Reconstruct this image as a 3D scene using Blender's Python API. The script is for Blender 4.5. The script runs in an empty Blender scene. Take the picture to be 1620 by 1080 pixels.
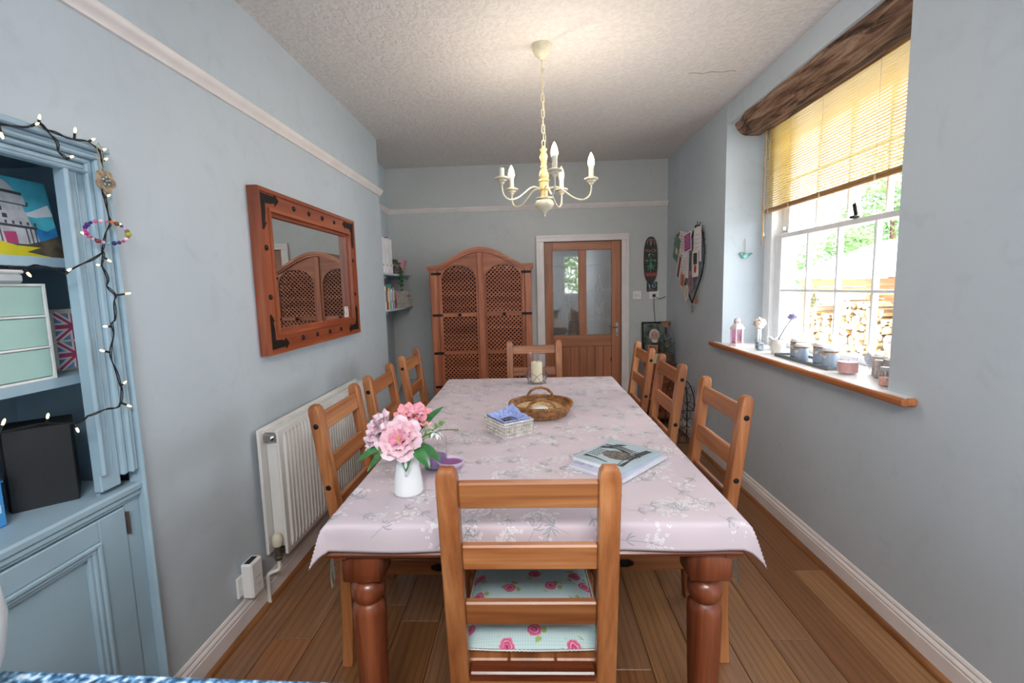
import bpy, math, random
import numpy as np
from mathutils import Vector, Matrix
random.seed(7)
PI = math.pi
scene = bpy.context.scene
COL = scene.collection

# ------------------------------------------------------------ camera, world, lights, exposure
H = 1.3755
cam = bpy.data.cameras.new('camera')
cam.sensor_width = 36.0
cam.lens = 749.47 / 1620 * 36
cam.clip_start = 0.02
cam.dof.use_dof = True
cam.dof.focus_distance = 2.2
cam.dof.aperture_fstop = 5.0
camo = bpy.data.objects.new('camera', cam)
COL.objects.link(camo)
yaw, pitch, roll = -0.0372, 0.1136, 0.0261
cy_, sy_ = math.cos(yaw), math.sin(yaw)
f_ = Vector((sy_ * math.cos(pitch), cy_ * math.cos(pitch), -math.sin(pitch)))
r_ = Vector((cy_, -sy_, 0))
u_ = r_.cross(f_)
r2 = math.cos(roll) * r_ - math.sin(roll) * u_
u2 = math.sin(roll) * r_ + math.cos(roll) * u_
camo.matrix_world = Matrix(((r2.x, u2.x, -f_.x, 0), (r2.y, u2.y, -f_.y, 0), (r2.z, u2.z, -f_.z, H), (0, 0, 0, 1)))
scene.camera = camo

scene.view_settings.view_transform = 'Standard'
scene.view_settings.look = 'None'
scene.view_settings.exposure = 1.0
scene.view_settings.gamma = 1.0
scene.view_settings.use_curve_mapping = False

world = bpy.data.worlds.new('sky')
scene.world = world
world.use_nodes = True
bg = world.node_tree.nodes['Background']
bg.inputs['Color'].default_value = (0.90, 0.95, 1.0, 1)
bg.inputs['Strength'].default_value = 5.0

def area(name, loc, size, target, energy, color=(1, 1, 1), portal=False, spread=None):
    l = bpy.data.lights.new(name, 'AREA')
    l.shape = 'RECTANGLE'
    l.size, l.size_y = size
    l.energy = energy
    l.color = color
    if portal:
        l.cycles.is_portal = True
    o = bpy.data.objects.new(name, l)
    COL.objects.link(o)
    o.location = loc
    d = Vector(target) - Vector(loc)
    o.rotation_euler = d.to_track_quat('-Z', 'Y').to_euler()
    return o

area('window_portal', (1.80, 2.70, 1.67), (1.7, 1.6), (0, 2.70, 1.67), 1, portal=True)
area('added_window_portal', (-1.24, -1.45, 1.55), (1.5, 1.3), (0, -1.45, 1.55), 1, portal=True)
# added ceiling lamp, unseen behind the camera, fills the room with light
FILL_LAMP = 45.0

# ------------------------------------------------------------ materials
def lin(c):
    if isinstance(c, str):
        c = [int(c[i:i + 2], 16) / 255 for i in (0, 2, 4)]
    return tuple((x / 12.92 if x <= 0.04045 else ((x + 0.055) / 1.055) ** 2.4) for x in c[:3]) + (1,)

MATS = {}
class NT:
    def __init__(s, name):
        s.m = bpy.data.materials.new(name)
        s.m.use_nodes = True
        s.t = s.m.node_tree
        s.b = s.t.nodes['Principled BSDF']
        s.out = s.t.nodes['Material Output']
    def n(s, typ, **k):
        nd = s.t.nodes.new('ShaderNode' + typ)
        for a, v in k.items():
            if a.startswith('i_'):
                nd.inputs[a[2:].replace('_', ' ')].default_value = v
            else:
                setattr(nd, a, v)
        return nd
    def l(s, a, b):
        s.t.links.new(a, b)
    def ramp(s, src, stops):
        r = s.n('ValToRGB')
        els = r.color_ramp.elements
        while len(els) < len(stops):
            els.new(0.5)
        for e, (p, c) in zip(els, stops):
            e.position = p
            e.color = c
        s.l(src, r.inputs[0])
        return r
    def mix(s, a, b, f, blend='MIX'):
        m = s.n('Mix', data_type='RGBA', blend_type=blend)
        for sock, v in ((m.inputs[0], f), (m.inputs[6], a), (m.inputs[7], b)):
            if hasattr(v, 'type') and not isinstance(v, (int, float, tuple)):
                s.l(v, sock)
            else:
                sock.default_value = v
        return m.outputs[2]
    def bump(s, src, strength=0.3, dist=0.01):
        b = s.n('Bump')
        b.inputs['Strength'].default_value = strength
        b.inputs['Distance'].default_value = dist
        s.l(src, b.inputs['Height'])
        s.l(b.outputs[0], s.b.inputs['Normal'])
        return b
    def coords(s, scale=(1, 1, 1), rnd=True, kind='Object'):
        tc = s.n('TexCoord')
        mp = s.n('Mapping')
        mp.inputs['Scale'].default_value = scale
        if rnd:
            oi = s.n('ObjectInfo')
            mu = s.n('VectorMath', operation='SCALE')
            cb = s.n('CombineXYZ')
            s.l(oi.outputs['Random'], cb.inputs[0]); s.l(oi.outputs['Random'], cb.inputs[1]); s.l(oi.outputs['Random'], cb.inputs[2])
            s.l(cb.outputs[0], mu.inputs[0]); mu.inputs['Scale'].default_value = 37.0
            ad = s.n('VectorMath', operation='ADD')
            s.l(tc.outputs[kind], ad.inputs[0]); s.l(mu.outputs[0], ad.inputs[1])
            s.l(ad.outputs[0], mp.inputs['Vector'])
        else:
            s.l(tc.outputs[kind], mp.inputs['Vector'])
        return mp.outputs[0]

def plain(name, col, rough=0.5, metal=0.0, var=0.06, vs=8.0, bump=0.0, bs=60.0, spec=0.5, emit=None, estr=1.0, sheen=0.0, coat=0.0):
    if name in MATS:
        return MATS[name]
    t = NT(name)
    c = lin(col)
    v = t.coords(rnd=True)
    no = t.n('TexNoise', i_Scale=vs, i_Detail=4.0)
    t.l(v, no.inputs['Vector'])
    d = tuple(max(0, x * (1 - var * 1.6)) for x in c[:3]) + (1,)
    e = tuple(min(1, x * (1 + var * 1.2)) for x in c[:3]) + (1,)
    r = t.ramp(no.outputs[0], [(0.35, d), (0.65, e)])
    t.l(r.outputs[0], t.b.inputs['Base Color'])
    t.b.inputs['Roughness'].default_value = rough
    t.b.inputs['Metallic'].default_value = metal
    t.b.inputs['Specular IOR Level'].default_value = spec
    if coat:
        t.b.inputs['Coat Weight'].default_value = coat
    if sheen:
        t.b.inputs['Sheen Weight'].default_value = sheen
    if bump:
        n2 = t.n('TexNoise', i_Scale=bs, i_Detail=3.0)
        t.l(v, n2.inputs['Vector'])
        t.bump(n2.outputs[0], bump, 0.004)
    if emit:
        t.b.inputs['Emission Color'].default_value = lin(emit)
        t.b.inputs['Emission Strength'].default_value = estr
    MATS[name] = t.m
    return t.m

def wood(name, dark, mid, light, axis='z', rough=0.38, scale=1.0, knots=0.0, contrast=1.0, coat=0.15):
    key = name + '_' + axis
    if key in MATS:
        return MATS[key]
    t = NT(key)
    s = [14 * scale] * 3
    s['xyz'.index(axis)] = 1.1 * scale
    v = t.coords(scale=tuple(s))
    n1 = t.n('TexNoise', i_Scale=1.0, i_Detail=5.0, i_Roughness=0.6, i_Distortion=0.7)
    t.l(v, n1.inputs['Vector'])
    r = t.ramp(n1.outputs[0], [(0.5 - 0.2 * contrast, lin(dark)), (0.5, lin(mid)), (0.5 + 0.2 * contrast, lin(light))])
    s2 = [110 * scale] * 3
    s2['xyz'.index(axis)] = 3.0 * scale
    v2 = t.coords(scale=tuple(s2))
    n2 = t.n('TexNoise', i_Scale=1.0, i_Detail=3.0)
    t.l(v2, n2.inputs['Vector'])
    r2_ = t.ramp(n2.outputs[0], [(0.3, (0.72, 0.72, 0.72, 1)), (0.6, (1.05, 1.05, 1.05, 1))])
    c = t.mix(r.outputs[0], r2_.outputs[0], 0.7, 'MULTIPLY')
    oi = t.n('ObjectInfo')
    rr = t.ramp(oi.outputs['Random'], [(0.0, (0.84, 0.84, 0.84, 1)), (1.0, (1.10, 1.10, 1.10, 1))])
    c = t.mix(c, rr.outputs[0], 0.9, 'MULTIPLY')
    if knots:
        sk = [5.5] * 3
        sk['xyz'.index(axis)] = 3.2
        v3 = t.coords(scale=tuple(sk))
        vo = t.n('TexVoronoi')
        vo.inputs['Scale'].default_value = 1.0
        t.l(v3, vo.inputs['Vector'])
        rk = t.ramp(vo.outputs['Distance'], [(0.06, (1, 1, 1, 1)), (0.13, (0, 0, 0, 1))])
        c = t.mix(c, lin('3a1a0c'), rk.outputs[0])
    t.l(c, t.b.inputs['Base Color'])
    t.b.inputs['Roughness'].default_value = rough
    t.b.inputs['Coat Weight'].default_value = coat
    t.b.inputs['Coat Roughness'].default_value = 0.25
    t.bump(n2.outputs[0], 0.12, 0.002)
    MATS[key] = t.m
    return t.m

def glassm(name, tint='ffffff', rough=0.0, alpha=0.12, ior=1.45):
    """thin clear glass: mostly straight through, glossy reflections by facing angle"""
    if name in MATS:
        return MATS[name]
    t = NT(name)
    tr = t.n('BsdfTransparent')
    tr.inputs[0].default_value = lin(tint)
    gl = t.n('BsdfGlossy')
    gl.inputs['Roughness'].default_value = max(rough, 0.03)
    fr = t.n('LayerWeight')
    fr.inputs['Blend'].default_value = 0.5
    pw = t.n('Math', operation='POWER')
    pw.inputs[1].default_value = 4.0
    t.l(fr.outputs['Facing'], pw.inputs[0])
    ad = t.n('Math', operation='MULTIPLY_ADD')
    ad.inputs[1].default_value = 0.75
    ad.inputs[2].default_value = alpha * 0.4
    t.l(pw.outputs[0], ad.inputs[0])
    mx = t.n('MixShader')
    t.l(ad.outputs[0], mx.inputs[0]); t.l(tr.outputs[0], mx.inputs[1]); t.l(gl.outputs[0], mx.inputs[2])
    t.l(mx.outputs[0], t.out.inputs['Surface'])
    MATS[name] = t.m
    return t.m

def wall_mat(name, col, patch=0.05, bump=0.12):
    t = NT(name)
    v = t.coords(rnd=False)
    n1 = t.n('TexNoise', i_Scale=1.3, i_Detail=4.0)
    t.l(v, n1.inputs['Vector'])
    c = lin(col)
    r = t.ramp(n1.outputs[0], [(0.3, tuple(x * (1 - patch) for x in c[:3]) + (1,)), (0.7, tuple(x * (1 + patch) for x in c[:3]) + (1,))])
    n3 = t.n('TexNoise', i_Scale=7.0, i_Detail=6.0, i_Distortion=1.5)
    t.l(v, n3.inputs['Vector'])
    r3 = t.ramp(n3.outputs[0], [(0.25, (0.93, 0.93, 0.93, 1)), (0.45, (1, 1, 1, 1))])
    t.l(t.mix(r.outputs[0], r3.outputs[0], 1.0, 'MULTIPLY'), t.b.inputs['Base Color'])
    t.b.inputs['Roughness'].default_value = 0.55
    n2 = t.n('TexNoise', i_Scale=5.0, i_Detail=3.0)
    t.l(v, n2.inputs['Vector'])
    t.bump(n2.outputs[0], bump, 0.02)
    return t.m

M_WALL = wall_mat('pale_blue_wall_paint', 'bdc8d0')
def ceiling_mat():
    t = NT('textured_ceiling_paint')
    v = t.coords(rnd=False)
    n1 = t.n('TexNoise', i_Scale=46.0, i_Detail=3.0, i_Roughness=0.5)
    t.l(v, n1.inputs['Vector'])
    r = t.ramp(n1.outputs[0], [(0.38, (0, 0, 0, 1)), (0.58, (1, 1, 1, 1))])
    t.bump(r.outputs[0], 0.4, 0.008)
    c = t.ramp(n1.outputs[0], [(0.3, lin('dcd7d5')), (0.6, lin('e6e2e0'))])
    t.l(c.outputs[0], t.b.inputs['Base Color'])
    t.b.inputs['Roughness'].default_value = 0.8
    return t.m
M_CEIL = ceiling_mat()
M_TRIM = plain('white_gloss_paint', 'e6e0de', 0.3, var=0.03)
M_FRAME = plain('white_window_paint', 'eef0f2', 0.3, var=0.03)
M_REVEAL = M_WALL
def W(ax): return wood('honey_sheesham', '6c381f', 'a26338', 'c38757', ax, contrast=1.0, scale=.8)
def WR(ax): return wood('dark_sheesham', '4c2212', '7e4026', '9a583a', ax, rough=0.3, coat=0.3)
def WM(ax): return wood('red_brown_mirror_wood', '7c3a22', '9a4e30', 'b3663f', ax, rough=0.35)
def WC(ax): return wood('red_brown_wardrobe_wood', '8a4a30', 'a8603f', 'bf7a58', ax, rough=0.42)
def WP(ax): return wood('knotty_pine', '965536', 'ad6b45', 'bb7d58', ax, rough=0.4, knots=1.0, scale=0.7)
def WS(ax): return wood('sill_wood', '93502a', 'b06a3c', 'c27c4c', ax, rough=0.4)
def WB(ax): return wood('rough_beam_wood', '38241a', '6b4a36', '94745a', ax, rough=0.85, scale=0.8, coat=0.0)
M_IRON = plain('black_iron', '23201f', 0.5, 0.6, bump=0.3)
M_IRONW = plain('dark_iron_wire', '2c2523', 0.55, 0.4)
M_CUP = plain('duck_egg_blue_paint', '9ab4c3', 0.45, var=0.07, vs=3.0, bump=0.08)
M_CUPIN = plain('duck_egg_blue_interior', '93abba', 0.5, var=0.05)
M_CREAM = plain('cream_enamel', 'd9d2bb', 0.35, var=0.06, vs=20)
M_CREAMY = plain('yellowed_cream_wood', 'dfc68b', 0.4, var=0.1, vs=25)
M_PLASTIC = plain('white_plastic', 'e9e9e8', 0.3, var=0.01)
M_RAD = plain('white_radiator_enamel', 'e0dedb', 0.35, var=0.02)
M_BLACK = plain('black_cable', '15161a', 0.5)
M_MIRROR = plain('silvered_glass', 'dfe4e4', 0.01, 1.0, var=0.0)
M_CHROME = plain('polished_chrome', 'b8b6b2', 0.18, 1.0)
M_GLASS = glassm('clear_glass')
M_PANE = glassm('window_pane_glass')
M_LEAF = plain('green_leaf', '3f6f3c', 0.45, var=0.25, vs=30)
M_WICKER = plain('brown_wicker', '9c6b3f', 0.6, var=0.3, vs=40)
M_WICKERL = plain('pale_wicker', 'c7a577', 0.65, var=0.22, vs=40)
M_WICKERW = plain('whitewashed_wicker', 'd9d3cb', 0.7, var=0.16, vs=50)
M_WAX = plain('ivory_wax', 'efe6c4', 0.5, var=0.03)

# ------------------------------------------------------------ mesh builder
class MB:
    J = random.Random(99)
    def __init__(s):
        s.v, s.f = [], []
    def add(s, vs, fs, M=None):
        o = len(s.v)
        if M is not None:
            vs = [M @ Vector(v) for v in vs]
        s.v += [tuple(v) for v in vs]
        s.f += [tuple(i + o for i in f) for f in fs]
        return s
    def box(s, c, d, b=0.0, M=None):
        cx, cy, cz = c
        # hand-made parts are never exactly the same size: keeps touching faces from being exactly coplanar
        J = MB.J
        hx, hy, hz = d[0] / 2 + J.uniform(-4e-5, 4e-5), d[1] / 2 + J.uniform(-4e-5, 4e-5), d[2] / 2 + J.uniform(-4e-5, 4e-5)
        b = min(b, hx * .9, hy * .9, hz * .9)
        if b <= 0:
            vs = [(cx + i * hx, cy + j * hy, cz + k * hz) for i in (-1, 1) for j in (-1, 1) for k in (-1, 1)]
            fs = [(0, 1, 3, 2), (4, 6, 7, 5), (0, 4, 5, 1), (2, 3, 7, 6), (0, 2, 6, 4), (1, 5, 7, 3)]
            return s.add(vs, fs, M)
        vs, idx = [], {}
        for i in (-1, 1):
            for j in (-1, 1):
                for k in (-1, 1):
                    for a in range(3):
                        h = [hx - b, hy - b, hz - b]
                        h[a] += b
                        idx[(i, j, k, a)] = len(vs)
                        vs.append((cx + i * h[0], cy + j * h[1], cz + k * h[2]))
        fs = []
        sg = (-1, 1)
        I = idx
        for i in sg:
            q = [I[(i, -1, -1, 0)], I[(i, 1, -1, 0)], I[(i, 1, 1, 0)], I[(i, -1, 1, 0)]]
            fs.append(q if i > 0 else q[::-1])
            q = [I[(-1, i, -1, 1)], I[(-1, i, 1, 1)], I[(1, i, 1, 1)], I[(1, i, -1, 1)]]
            fs.append(q if i > 0 else q[::-1])
            q = [I[(-1, -1, i, 2)], I[(1, -1, i, 2)], I[(1, 1, i, 2)], I[(-1, 1, i, 2)]]
            fs.append(q if i > 0 else q[::-1])
        for i in sg:
            for j in sg:
                q = [I[(i, j, -1, 0)], I[(i, j, 1, 0)], I[(i, j, 1, 1)], I[(i, j, -1, 1)]]
                fs.append(q if i * j < 0 else q[::-1])
                q = [I[(i, -1, j, 0)], I[(i, 1, j, 0)], I[(i, 1, j, 2)], I[(i, -1, j, 2)]]
                fs.append(q if i * j > 0 else q[::-1])
                q = [I[(-1, i, j, 1)], I[(1, i, j, 1)], I[(1, i, j, 2)], I[(-1, i, j, 2)]]
                fs.append(q if i * j < 0 else q[::-1])
        for i in sg:
            for j in sg:
                for k in sg:
                    q = [I[(i, j, k, 0)], I[(i, j, k, 1)], I[(i, j, k, 2)]]
                    fs.append(q if i * j * k > 0 else q[::-1])
        return s.add(vs, fs, M)
    def bx(s, x0, x1, y0, y1, z0, z1, b=0.0, M=None):
        return s.box(((x0 + x1) / 2, (y0 + y1) / 2, (z0 + z1) / 2), (abs(x1 - x0), abs(y1 - y0), abs(z1 - z0)), b, M)
    def bar(s, p, q, w, t, b=0.002, side=(1, 0, 0)):
        p, q = Vector(p), Vector(q)
        z = (q - p)
        L = z.length
        z.normalize()
        x = Vector(side)
        x = (x - z * x.dot(z)).normalized()
        y = z.cross(x)
        m = (p + q) / 2
        M = Matrix(((x.x, y.x, z.x, m.x), (x.y, y.y, z.y, m.y), (x.z, y.z, z.z, m.z), (0, 0, 0, 1)))
        return s.box((0, 0, 0), (w, t, L), b, M)
    def tube(s, pts, r, n=8, closed=False, M=None):
        P = [Vector(p) for p in pts]
        m = len(P)
        R = r if isinstance(r, (list, tuple)) else [r] * m
        T = []
        for i in range(m):
            if closed:
                a, b = P[i - 1], P[(i + 1) % m]
            else:
                a, b = P[max(i - 1, 0)], P[min(i + 1, m - 1)]
            d = (b - a)
            T.append(d.normalized() if d.length > 1e-9 else Vector((0, 0, 1)))
        up = Vector((0, 0, 1)) if abs(T[0].z) < 0.9 else Vector((1, 0, 0))
        x = (up - T[0] * up.dot(T[0])).normalized()
        vs = []
        for i in range(m):
            x = (x - T[i] * x.dot(T[i]))
            x = x.normalized() if x.length > 1e-6 else T[i].orthogonal().normalized()
            y = T[i].cross(x)
            for k in range(n):
                a = 2 * PI * k / n
                vs.append(P[i] + (x * math.cos(a) + y * math.sin(a)) * R[i])
        fs = []
        for i in range(m if closed else m - 1):
            j = (i + 1) % m
            for k in range(n):
                k2 = (k + 1) % n
                fs.append((i * n + k, i * n + k2, j * n + k2, j * n + k))
        if not closed:
            fs.append(tuple(range(n))[::-1])
            fs.append(tuple((m - 1) * n + k for k in range(n)))
        return s.add(vs, fs, M)
    def lathe(s, prof, n=24, c=(0, 0, 0), M=None, cap=True):
        vs, fs = [], []
        for r, z in prof:
            for k in range(n):
                a = 2 * PI * k / n
                vs.append((c[0] + r * math.cos(a), c[1] + r * math.sin(a), c[2] + z))
        for i in range(len(prof) - 1):
            for k in range(n):
                k2 = (k + 1) % n
                fs.append((i * n + k, i * n + k2, (i + 1) * n + k2, (i + 1) * n + k))
        if cap:
            fs.append(tuple(range(n))[::-1])
            fs.append(tuple((len(prof) - 1) * n + k for k in range(n)))
        return s.add(vs, fs, M)
    def cyl(s, p, q, r, n=16, r2=None):
        return s.tube([p, q], [r, r if r2 is None else r2], n)
    def sphere(s, c, r, n=12, m=8, M=None):
        if not isinstance(r, (tuple, list)):
            r = (r, r, r)
        vs = [(c[0], c[1], c[2] - r[2])]
        fs = []
        for i in range(1, m):
            ph = -PI / 2 + PI * i / m
            for k in range(n):
                a = 2 * PI * k / n
                vs.append((c[0] + r[0] * math.cos(ph) * math.cos(a), c[1] + r[1] * math.cos(ph) * math.sin(a), c[2] + r[2] * math.sin(ph)))
        vs.append((c[0], c[1], c[2] + r[2]))
        for k in range(n):
            fs.append((0, 1 + (k + 1) % n, 1 + k))
            fs.append((len(vs) - 1, 1 + (m - 2) * n + k, 1 + (m - 2) * n + (k + 1) % n))
        for i in range(m - 2):
            for k in range(n):
                k2 = (k + 1) % n
                fs.append((1 + i * n + k, 1 + i * n + k2, 1 + (i + 1) * n + k2, 1 + (i + 1) * n + k))
        return s.add(vs, fs, M)
    def prism(s, poly, z0, z1, M=None):
        n = len(poly)
        vs = [(p[0], p[1], z0) for p in poly] + [(p[0], p[1], z1) for p in poly]
        fs = [tuple(range(n))[::-1], tuple(range(n, 2 * n))]
        for i in range(n):
            j = (i + 1) % n
            fs.append((i, j, n + j, n + i))
        return s.add(vs, fs, M)
    def grid(s, f, nu, nv, M=None, flip=False):
        vs = [f(i / nu, j / nv) for j in range(nv + 1) for i in range(nu + 1)]
        fs = []
        for j in range(nv):
            for i in range(nu):
                a = j * (nu + 1) + i
                q = (a, a + 1, a + nu + 2, a + nu + 1)
                fs.append(q[::-1] if flip else q)
        return s.add(vs, fs, M)
    def torus(s, c, R, r, n=24, m=8, M=None, axis='z', ry=None):
        pts = []
        for k in range(n):
            a = 2 * PI * k / n
            x, y = R * math.cos(a), (ry or R) * math.sin(a)
            pts.append({'z': (c[0] + x, c[1] + y, c[2]), 'y': (c[0] + x, c[1], c[2] + y), 'x': (c[0], c[1] + x, c[2] + y)}[axis])
        return s.tube(pts, r, m, closed=True, M=M)
    def mesh(s, name, mat, smooth=35, double=False):
        me = bpy.data.meshes.new(name)
        me.from_pydata(s.v, [], s.f)
        me.update()
        if mat:
            me.materials.append(mat)
        if smooth:
            me.shade_smooth()
            me.set_sharp_from_angle(angle=math.radians(smooth))
        return me

def OX(x=0, y=0, z=0): return Matrix.Translation((x, y, z))
def RZ(a): return Matrix.Rotation(a, 4, 'Z')
def RX(a): return Matrix.Rotation(a, 4, 'X')
def RY(a): return Matrix.Rotation(a, 4, 'Y')

def link(name, me, parent=None, loc=None, rot=None):
    o = bpy.data.objects.new(name, me)
    COL.objects.link(o)
    if parent is not None:
        o.parent = parent
    if loc is not None:
        o.location = loc
    if rot is not None:
        o.rotation_euler = rot
    return o

def tag(o, label=None, cat=None, group=None, kind=None):
    if label: o['label'] = label
    if cat: o['category'] = cat
    if group: o['group'] = group
    if kind: o['kind'] = kind
    return o

class Thing:
    """an Empty at the base of a thing; parts are given in local coordinates, or in world ones with world=True"""
    def __init__(s, name, label, cat, loc=(0, 0, 0), rz=0.0, group=None, rot=None):
        s.o = bpy.data.objects.new(name, None)
        s.o.empty_display_size = 0.05
        COL.objects.link(s.o)
        s.o.location = loc
        s.o.rotation_euler = rot if rot is not None else (0, 0, rz)
        s.loc = Vector(loc)
        tag(s.o, label, cat, group)
    def part(s, name, mb, mat, parent=None, world=False, smooth=35, kind=None, label=None):
        if world:
            l = s.loc
            mb.v = [(v[0] - l.x, v[1] - l.y, v[2] - l.z) for v in mb.v]
        o = link(name, mb.mesh(name, mat, smooth), parent or s.o)
        if kind: o['kind'] = kind
        if label: o['label'] = label
        return o

def solo(name, mb, mat, label, cat, base=None, group=None, smooth=35, rot=None):
    """a one-mesh thing; mesh in world coordinates, origin moved to base"""
    if base:
        mb.v = [(v[0] - base[0], v[1] - base[1], v[2] - base[2]) for v in mb.v]
    o = link(name, mb.mesh(name, mat, smooth), None, base)
    return tag(o, label, cat, group)

def struct(name, mb, mat, parent=None, smooth=35):
    o = link(name, mb.mesh(name, mat, smooth), parent)
    if parent is None:
        o['kind'] = 'structure'
    return o

def copy_thing(root, loc, rz, label, group=None):
    r = root.copy()
    COL.objects.link(r)
    r.location = loc
    r.rotation_euler = (0, 0, rz)
    r['label'] = label
    if group: r['group'] = group
    for ch in root.children:
        c = ch.copy(); COL.objects.link(c); c.parent = r
        for g in ch.children:
            d = g.copy(); COL.objects.link(d); d.parent = c
    return r

def text_mesh(txt, size, depth=0.0006, align='CENTER'):
    cu = bpy.data.curves.new('t', 'FONT')
    cu.body = txt
    cu.size = size
    cu.extrude = depth / 2
    cu.align_x = align
    cu.align_y = 'CENTER'
    cu.resolution_u = 3
    o = bpy.data.objects.new('t', cu)
    COL.objects.link(o)
    dg = bpy.context.evaluated_depsgraph_get()
    me = bpy.data.meshes.new_from_object(o.evaluated_get(dg))
    bpy.data.objects.remove(o)
    return me

# ------------------------------------------------------------ room shell
XL, XA, XR, YB, YC, ZC = -1.205, -1.419, 1.4085, 4.909, 3.955, 2.5995
YR = -2.6          # rear wall of the kitchen end
WY0, WY1, WX = 1.885, 3.5, 1.69    # window recess
m = MB().bx(-2.4, 2.1, YR - .1, YB + .1, -0.12, -0.02)
floor = struct('floor', m, plain('sub_floor', '3a2413', 0.9))
# floor boards: separate planks with small gaps
def plank_mat():
    t = NT('oiled_oak_plank')
    oi = t.n('ObjectInfo')
    v = t.coords(scale=(9, 0.8, 9))
    n1 = t.n('TexNoise', i_Scale=1.0, i_Detail=4.0, i_Distortion=1.6)
    t.l(v, n1.inputs['Vector'])
    base = t.ramp(oi.outputs['Random'], [(0.0, lin('845630')), (0.3, lin('92694a')), (0.55, lin('8c6547')), (0.8, lin('9c7048')), (1.0, lin('95572e'))])
    # cathedral grain from warped rings
    w = t.n('TexWave', wave_type='RINGS', rings_direction='Z')
    w.inputs['Scale'].default_value = 1.5
    w.inputs['Distortion'].default_value = 7.0
    w.inputs['Detail'].default_value = 2.0
    w.inputs['Detail Scale'].default_value = 0.7
    v2 = t.coords(scale=(7, 0.55, 1))
    t.l(v2, w.inputs['Vector'])
    gr = t.ramp(w.outputs[0], [(0.0, (0.74, 0.72, 0.70, 1)), (0.35, (1, 1, 1, 1)), (1.0, (1.06, 1.06, 1.06, 1))])
    v3 = t.coords(scale=(150, 4, 1))
    n3 = t.n('TexNoise', i_Scale=1.0, i_Detail=3.0)
    t.l(v3, n3.inputs['Vector'])
    g3 = t.ramp(n3.outputs[0], [(0.3, (0.78, 0.76, 0.74, 1)), (0.6, (1.08, 1.08, 1.08, 1))])
    g1 = t.ramp(n1.outputs[0], [(0.3, (0.82, 0.82, 0.82, 1)), (0.7, (1.12, 1.12, 1.12, 1))])
    c = t.mix(base.outputs[0], gr.outputs[0], 0.75, 'MULTIPLY')
    c = t.mix(c, g3.outputs[0], 0.7, 'MULTIPLY')
    c = t.mix(c, g1.outputs[0], 0.8, 'MULTIPLY')
    t.l(c, t.b.inputs['Base Color'])
    t.b.inputs['Roughness'].default_value = 0.36
    t.b.inputs['Coat Weight'].default_value = 0.2
    t.b.inputs['Coat Roughness'].default_value = 0.3
    t.bump(n3.outputs[0], 0.12, 0.002)
    return t.m
M_PLANK = plank_mat()
rp = random.Random(11)
pw = 0.1635
plank_cache = {}
x = XR - 0.012
row = 0
while x > -1.45:
    x0 = max(x - pw, -1.46)
    y = YR + 0.02
    y += 0
    L = [0.7, 1.3, 0.4, 1.0, 0.2, 1.5, 0.85][row % 7]
    while y < YB - 0.02:
        y1 = min(y + L, YB - 0.01)
        key = (round(x - x0, 3), round(y1 - y, 3))
        if key not in plank_cache:
            plank_cache[key] = MB().box((0, 0, -0.01), (x - x0 - 0.0022, y1 - y - 0.0022, 0.02), 0.0016).mesh('plank', M_PLANK, 20)
        if y1 - y > 0.05:
            link('plank', plank_cache[key], floor, ((x + x0) / 2, (y + y1) / 2, 0))
        y = y1
        L = rp.choice([1.2, 1.5, 1.8, 1.35])
    x = x0
    row += 1

m = MB().bx(-2.4, 2.1, YR - .1, YB + .1, ZC, ZC + 0.1)
ceil = struct('ceiling', m, M_CEIL)
# a hairline crack in the ceiling paint
pts = [(0.965, 2.985), (1.0, 2.978), (1.05, 2.995), (1.1, 2.975), (1.16, 2.985), (1.21, 2.970), (1.244, 2.978)]
m = MB()
for a, b in zip(pts[:-1], pts[1:]):
    m.bar((a[0], a[1], ZC - 0.0003), (b[0], b[1], ZC - 0.0003), 0.0012, 0.0028, 0)
o = struct('crack', m, plain('crack_dark', '5d544f', 0.9), ceil)

# left wall = chimney breast skin plus alcove
m = MB()
m.bx(XL - 0.02, XL, 1.352, YC, 0, ZC)                 # breast face
m.bx(XL - 0.02, XL, YR, -2.2, 0, ZC)                # kitchen end, opening left for the added side window
m.bx(XL - 0.02, XL, -0.7, 0.27, 0, ZC)
m.bx(XL - 0.02, XL, -2.2, -0.7, 0, 0.9)
m.bx(XL - 0.02, XL, -2.2, -0.7, 2.2, ZC)
m.bx(XL - 0.02, XL, 0.27, 1.352, 1.793, ZC)           # above the cupboard
m.bx(XA, XL - 0.02, YC - 0.02, YC, 0, ZC)             # return into the alcove
m.bx(XA - 0.05, XA, YC - 0.02, YB, 0, ZC)             # alcove wall
m.bx(-1.75, -1.70, 0.2, 1.5, 0, ZC)                   # behind the cupboard
struct('wall_left', m, M_WALL)
# right wall with the window recess
m = MB()
m.bx(XR, XR + 0.45, YR, WY0, 0, ZC)
m.bx(XR, XR + 0.45, WY1, YB + 0.1, 0, ZC)
m.bx(XR, XR + 0.40, WY0, WY1, 0, 0.905)
m.bx(XR + 0.004, XR + 0.22, WY0, WY1, 2.462, ZC)
m.bx(XR + 0.22, XR + 0.45, WY0, WY1, 2.43, ZC)
struct('wall_right', m, M_WALL)
# back wall with the door opening
D0, D1, DT = 0.162, 0.955, 1.826
m = MB()
m.bx(XA - .05, D0, YB, YB + 0.1, 0, ZC)
m.bx(D1, XR + .1, YB, YB + 0.1, 0, ZC)
m.bx(D0, D1, YB, YB + 0.1, DT, ZC)
struct('wall_back', m, wall_mat('grey_blue_back_wall_paint', 'c4c8c7'))
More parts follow.
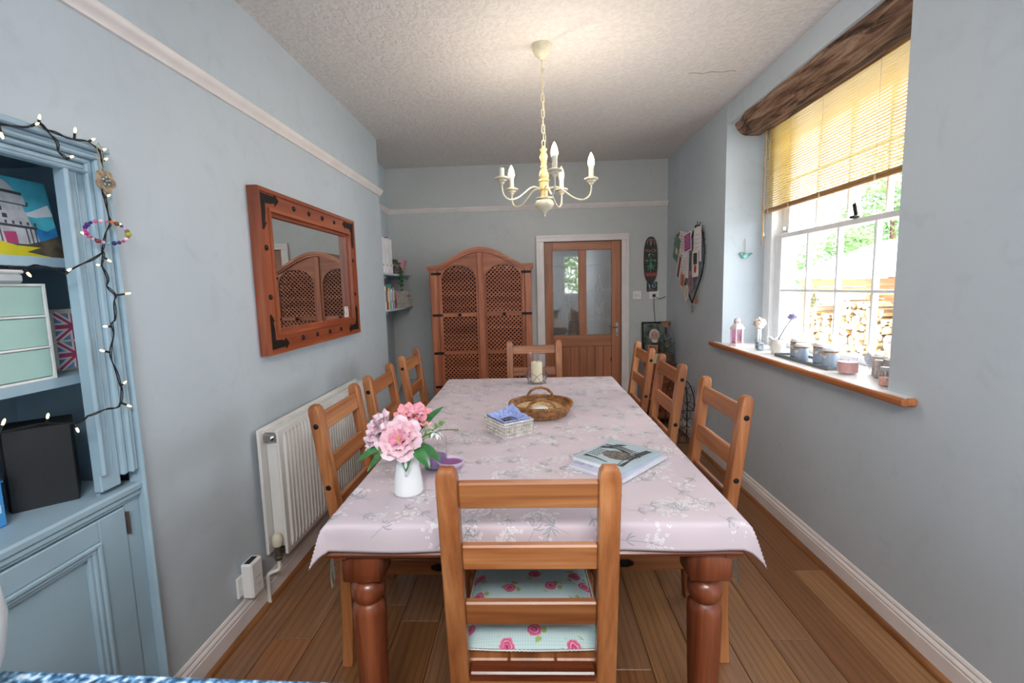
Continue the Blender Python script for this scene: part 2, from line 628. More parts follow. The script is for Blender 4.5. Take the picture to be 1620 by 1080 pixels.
# hall beyond the door
m = MB()
m.bx(-0.8, 2.0, YB + 1.5, YB + 1.6, -0.1, ZC)
m.bx(-0.85, -0.8, YB + .1, YB + 1.6, -0.1, ZC)
m.bx(2.0, 2.05, YB + .1, YB + 1.6, -0.1, ZC)
m.bx(-0.8, 2.0, YB + .1, YB + 1.6, ZC, ZC + .05)
m.bx(-0.8, 2.0, YB + .1, YB + 1.6, -0.15, -0.1)
struct('wall_hall', m, plain('beige_hall_paint', 'b7a48c', 0.7))
# rear (kitchen) wall with a wide window
RW = (0.92, 1.40, 1.15, 2.15)
m = MB()
m.bx(XL - .3, RW[0], YR - 0.1, YR, 0, ZC)
m.bx(RW[1], XR + .45, YR - 0.1, YR, 0, ZC)
m.bx(RW[0], RW[1], YR - 0.1, YR, 0, RW[2])
m.bx(RW[0], RW[1], YR - 0.1, YR, RW[3], ZC)
struct('wall_rear', m, M_WALL)
wr = MB()
for xx in (RW[0] + .02, RW[1] - .02):
    wr.bx(xx - 0.02, xx + 0.02, YR - 0.08, YR - 0.02, RW[2], RW[3], 0.004)
for zz in (RW[2] + .02, RW[3] - .02):
    wr.bx(RW[0], RW[1], YR - 0.075, YR - 0.025, zz - 0.02, zz + 0.02, 0.004)
wo = struct('window_2', wr, M_FRAME)
struct('pane', MB().bx(RW[0], RW[1], YR - 0.052, YR - 0.048, RW[2], RW[3]), M_PANE, wo)

wr = MB()
for yy in (-2.17, -1.45, -0.73): wr.bx(XL - 0.06, XL - 0.005, yy - .03, yy + .03, 0.9, 2.2, .004)
for zz in (.93, 2.17): wr.bx(XL - 0.055, XL - 0.008, -2.2, -.7, zz - .03, zz + .03, .004)
wo = struct('added_window', wr, M_FRAME)  # unseen side window, added to bring daylight onto the near right wall
struct('pane', MB().bx(XL - .032, XL - .028, -2.2, -.7, .9, 2.2), M_PANE, wo)

# skirting boards: swept profile (board, round, cove) and the wooden bead on the floor
def skirting(name, p, q, nrm):
    prof = [(0, 0), (0.016, 0), (0.016, 0.078), (0.013, 0.083), (0.0145, 0.090), (0.011, 0.098), (0.007, 0.102), (0.008, 0.110), (0.004, 0.119), (0, 0.121)]
    p, q, nrm = Vector(p), Vector(q), Vector(nrm)
    mb = MB()
    vs = [p + nrm * a + Vector((0, 0, b)) for a, b in prof] + [q + nrm * a + Vector((0, 0, b)) for a, b in prof]
    n = len(prof)
    mb.add(vs, [(i, (i + 1) % n, n + (i + 1) % n, n + i) for i in range(n)] + [tuple(range(n))[::-1], tuple(range(n, 2 * n))])
    o = struct(name, mb, M_TRIM, smooth=25)
    prof = [(0.016, 0), (0.036, 0), (0.035, 0.008), (0.030, 0.015), (0.023, 0.019), (0.016, 0.020)]
    mb = MB()
    vs = [p + nrm * a + Vector((0, 0, b)) for a, b in prof] + [q + nrm * a + Vector((0, 0, b)) for a, b in prof]
    n = len(prof)
    mb.add(vs, [(i, (i + 1) % n, n + (i + 1) % n, n + i) for i in range(n)] + [tuple(range(n))[::-1], tuple(range(n, 2 * n))])
    ax = 'y' if abs(nrm.x) > .5 else 'x'
    struct('floor_bead', mb, wood('bead_wood', '6a4022', '8a5a34', 'a27248', ax), o)
skirting('baseboard_left', (XL, 1.365, 0), (XL, YC, 0), (1, 0, 0))
skirting('baseboard_right', (XR, YR, 0), (XR, YB, 0), (-1, 0, 0))
skirting('baseboard_back', (XA, YB, 0), (0.09, YB, 0), (0, -1, 0))
skirting('baseboard_alcove', (XA, YC, 0), (XA, YB, 0), (1, 0, 0))

# picture rail
def rail(mb, p, q, nrm):
    prof = [(0, -0.026), (0.010, -0.024), (0.014, -0.012), (0.022, -0.002), (0.030, 0.010), (0.032, 0.022), (0.024, 0.028), (0, 0.030)]
    p, q, nrm = Vector(p), Vector(q), Vector(nrm)
    vs = [p + nrm * a + Vector((0, 0, b)) for a, b in prof] + [q + nrm * a + Vector((0, 0, b)) for a, b in prof]
    n = len(prof)
    mb.add(vs, [(i, (i + 1) % n, n + (i + 1) % n, n + i) for i in range(n)] + [tuple(range(n))[::-1], tuple(range(n, 2 * n))])
ZR = 2.171
m = MB(); rail(m, (XL, YR, ZR), (XL, YC + 0.01, ZR), (1, 0, 0)); struct('trim_1', m, M_TRIM)
m = MB(); rail(m, (XA, YC, ZR), (XA, YB, ZR), (1, 0, 0)); rail(m, (XA, YB, ZR), (XR, YB, ZR), (0, -1, 0)); struct('trim_2', m, M_TRIM)

# ------------------------------------------------------------ door_1: pine door with two etched panes
YD = YB + 0.02
fr = MB()
for x0, x1 in ((0.088, D0 + 0.004), (D1 - 0.004, 1.026)):
    fr.bx(x0, x1, YB - 0.018, YB + 0.02, 0, DT - 0.0022, 0.003)
    fr.bx(x0 + (0.0 if x0 < .5 else 0.045), x1 - (0.045 if x0 < .5 else 0), YB - 0.024, YB - 0.0185, 0, DT - .0022, 0.002)
fr.bx(0.088, 1.026, YB - 0.018, YB + 0.02, DT - 0.002, DT + 0.062, 0.004)
fr.bx(0.088, 1.026, YB - 0.024, YB - 0.0185, DT + 0.038, DT + 0.062, 0.002)
struct('trim_3', fr, M_TRIM)
dx0, dx1 = D0 + 0.008, D1 - 0.008
door = struct('door_1', MB().bx(dx0, dx0 + 0.085, YD, YD + 0.04, 0.008, DT - 0.006, 0.003), WP('z'))
for x0, x1, z0, z1, ax in ((dx1 - 0.092, dx1, 0.008, DT - 0.006, 'z'), (0.517, 0.597, 0.866, 1.735, 'z')):
    struct('stile', MB().bx(x0, x1, YD, YD + 0.04, z0, z1, 0.003), WP(ax), door)
for z0, z1 in ((1.735, DT - 0.006), (0.745, 0.866), (0.008, 0.20)):
    struct('door_rail', MB().bx(dx0 + 0.085, dx1 - 0.092, YD + 0.001, YD + 0.039, z0, z1, 0.003), WP('x'), door)
struct('stile', MB().bx(0.517, 0.597, YD, YD + 0.04, 0.2, 0.745, 0.003), WP('z'), door)
for a, b in ((dx0 + 0.085, 0.517), (0.597, dx1 - 0.092)):
    k = 3
    for i in range(k):
        w_ = (b - a) / k
        struct('panel_board', MB().bx(a + i * w_ + .001, a + (i + 1) * w_ - .001, YD + 0.012, YD + 0.028, 0.2, 0.745, 0.003), WP('z'), door)
def etched_mat():
    t = NT('frosted_door_glass')
    tr = t.n('BsdfTransparent'); tr.inputs[0].default_value = (0.62, 0.62, 0.62, 1)
    gl = t.n('BsdfGlossy'); gl.inputs['Roughness'].default_value = 0.025
    df = t.n('BsdfDiffuse'); df.inputs[0].default_value = lin('a5a29c')
    v = t.coords()
    no = t.n('TexNoise', i_Scale=16.0); t.l(v, no.inputs['Vector'])
    bp = t.n('Bump'); bp.inputs['Strength'].default_value = 0.012; t.l(no.outputs[0], bp.inputs['Height']); t.l(bp.outputs[0], gl.inputs['Normal'])
    m1 = t.n('MixShader'); m1.inputs[0].default_value = 0.28
    m2 = t.n('MixShader'); m2.inputs[0].default_value = 0.16
    t.l(tr.outputs[0], m1.inputs[1]); t.l(df.outputs[0], m1.inputs[2])
    t.l(m1.outputs[0], m2.inputs[1]); t.l(gl.outputs[0], m2.inputs[2])
    t.l(m2.outputs[0], t.out.inputs['Surface'])
    return t.m
M_ETCH = etched_mat()
M_ETCHL = plain('etched_white_lines', 'd8d8d2', 0.8)
for x0, x1 in ((dx0 + 0.085, 0.517), (0.597, dx1 - 0.092)):
    pn = struct('pane', MB().bx(x0, x1, YD + 0.016, YD + 0.020, 0.866, 1.735), M_ETCH, door)
    cxp = (x0 + x1) / 2
    e = MB()
    yy = YD + 0.0155
    def ln(pts, r=0.0012):
        e.tube([(cxp + a, yy, b) for a, b in pts], r, 4)
    for s in (-1, 1):
        ln([(0, 1.50), (s * 0.02, 1.42), (s * 0.035, 1.36), (s * 0.05, 1.32), (s * .02, 1.27), (0, 1.21)])
        ln([(s * 0.035, 1.19), (s * 0.03, 1.10), (s * 0.012, 1.16), (0, 1.08)])
        ln([(s * 0.045, 1.25), (s * 0.045, 1.02), (s * 0.10, 1.02)])
        ln([(s * 0.018, 1.0), (s * 0.018, 1.16), (s * 0.03, 1.20)])
        ln([(s * 0.03, 1.33), (s * 0.13, 1.33)])
        ln([(s * 0.13, 1.58), (s * 0.13, 1.0)])
    ln([(-0.13, 1.58), (0.13, 1.58)])
    ln([(-0.02, 1.33), (0, 1.36), (0.02, 1.33), (0, 1.30), (-0.02, 1.33)])
    struct('etched_pattern', e, M_ETCHL, pn)
h = struct('door_handle', MB().bx(0.892, 0.922, YD - 0.006, YD, 0.845, 0.985, 0.002), M_CHROME, door)
h2 = MB().cyl((0.907, YD - 0.035, 0.94), (0.907, YD, 0.94), 0.009)
h2.tube([(0.907, YD - 0.035, 0.94), (0.885, YD - 0.040, 0.943), (0.845, YD - 0.037, 0.944), (0.828, YD - 0.030, 0.944)], [0.008, 0.008, 0.006, 0.005])
struct('lever', h2, M_CHROME, h)
struct('keyhole', MB().box((0.907, YD - 0.0065, 0.875), (0.006, 0.001, 0.018)), M_BLACK, h)

# ------------------------------------------------------------ window_1: sash window, four panes wide
gy = [2.142, 2.430, 2.715, 3.001, 3.290]     # muntin centres and glass edges
wf = MB()
wf.bx(WX, WX + .16, WY0, 2.045, 0.905, 2.46, 0.003); wf.bx(WX, WX + .16, 3.375, WY1, 0.905, 2.46, 0.003)
wf.bx(WX - .014, WX, 2.005, 2.045, 0.93, 2.44, 0.003); wf.bx(WX - .014, WX, 3.375, 3.415, 0.93, 2.44, 0.003)
wf.bx(WX, WX + .16, 2.045, 3.375, 2.385, 2.46, 0.003); wf.bx(WX + .01, WX + .2, 2.045, 3.375, 0.88, 0.936, 0.003)
win = struct('window_1', wf, M_FRAME)
def sash(x, z0, z1, zm, rt, rb, name):
    s = MB()
    s.bx(x, x + 0.04, 2.05, gy[0], z0, z1, 0.003); s.bx(x, x + 0.04, gy[4], 3.37, z0, z1, 0.003)
    s.bx(x, x + 0.04, gy[0], gy[4], z0, z0 + rb, 0.003); s.bx(x, x + 0.04, gy[0], gy[4], z1 - rt, z1, 0.003)
    so = struct(name, s, M_FRAME, win)
    for y in gy[1:4]:
        g = MB(); g.bx(x + .004, x + 0.036, y - 0.009, y + 0.009, z0 + rb, z1 - rt, 0.004)
        struct('glazing_bar', g, M_FRAME, so)
    g = MB(); g.bx(x + .003, x + 0.037, gy[0], gy[4], zm - 0.009, zm + 0.009, 0.004)
    struct('glazing_bar', g, M_FRAME, so)
    ys = gy
    zs = [z0 + rb, zm, z1 - rt]
    for i in range(4):
        for j in range(2):
            struct('pane', MB().bx(x + 0.018, x + 0.021, ys[i], ys[i + 1], zs[j], zs[j + 1]), M_PANE, so)
    return so
sl = sash(WX + .012, 0.937, 1.685, 1.309, 0.030, 0.030, 'lower_sash')
su = sash(WX + .056, 1.655, 2.385, 2.035, 0.045, 0.030, 'upper_sash')
c = MB(); c.bx(WX - .002, WX + .03, 2.565, 2.60, 1.686, 1.70, 0.003); c.bar((WX + .02, 2.58, 1.70), (WX + .02, 2.60, 1.765), 0.010, 0.022, .003)
struct('sash_lock', c, M_IRON, win)
c = MB(); c.bx(WX + .052, WX + .056, 3.29, 3.36, 1.70, 1.712); c.bx(WX + .03, WX + .056, 3.31, 3.325, 1.71, 1.73)
struct('sash_bracket', c, M_CHROME, win)

# sill: white painted top, wooden nosing
m = MB().bx(1.372, WX + 0.012, WY0 + 0.001, WY1 - 0.001, 0.905, 0.9335, 0.0)
m.bx(1.372, XR, 1.76, 3.58, 0.9055, 0.9330)
sill = struct('window_sill', m, plain('white_sill_paint', 'e9e7e4', 0.35, var=0.02), win)
m = MB().bx(1.352, 1.374, 1.735, 3.612, 0.904, 0.934, 0.006)
m.bx(1.3745, XR, 1.735, 1.759, 0.904, 0.934, 0.006)
m.bx(1.3745, XR, 3.581, 3.612, 0.904, 0.934, 0.006)
struct('sill_nosing', m, WS('y'), sill)

# rough oak lintel beam
m = MB()
rb = random.Random(5)
from mathutils import noise
NYB, NA = 90, 28
sec = [(1.425, 2.468), (1.432, 2.445), (1.45, 2.41), (1.475, 2.385), (1.50, 2.372), (1.56, 2.366), (1.62, 2.37), (1.632, 2.40), (1.632, 2.47), (1.55, 2.475)]
def secpt(u):
    n = len(sec); k = u * n; i = int(k) % n; f = k - int(k)
    a, b = sec[i], sec[(i + 1) % n]
    return a[0] * (1 - f) + b[0] * f, a[1] * (1 - f) + b[1] * f
vs, fs = [], []
for j in range(NYB + 1):
    y = 1.87 + (3.505 - 1.87) * j / NYB
    for i in range(NA):
        px_, pz_ = secpt(i / NA)
        n_ = noise.noise(Vector((px_ * 14, y * 5, pz_ * 14)))
        n2_ = noise.noise(Vector((px_ * 60, y * 9, pz_ * 60)))
        dd = 0.012 * n_ + 0.004 * n2_
        cxx, czz = px_ - 1.55, pz_ - 2.425
        l_ = math.hypot(cxx, czz) + 1e-6
        taper = 0.0
        if y > 3.25: taper = (y - 3.25) * 0.10
        vs.append((px_ + dd * cxx / l_ + taper, y, min(pz_ + dd * czz / l_ + taper * .5, 2.52)))
for j in range(NYB):
    for i in range(NA):
        i2 = (i + 1) % NA
        fs.append((j * NA + i, j * NA + i2, (j + 1) * NA + i2, (j + 1) * NA + i))
m.add(vs, fs)
def beam_mat():
    t = NT('rough_oak_beam')
    v = t.coords(scale=(16, 1.6, 16), rnd=False)
    n1 = t.n('TexNoise', i_Scale=1.2, i_Detail=8.0, i_Roughness=0.65, i_Distortion=1.2)
    t.l(v, n1.inputs['Vector'])
    r = t.ramp(n1.outputs[0], [(0.38, lin('33221a')), (0.48, lin('7a5a46')), (0.60, lin('a98b74'))])
    t.l(r.outputs[0], t.b.inputs['Base Color'])
    t.b.inputs['Roughness'].default_value = 0.85
    t.bump(n1.outputs[0], 0.9, 0.02)
    return t.m
struct('lintel_beam', m, beam_mat(), None, smooth=60)['kind'] = 'structure'

# ------------------------------------------------------------ venetian blind
BY0, BY1, BX = 1.925, 3.41, 1.648
bl = Thing('venetian_blind', 'golden wooden venetian blind half lowered over the sash window', 'blind', (BX, 2.67, 2.40))
def blind_mat():
    t = NT('golden_slat')
    v = t.coords(scale=(20, 1, 20))
    no = t.n('TexNoise', i_Scale=1.5, i_Detail=4.0); t.l(v, no.inputs['Vector'])
    r = t.ramp(no.outputs[0], [(0.3, lin('d6bb68')), (0.7, lin('e3cd80'))])
    t.l(r.outputs[0], t.b.inputs['Base Color'])
    t.b.inputs['Roughness'].default_value = 0.35
    tl = t.n('BsdfTranslucent'); tl.inputs[0].default_value = lin('f2dd78')
    mx = t.n('MixShader'); mx.inputs[0].default_value = 0.22
    t.l(t.b.outputs[0], mx.inputs[1]); t.l(tl.outputs[0], mx.inputs[2]); t.l(mx.outputs[0], t.out.inputs['Surface'])
    return t.m
M_SLAT = blind_mat()
M_SLATW = wood('blind_rail_wood', 'a9793c', 'c2935a', 'd2a568', 'y', rough=0.35)
sm = MB()
L2 = (BY1 - BY0) / 2
def slf(u, v):
    a = (u - 0.5)
    return (a * 0.025, (v - .5) * 2 * L2, 0.0018 * (1 - 4 * a * a))
sm.grid(slf, 5, 1)
def slf2(u, v):
    p = slf(u, v); return (p[0], p[1], p[2] - 0.0012)
sm.grid(slf2, 5, 1, flip=True)
slat_me = sm.mesh('slat', M_SLAT, 60)
NS = 34
for i in range(NS):
    z = 1.862 + (2.372 - 1.862) * i / (NS - 1)
    link('slat', slat_me, bl.o, (0, (BY0 + BY1) / 2 - 2.67, z - 2.40), (0, math.radians(2.5), 0))
bl.part('head_rail', MB().bx(BX - .02, BX + .02, BY0, BY1, 2.378, 2.408, 0.003), M_SLATW, world=True)
bl.part('bottom_rail', MB().bx(BX - .013, BX + .013, BY0, BY1, 1.832, 1.846, 0.004), M_SLATW, world=True)
br_ = MB()
for i in range(4):
    br_.bx(BX - .012, BX + .012, BY0, BY1, 1.8465 + i * .0032, 1.8487 + i * .0032, 0.0005)
bl.part('gathered_slats', br_, M_SLATW, world=True, kind='stuff')
M_CORD = plain('pale_cord', 'e8d9a8', 0.8)
for y in (1.99, 2.35, 2.78, 3.10, 3.35):
    c = MB()
    c.tube([(BX - .0145, y, 2.38), (BX - .0145, y, 1.84)], 0.0011, 5)
    c.tube([(BX + .0145, y, 2.38), (BX + .0145, y, 1.84)], 0.0011, 5)
    c.box((BX - 0.015, y, 1.842), (0.003, 0.012, 0.022), 0.001)
    bl.part('ladder_cord', c, M_CORD, world=True)
c = MB().tube([(BX - .028, 3.385, 2.38), (BX - .03, 3.388, 1.95), (BX - .028, 3.39, 1.62)], 0.0035, 8)
bl.part('tilt_wand', c, M_SLATW, world=True)
c = MB().tube([(BX - .026, 3.375, 2.38), (BX - .027, 3.372, 1.70)], 0.0012, 5)
c.lathe([(0.002, 0.02), (0.006, 0), (0.004, -0.01)], 8, (BX - .027, 3.372, 1.69))
bl.part('pull_cord', c, M_CORD, world=True)

# ------------------------------------------------------------ outside
g = MB().bx(1.9, 40, -12, 40, -0.25, -0.15)
tag(solo('paving', g, plain('pale_paving', 'd8d4cc', 0.8), 'pale paving outside the window', 'paving'), kind='structure')
ls = Thing('log_store', 'open timber log store outside the window with a pale roof', 'log store', (4.7, 6.6, -0.15))
M_LSW = lambda ax: wood('orange_timber', '9a5a2c', 'c07a42', 'd69a60', ax, rough=0.7)
for y in (7.70, 5.55, 4.2):
    ls.part('post', MB().bx(4.36, 4.46, y - .05, y + .05, -0.15, 1.36, 0.006), M_LSW('z') if y > 6 else M_LSW('z'), world=True)
for y in (7.70, 4.2):
    ls.part('post', MB().bx(5.35, 5.45, y - .05, y + .05, -0.15, 1.36, 0.006), M_LSW('z'), world=True)
for i in range(2):
    ls.part('beam', MB().bx(4.33, 4.36, 4.15, 7.78, 1.165 + i * .105, 1.265 + i * .105, 0.004), M_LSW('y'), world=True)
for i in range(10):
    ls.part('back_board', MB().bx(5.46, 5.48, 4.15, 7.75, -0.1 + i * .145, 0.04 + i * .145, 0.003), M_LSW('y'), world=True)
rf = MB()
rf.add([(4.15, 4.0, 1.385), (4.15, 8.0, 1.385), (5.7, 8.0, 1.93), (5.7, 4.0, 1.93), (4.15, 4.0, 1.42), (4.15, 8.0, 1.42), (5.7, 8.0, 1.965), (5.7, 4.0, 1.965)],
       [(0, 1, 2, 3), (7, 6, 5, 4), (0, 4, 5, 1), (1, 5, 6, 2), (2, 6, 7, 3), (3, 7, 4, 0)])
ls.part('roof', rf, plain('pale_roof_felt', 'e4e2de', 0.7), world=True)
# split logs
M_LOG = []
for i, cc in enumerate(('e3cfa6', 'd8bd8c', 'eadbb8', 'c9a877')):
    M_LOG.append(wood('log_end_%d' % i, 'b58f5e', cc, 'efe2c4', 'x', rough=0.85, coat=0.0, scale=1.2))
M_BARK = plain('grey_bark', '7b6450', 0.9, var=.25)
rl = random.Random(3)
log_me = []
for k in range(8):
    if k % 8 == 0:
        poly = [(0.062 * math.cos(a) * rl.uniform(.85, 1.1), 0.058 * math.sin(a) * rl.uniform(.85, 1.1)) for a in [i * 2 * PI / 9 for i in range(9)]]
    else:
        a0 = rl.uniform(0, 6.28); sp = rl.uniform(1.2, 2.6)
        poly = [(-.045 * math.cos(a0 + sp / 2), -.045 * math.sin(a0 + sp / 2))] + [(0.095 * math.cos(a0 + sp * i / 5) - .045 * math.cos(a0 + sp / 2), 0.095 * math.sin(a0 + sp * i / 5) - .045 * math.sin(a0 + sp / 2)) for i in range(6)]
    mb = MB()
    # prism along local x: map poly (y,z)
    M = Matrix(((0, 0, 1, 0), (1, 0, 0, 0), (0, 1, 0, 0), (0, 0, 0, 1)))
    mb.prism(poly, -0.16, 0.16, M)
    me = mb.mesh('firewood_log', M_LOG[k % 4], 30)
    me.materials.append(M_BARK)
    for p_ in me.polygons:
        if abs(p_.normal.x) < .5 and (k % 8 == 0 or p_.index % 2): p_.material_index = 1
    log_me.append(me)
row_ = 0
z = -0.06
while z < 1.10:
    y = 5.35 + (0.055 if row_ % 2 else 0)
    top = 1.08 - 0.10 * abs(math.sin(row_))
    while y < 7.62:
        if z < 1.0 + 0.1 * math.sin(y * 5) and y > 5.4:
            o = link('firewood_log', rl.choice(log_me), None, (4.58 + rl.uniform(-.035, .035), y, z), (rl.uniform(0, 6.28), 0, rl.uniform(-.06, .06)))
            tag(o, 'split firewood log stacked in the log store outside the window', 'log', 'split logs stacked in the log store')
        y += rl.uniform(.10, .122)
    z += 0.098
    row_ += 1
# trees
def foliage(mb, blobs, n, rnd, s=0.06):
    for (c, r) in blobs:
        for _ in range(int(n * (r[0] * r[1] * r[2]) ** (1 / 3))):
            while True:
                p = Vector((rnd.uniform(-1, 1), rnd.uniform(-1, 1), rnd.uniform(-1, 1)))
                if p.length < 1 and rnd.random() < 0.25 + p.length: break
            q = Vector((c[0] + p.x * r[0], c[1] + p.y * r[1], c[2] + p.z * r[2]))
            a = Vector((rnd.uniform(-1, 1), rnd.uniform(-1, 1), rnd.uniform(-1, .3))).normalized()
            b = a.orthogonal().normalized()
            l = s * rnd.uniform(.7, 1.4)
            mb.add([q, q + a * l * .5 + b * l * .28, q + a * l, q + a * l * .5 - b * l * .28], [(0, 1, 2, 3)])
M_FOL = plain('bright_tree_leaf', '6f9c54', 0.5, var=0.35, vs=6)
rt_ = random.Random(9)
tr = Thing('garden_tree', 'leafy green tree rising behind the log store roof', 'tree', (9.4, 12.8, -0.15))
mb = MB(); foliage(mb, [((9.2, 12.9, 2.9), (.9, 1.3, 0.9)), ((9.2, 12.3, 3.9), (.8, 1.0, 1.0)), ((9.5, 13.8, 2.6), (.7, .8, .6)), ((9.4, 11.2, 3.2), (.6, .7, .6))], 1500, rt_, 0.13)
tr.part('foliage', mb, M_FOL, world=True, kind='stuff', smooth=0)
mb = MB().tube([(9.4, 12.8, -0.15), (9.5, 12.8, 1.5), (9.3, 12.7, 3.2)], [0.14, 0.1, 0.04], 8)
tr.part('trunk', mb, WB('z'), world=True)
tr = Thing('garden_shrub', 'rounded green shrub left of the log store outside', 'shrub', (7.0, 12.1, -0.15))
mb = MB(); foliage(mb, [((7.0, 11.7, 1.85), (.6, .9, .55)), ((7.0, 12.6, 1.5), (.5, .5, .5)), ((7.2, 11.0, 2.2), (.5, .5, .4))], 1500, rt_, 0.10)
tr.part('foliage', mb, M_FOL, world=True, kind='stuff', smooth=0)
mb = MB().tube([(7, 12.1, -.15), (7, 12.0, .6), (7, 11.8, 1.6)], [0.07, 0.05, 0.02], 8)
tr.part('trunk', mb, WB('z'), world=True)
# the low plant seen beside the post
tr = Thing('climbing_plant', 'thin pale climbing plant beside the log store post', 'plant', (4.7, 7.95, -.15))
mb = MB(); foliage(mb, [((4.7, 7.95, .35), (.1, .12, .5)), ((4.7, 7.98, .9), (.08, .1, .3))], 900, rt_, 0.05)
tr.part('foliage', mb, M_FOL, world=True, kind='stuff', smooth=0)
mb = MB().tube([(4.7, 7.95, -.15), (4.72, 7.97, .5), (4.7, 7.96, 1.1)], 0.008, 6)
tr.part('stem', mb, WB('z'), world=True)
# garden outside the kitchen window behind the camera
tr = Thing('hedge_tree', 'green tree in the garden behind the kitchen end', 'tree', (1.9, -7.5, -0.15))
mb = MB(); foliage(mb, [((1.9, -7.5, 2.0), (1.0, .6, .9))], 1500, rt_, 0.13)
tr.part('foliage', mb, M_FOL, world=True, kind='stuff', smooth=0)
tr.part('trunk', MB().tube([(1.9, -7.5, -.15), (1.9, -7.5, 1.8)], 0.08, 8), WB('z'), world=True)

# ------------------------------------------------------------ built-in cupboard on the left
CF = XL + 0.022    # front face of its casing
cu = Thing('alcove_cupboard', 'pale blue built-in cupboard with open shelves above a panelled door', 'cupboard', (XL, 0.81, 0))
c = MB()
c.bx(-1.68, -1.66, 0.272, 1.45, 0, 1.80)
c.bx(-1.68, XL - .02, 1.44, 1.46, 0, 1.80)
c.bx(-1.68, XL - .02, 0.272, 0.29, 0, 1.80)
c.bx(-1.68, XL - .02, 0.272, 1.45, 1.775, 1.80)
c.bx(-1.68, XL - .02, 0.272, 1.45, 0, 0.08)
c.add([(XL - .02, 1.232, .80), (-1.42, 1.46, .80), (-1.42, 1.46, 1.79), (XL - .02, 1.232, 1.79), (XL - .02, 1.245, .80), (-1.42, 1.475, .80), (-1.42, 1.475, 1.79), (XL - .02, 1.245, 1.79)], [(0, 1, 2, 3), (7, 6, 5, 4), (0, 3, 7, 4), (1, 5, 6, 2), (3, 2, 6, 7), (0, 4, 5, 1)])
cu.part('carcass', c, M_CUPIN, world=True)
def casing(mb, y0, y1, z0, z1, horizontal=False, flip=1):
    """stepped, moulded architrave strip"""
    pass
c = MB()
# right architrave: outer bead, flat, cove, inner jamb
def vstrip(mb, ya, yb, z0, z1, t, b=0.003): mb.bx(XL - 0.02, XL + t, ya, yb, z0, z1, b)
vstrip(c, 1.338, 1.352, 0.0, 1.793, 0.030, 0.005)
vstrip(c, 1.318, 1.338, 0.86, 1.778, 0.020, 0.005)
vstrip(c, 1.308, 1.320, 0.86, 1.770, 0.026, 0.005)
vstrip(c, 1.290, 1.308, 0.86, 1.760, 0.014, 0.004)
cu.part('right_architrave', c, M_CUP, world=True)
c = MB()
vstrip(c, 1.226, 1.290, 0.835, 1.715, 0.004, 0.003)
vstrip(c, 1.226, 1.240, 0.880, 1.715, 0.016, 0.005)
vstrip(c, 1.262, 1.264, 0.880, 1.715, 0.008, 0.001)
cu.part('jamb_post', c, M_CUP, world=True)
c = MB()
for (z0, z1, t) in ((1.775, 1.793, 0.034), (1.765, 1.775, 0.022), (1.752, 1.765, 0.028), (1.738, 1.752, 0.016), (1.722, 1.738, 0.006), (1.712, 1.722, 0.014)):
    c.bx(XL - .02, XL + t, 0.27, 1.352 if z0 > 1.76 else (1.318 if z0 > 1.75 else 1.300), z0, z1, 0.004)
cu.part('cornice', c, M_CUP, world=True)
c = MB(); vstrip(c, 0.27, 0.36, 0.0, 1.78, 0.02); cu.part('left_architrave', c, M_CUP, world=True)
c = MB()
c.bx(-1.66, XL + 0.022, 0.27, 1.352, 0.797, 0.822, 0.006)
cu.part('counter', c, M_CUP, world=True)
c = MB()
c.bx(XL - .01, XL + 0.016, 0.27, 1.348, 0.782, 0.797, 0.004)
c.bx(XL - .01, XL + 0.010, 0.27, 1.344, 0.772, 0.783, 0.004)
cu.part('counter_moulding', c, M_CUP, world=True)
for z, x in ((1.486, -1.262), (1.166, -1.262)):
    cu.part('shelf', MB().prism([(-1.66, .29), (x, .29), (x, 1.272), (-1.42, 1.452), (-1.66, 1.44)], z - 0.025, z), M_CUP, world=True)
c = MB()
vstrip(c, 1.286, 1.340, 0, 0.775, 0.006); vstrip(c, 0.36, 0.42, 0, 0.775, 0.006)
c.bx(XL - .02, XL + .006, 0.36, 1.34, 0, 0.09, .003)
cu.part('face_frame', c, M_CUP, world=True)
c = MB()
xd0, xd1 = XL - 0.012, XL + 0.010
c.bx(xd0, xd1, 1.196, 1.283, 0.095, 0.768, 0.003)
c.bx(xd0, xd1, 0.425, 0.51, 0.095, 0.768, 0.003)
c.bx(xd0, xd1, 0.51, 1.196, 0.708, 0.768, 0.003)
c.bx(xd0, xd1, 0.51, 1.196, 0.095, 0.19, 0.003)
c.bx(xd0, xd0 + 0.006, 0.51, 1.196, 0.19, 0.708)
dr = cu.part('door', c, M_CUP, world=True)
c = MB()
for k, (o_, t_) in enumerate(((0.0, 0.016), (0.012, 0.010), (0.022, 0.004))):
    y0, y1, z0, z1 = 0.51 + o_, 1.196 - o_, 0.19 + o_, 0.708 - o_
    w_ = 0.012
    c.bx(xd0, XL + t_, y1 - w_, y1, z0, z1, .003); c.bx(xd0, XL + t_, y0, y0 + w_, z0, z1, .003)
    c.bx(xd0, XL + t_, y0, y1, z1 - w_, z1, .003); c.bx(xd0, XL + t_, y0, y1, z0, z0 + w_, .003)
cu.part('panel_moulding', c, M_CUP, parent=dr, world=True)
M_RUST = plain('rusty_hinge_metal', '5e5751', 0.6, 0.4, var=.3)
c = MB().bx(XL + .004, XL + .012, 1.283, 1.290, 0.683, 0.750, 0.001); c.cyl((XL + .014, 1.2865, 0.683), (XL + .014, 1.2865, 0.750), 0.004, 8)
cu.part('hinge', c, M_RUST, parent=dr, world=True)
c = MB().bx(XL + .004, XL + .012, 1.283, 1.290, 0.15, 0.215, 0.001); c.cyl((XL + .014, 1.2865, 0.15), (XL + .014, 1.2865, 0.215), 0.004, 8)
cu.part('hinge', c, M_RUST, parent=dr, world=True)

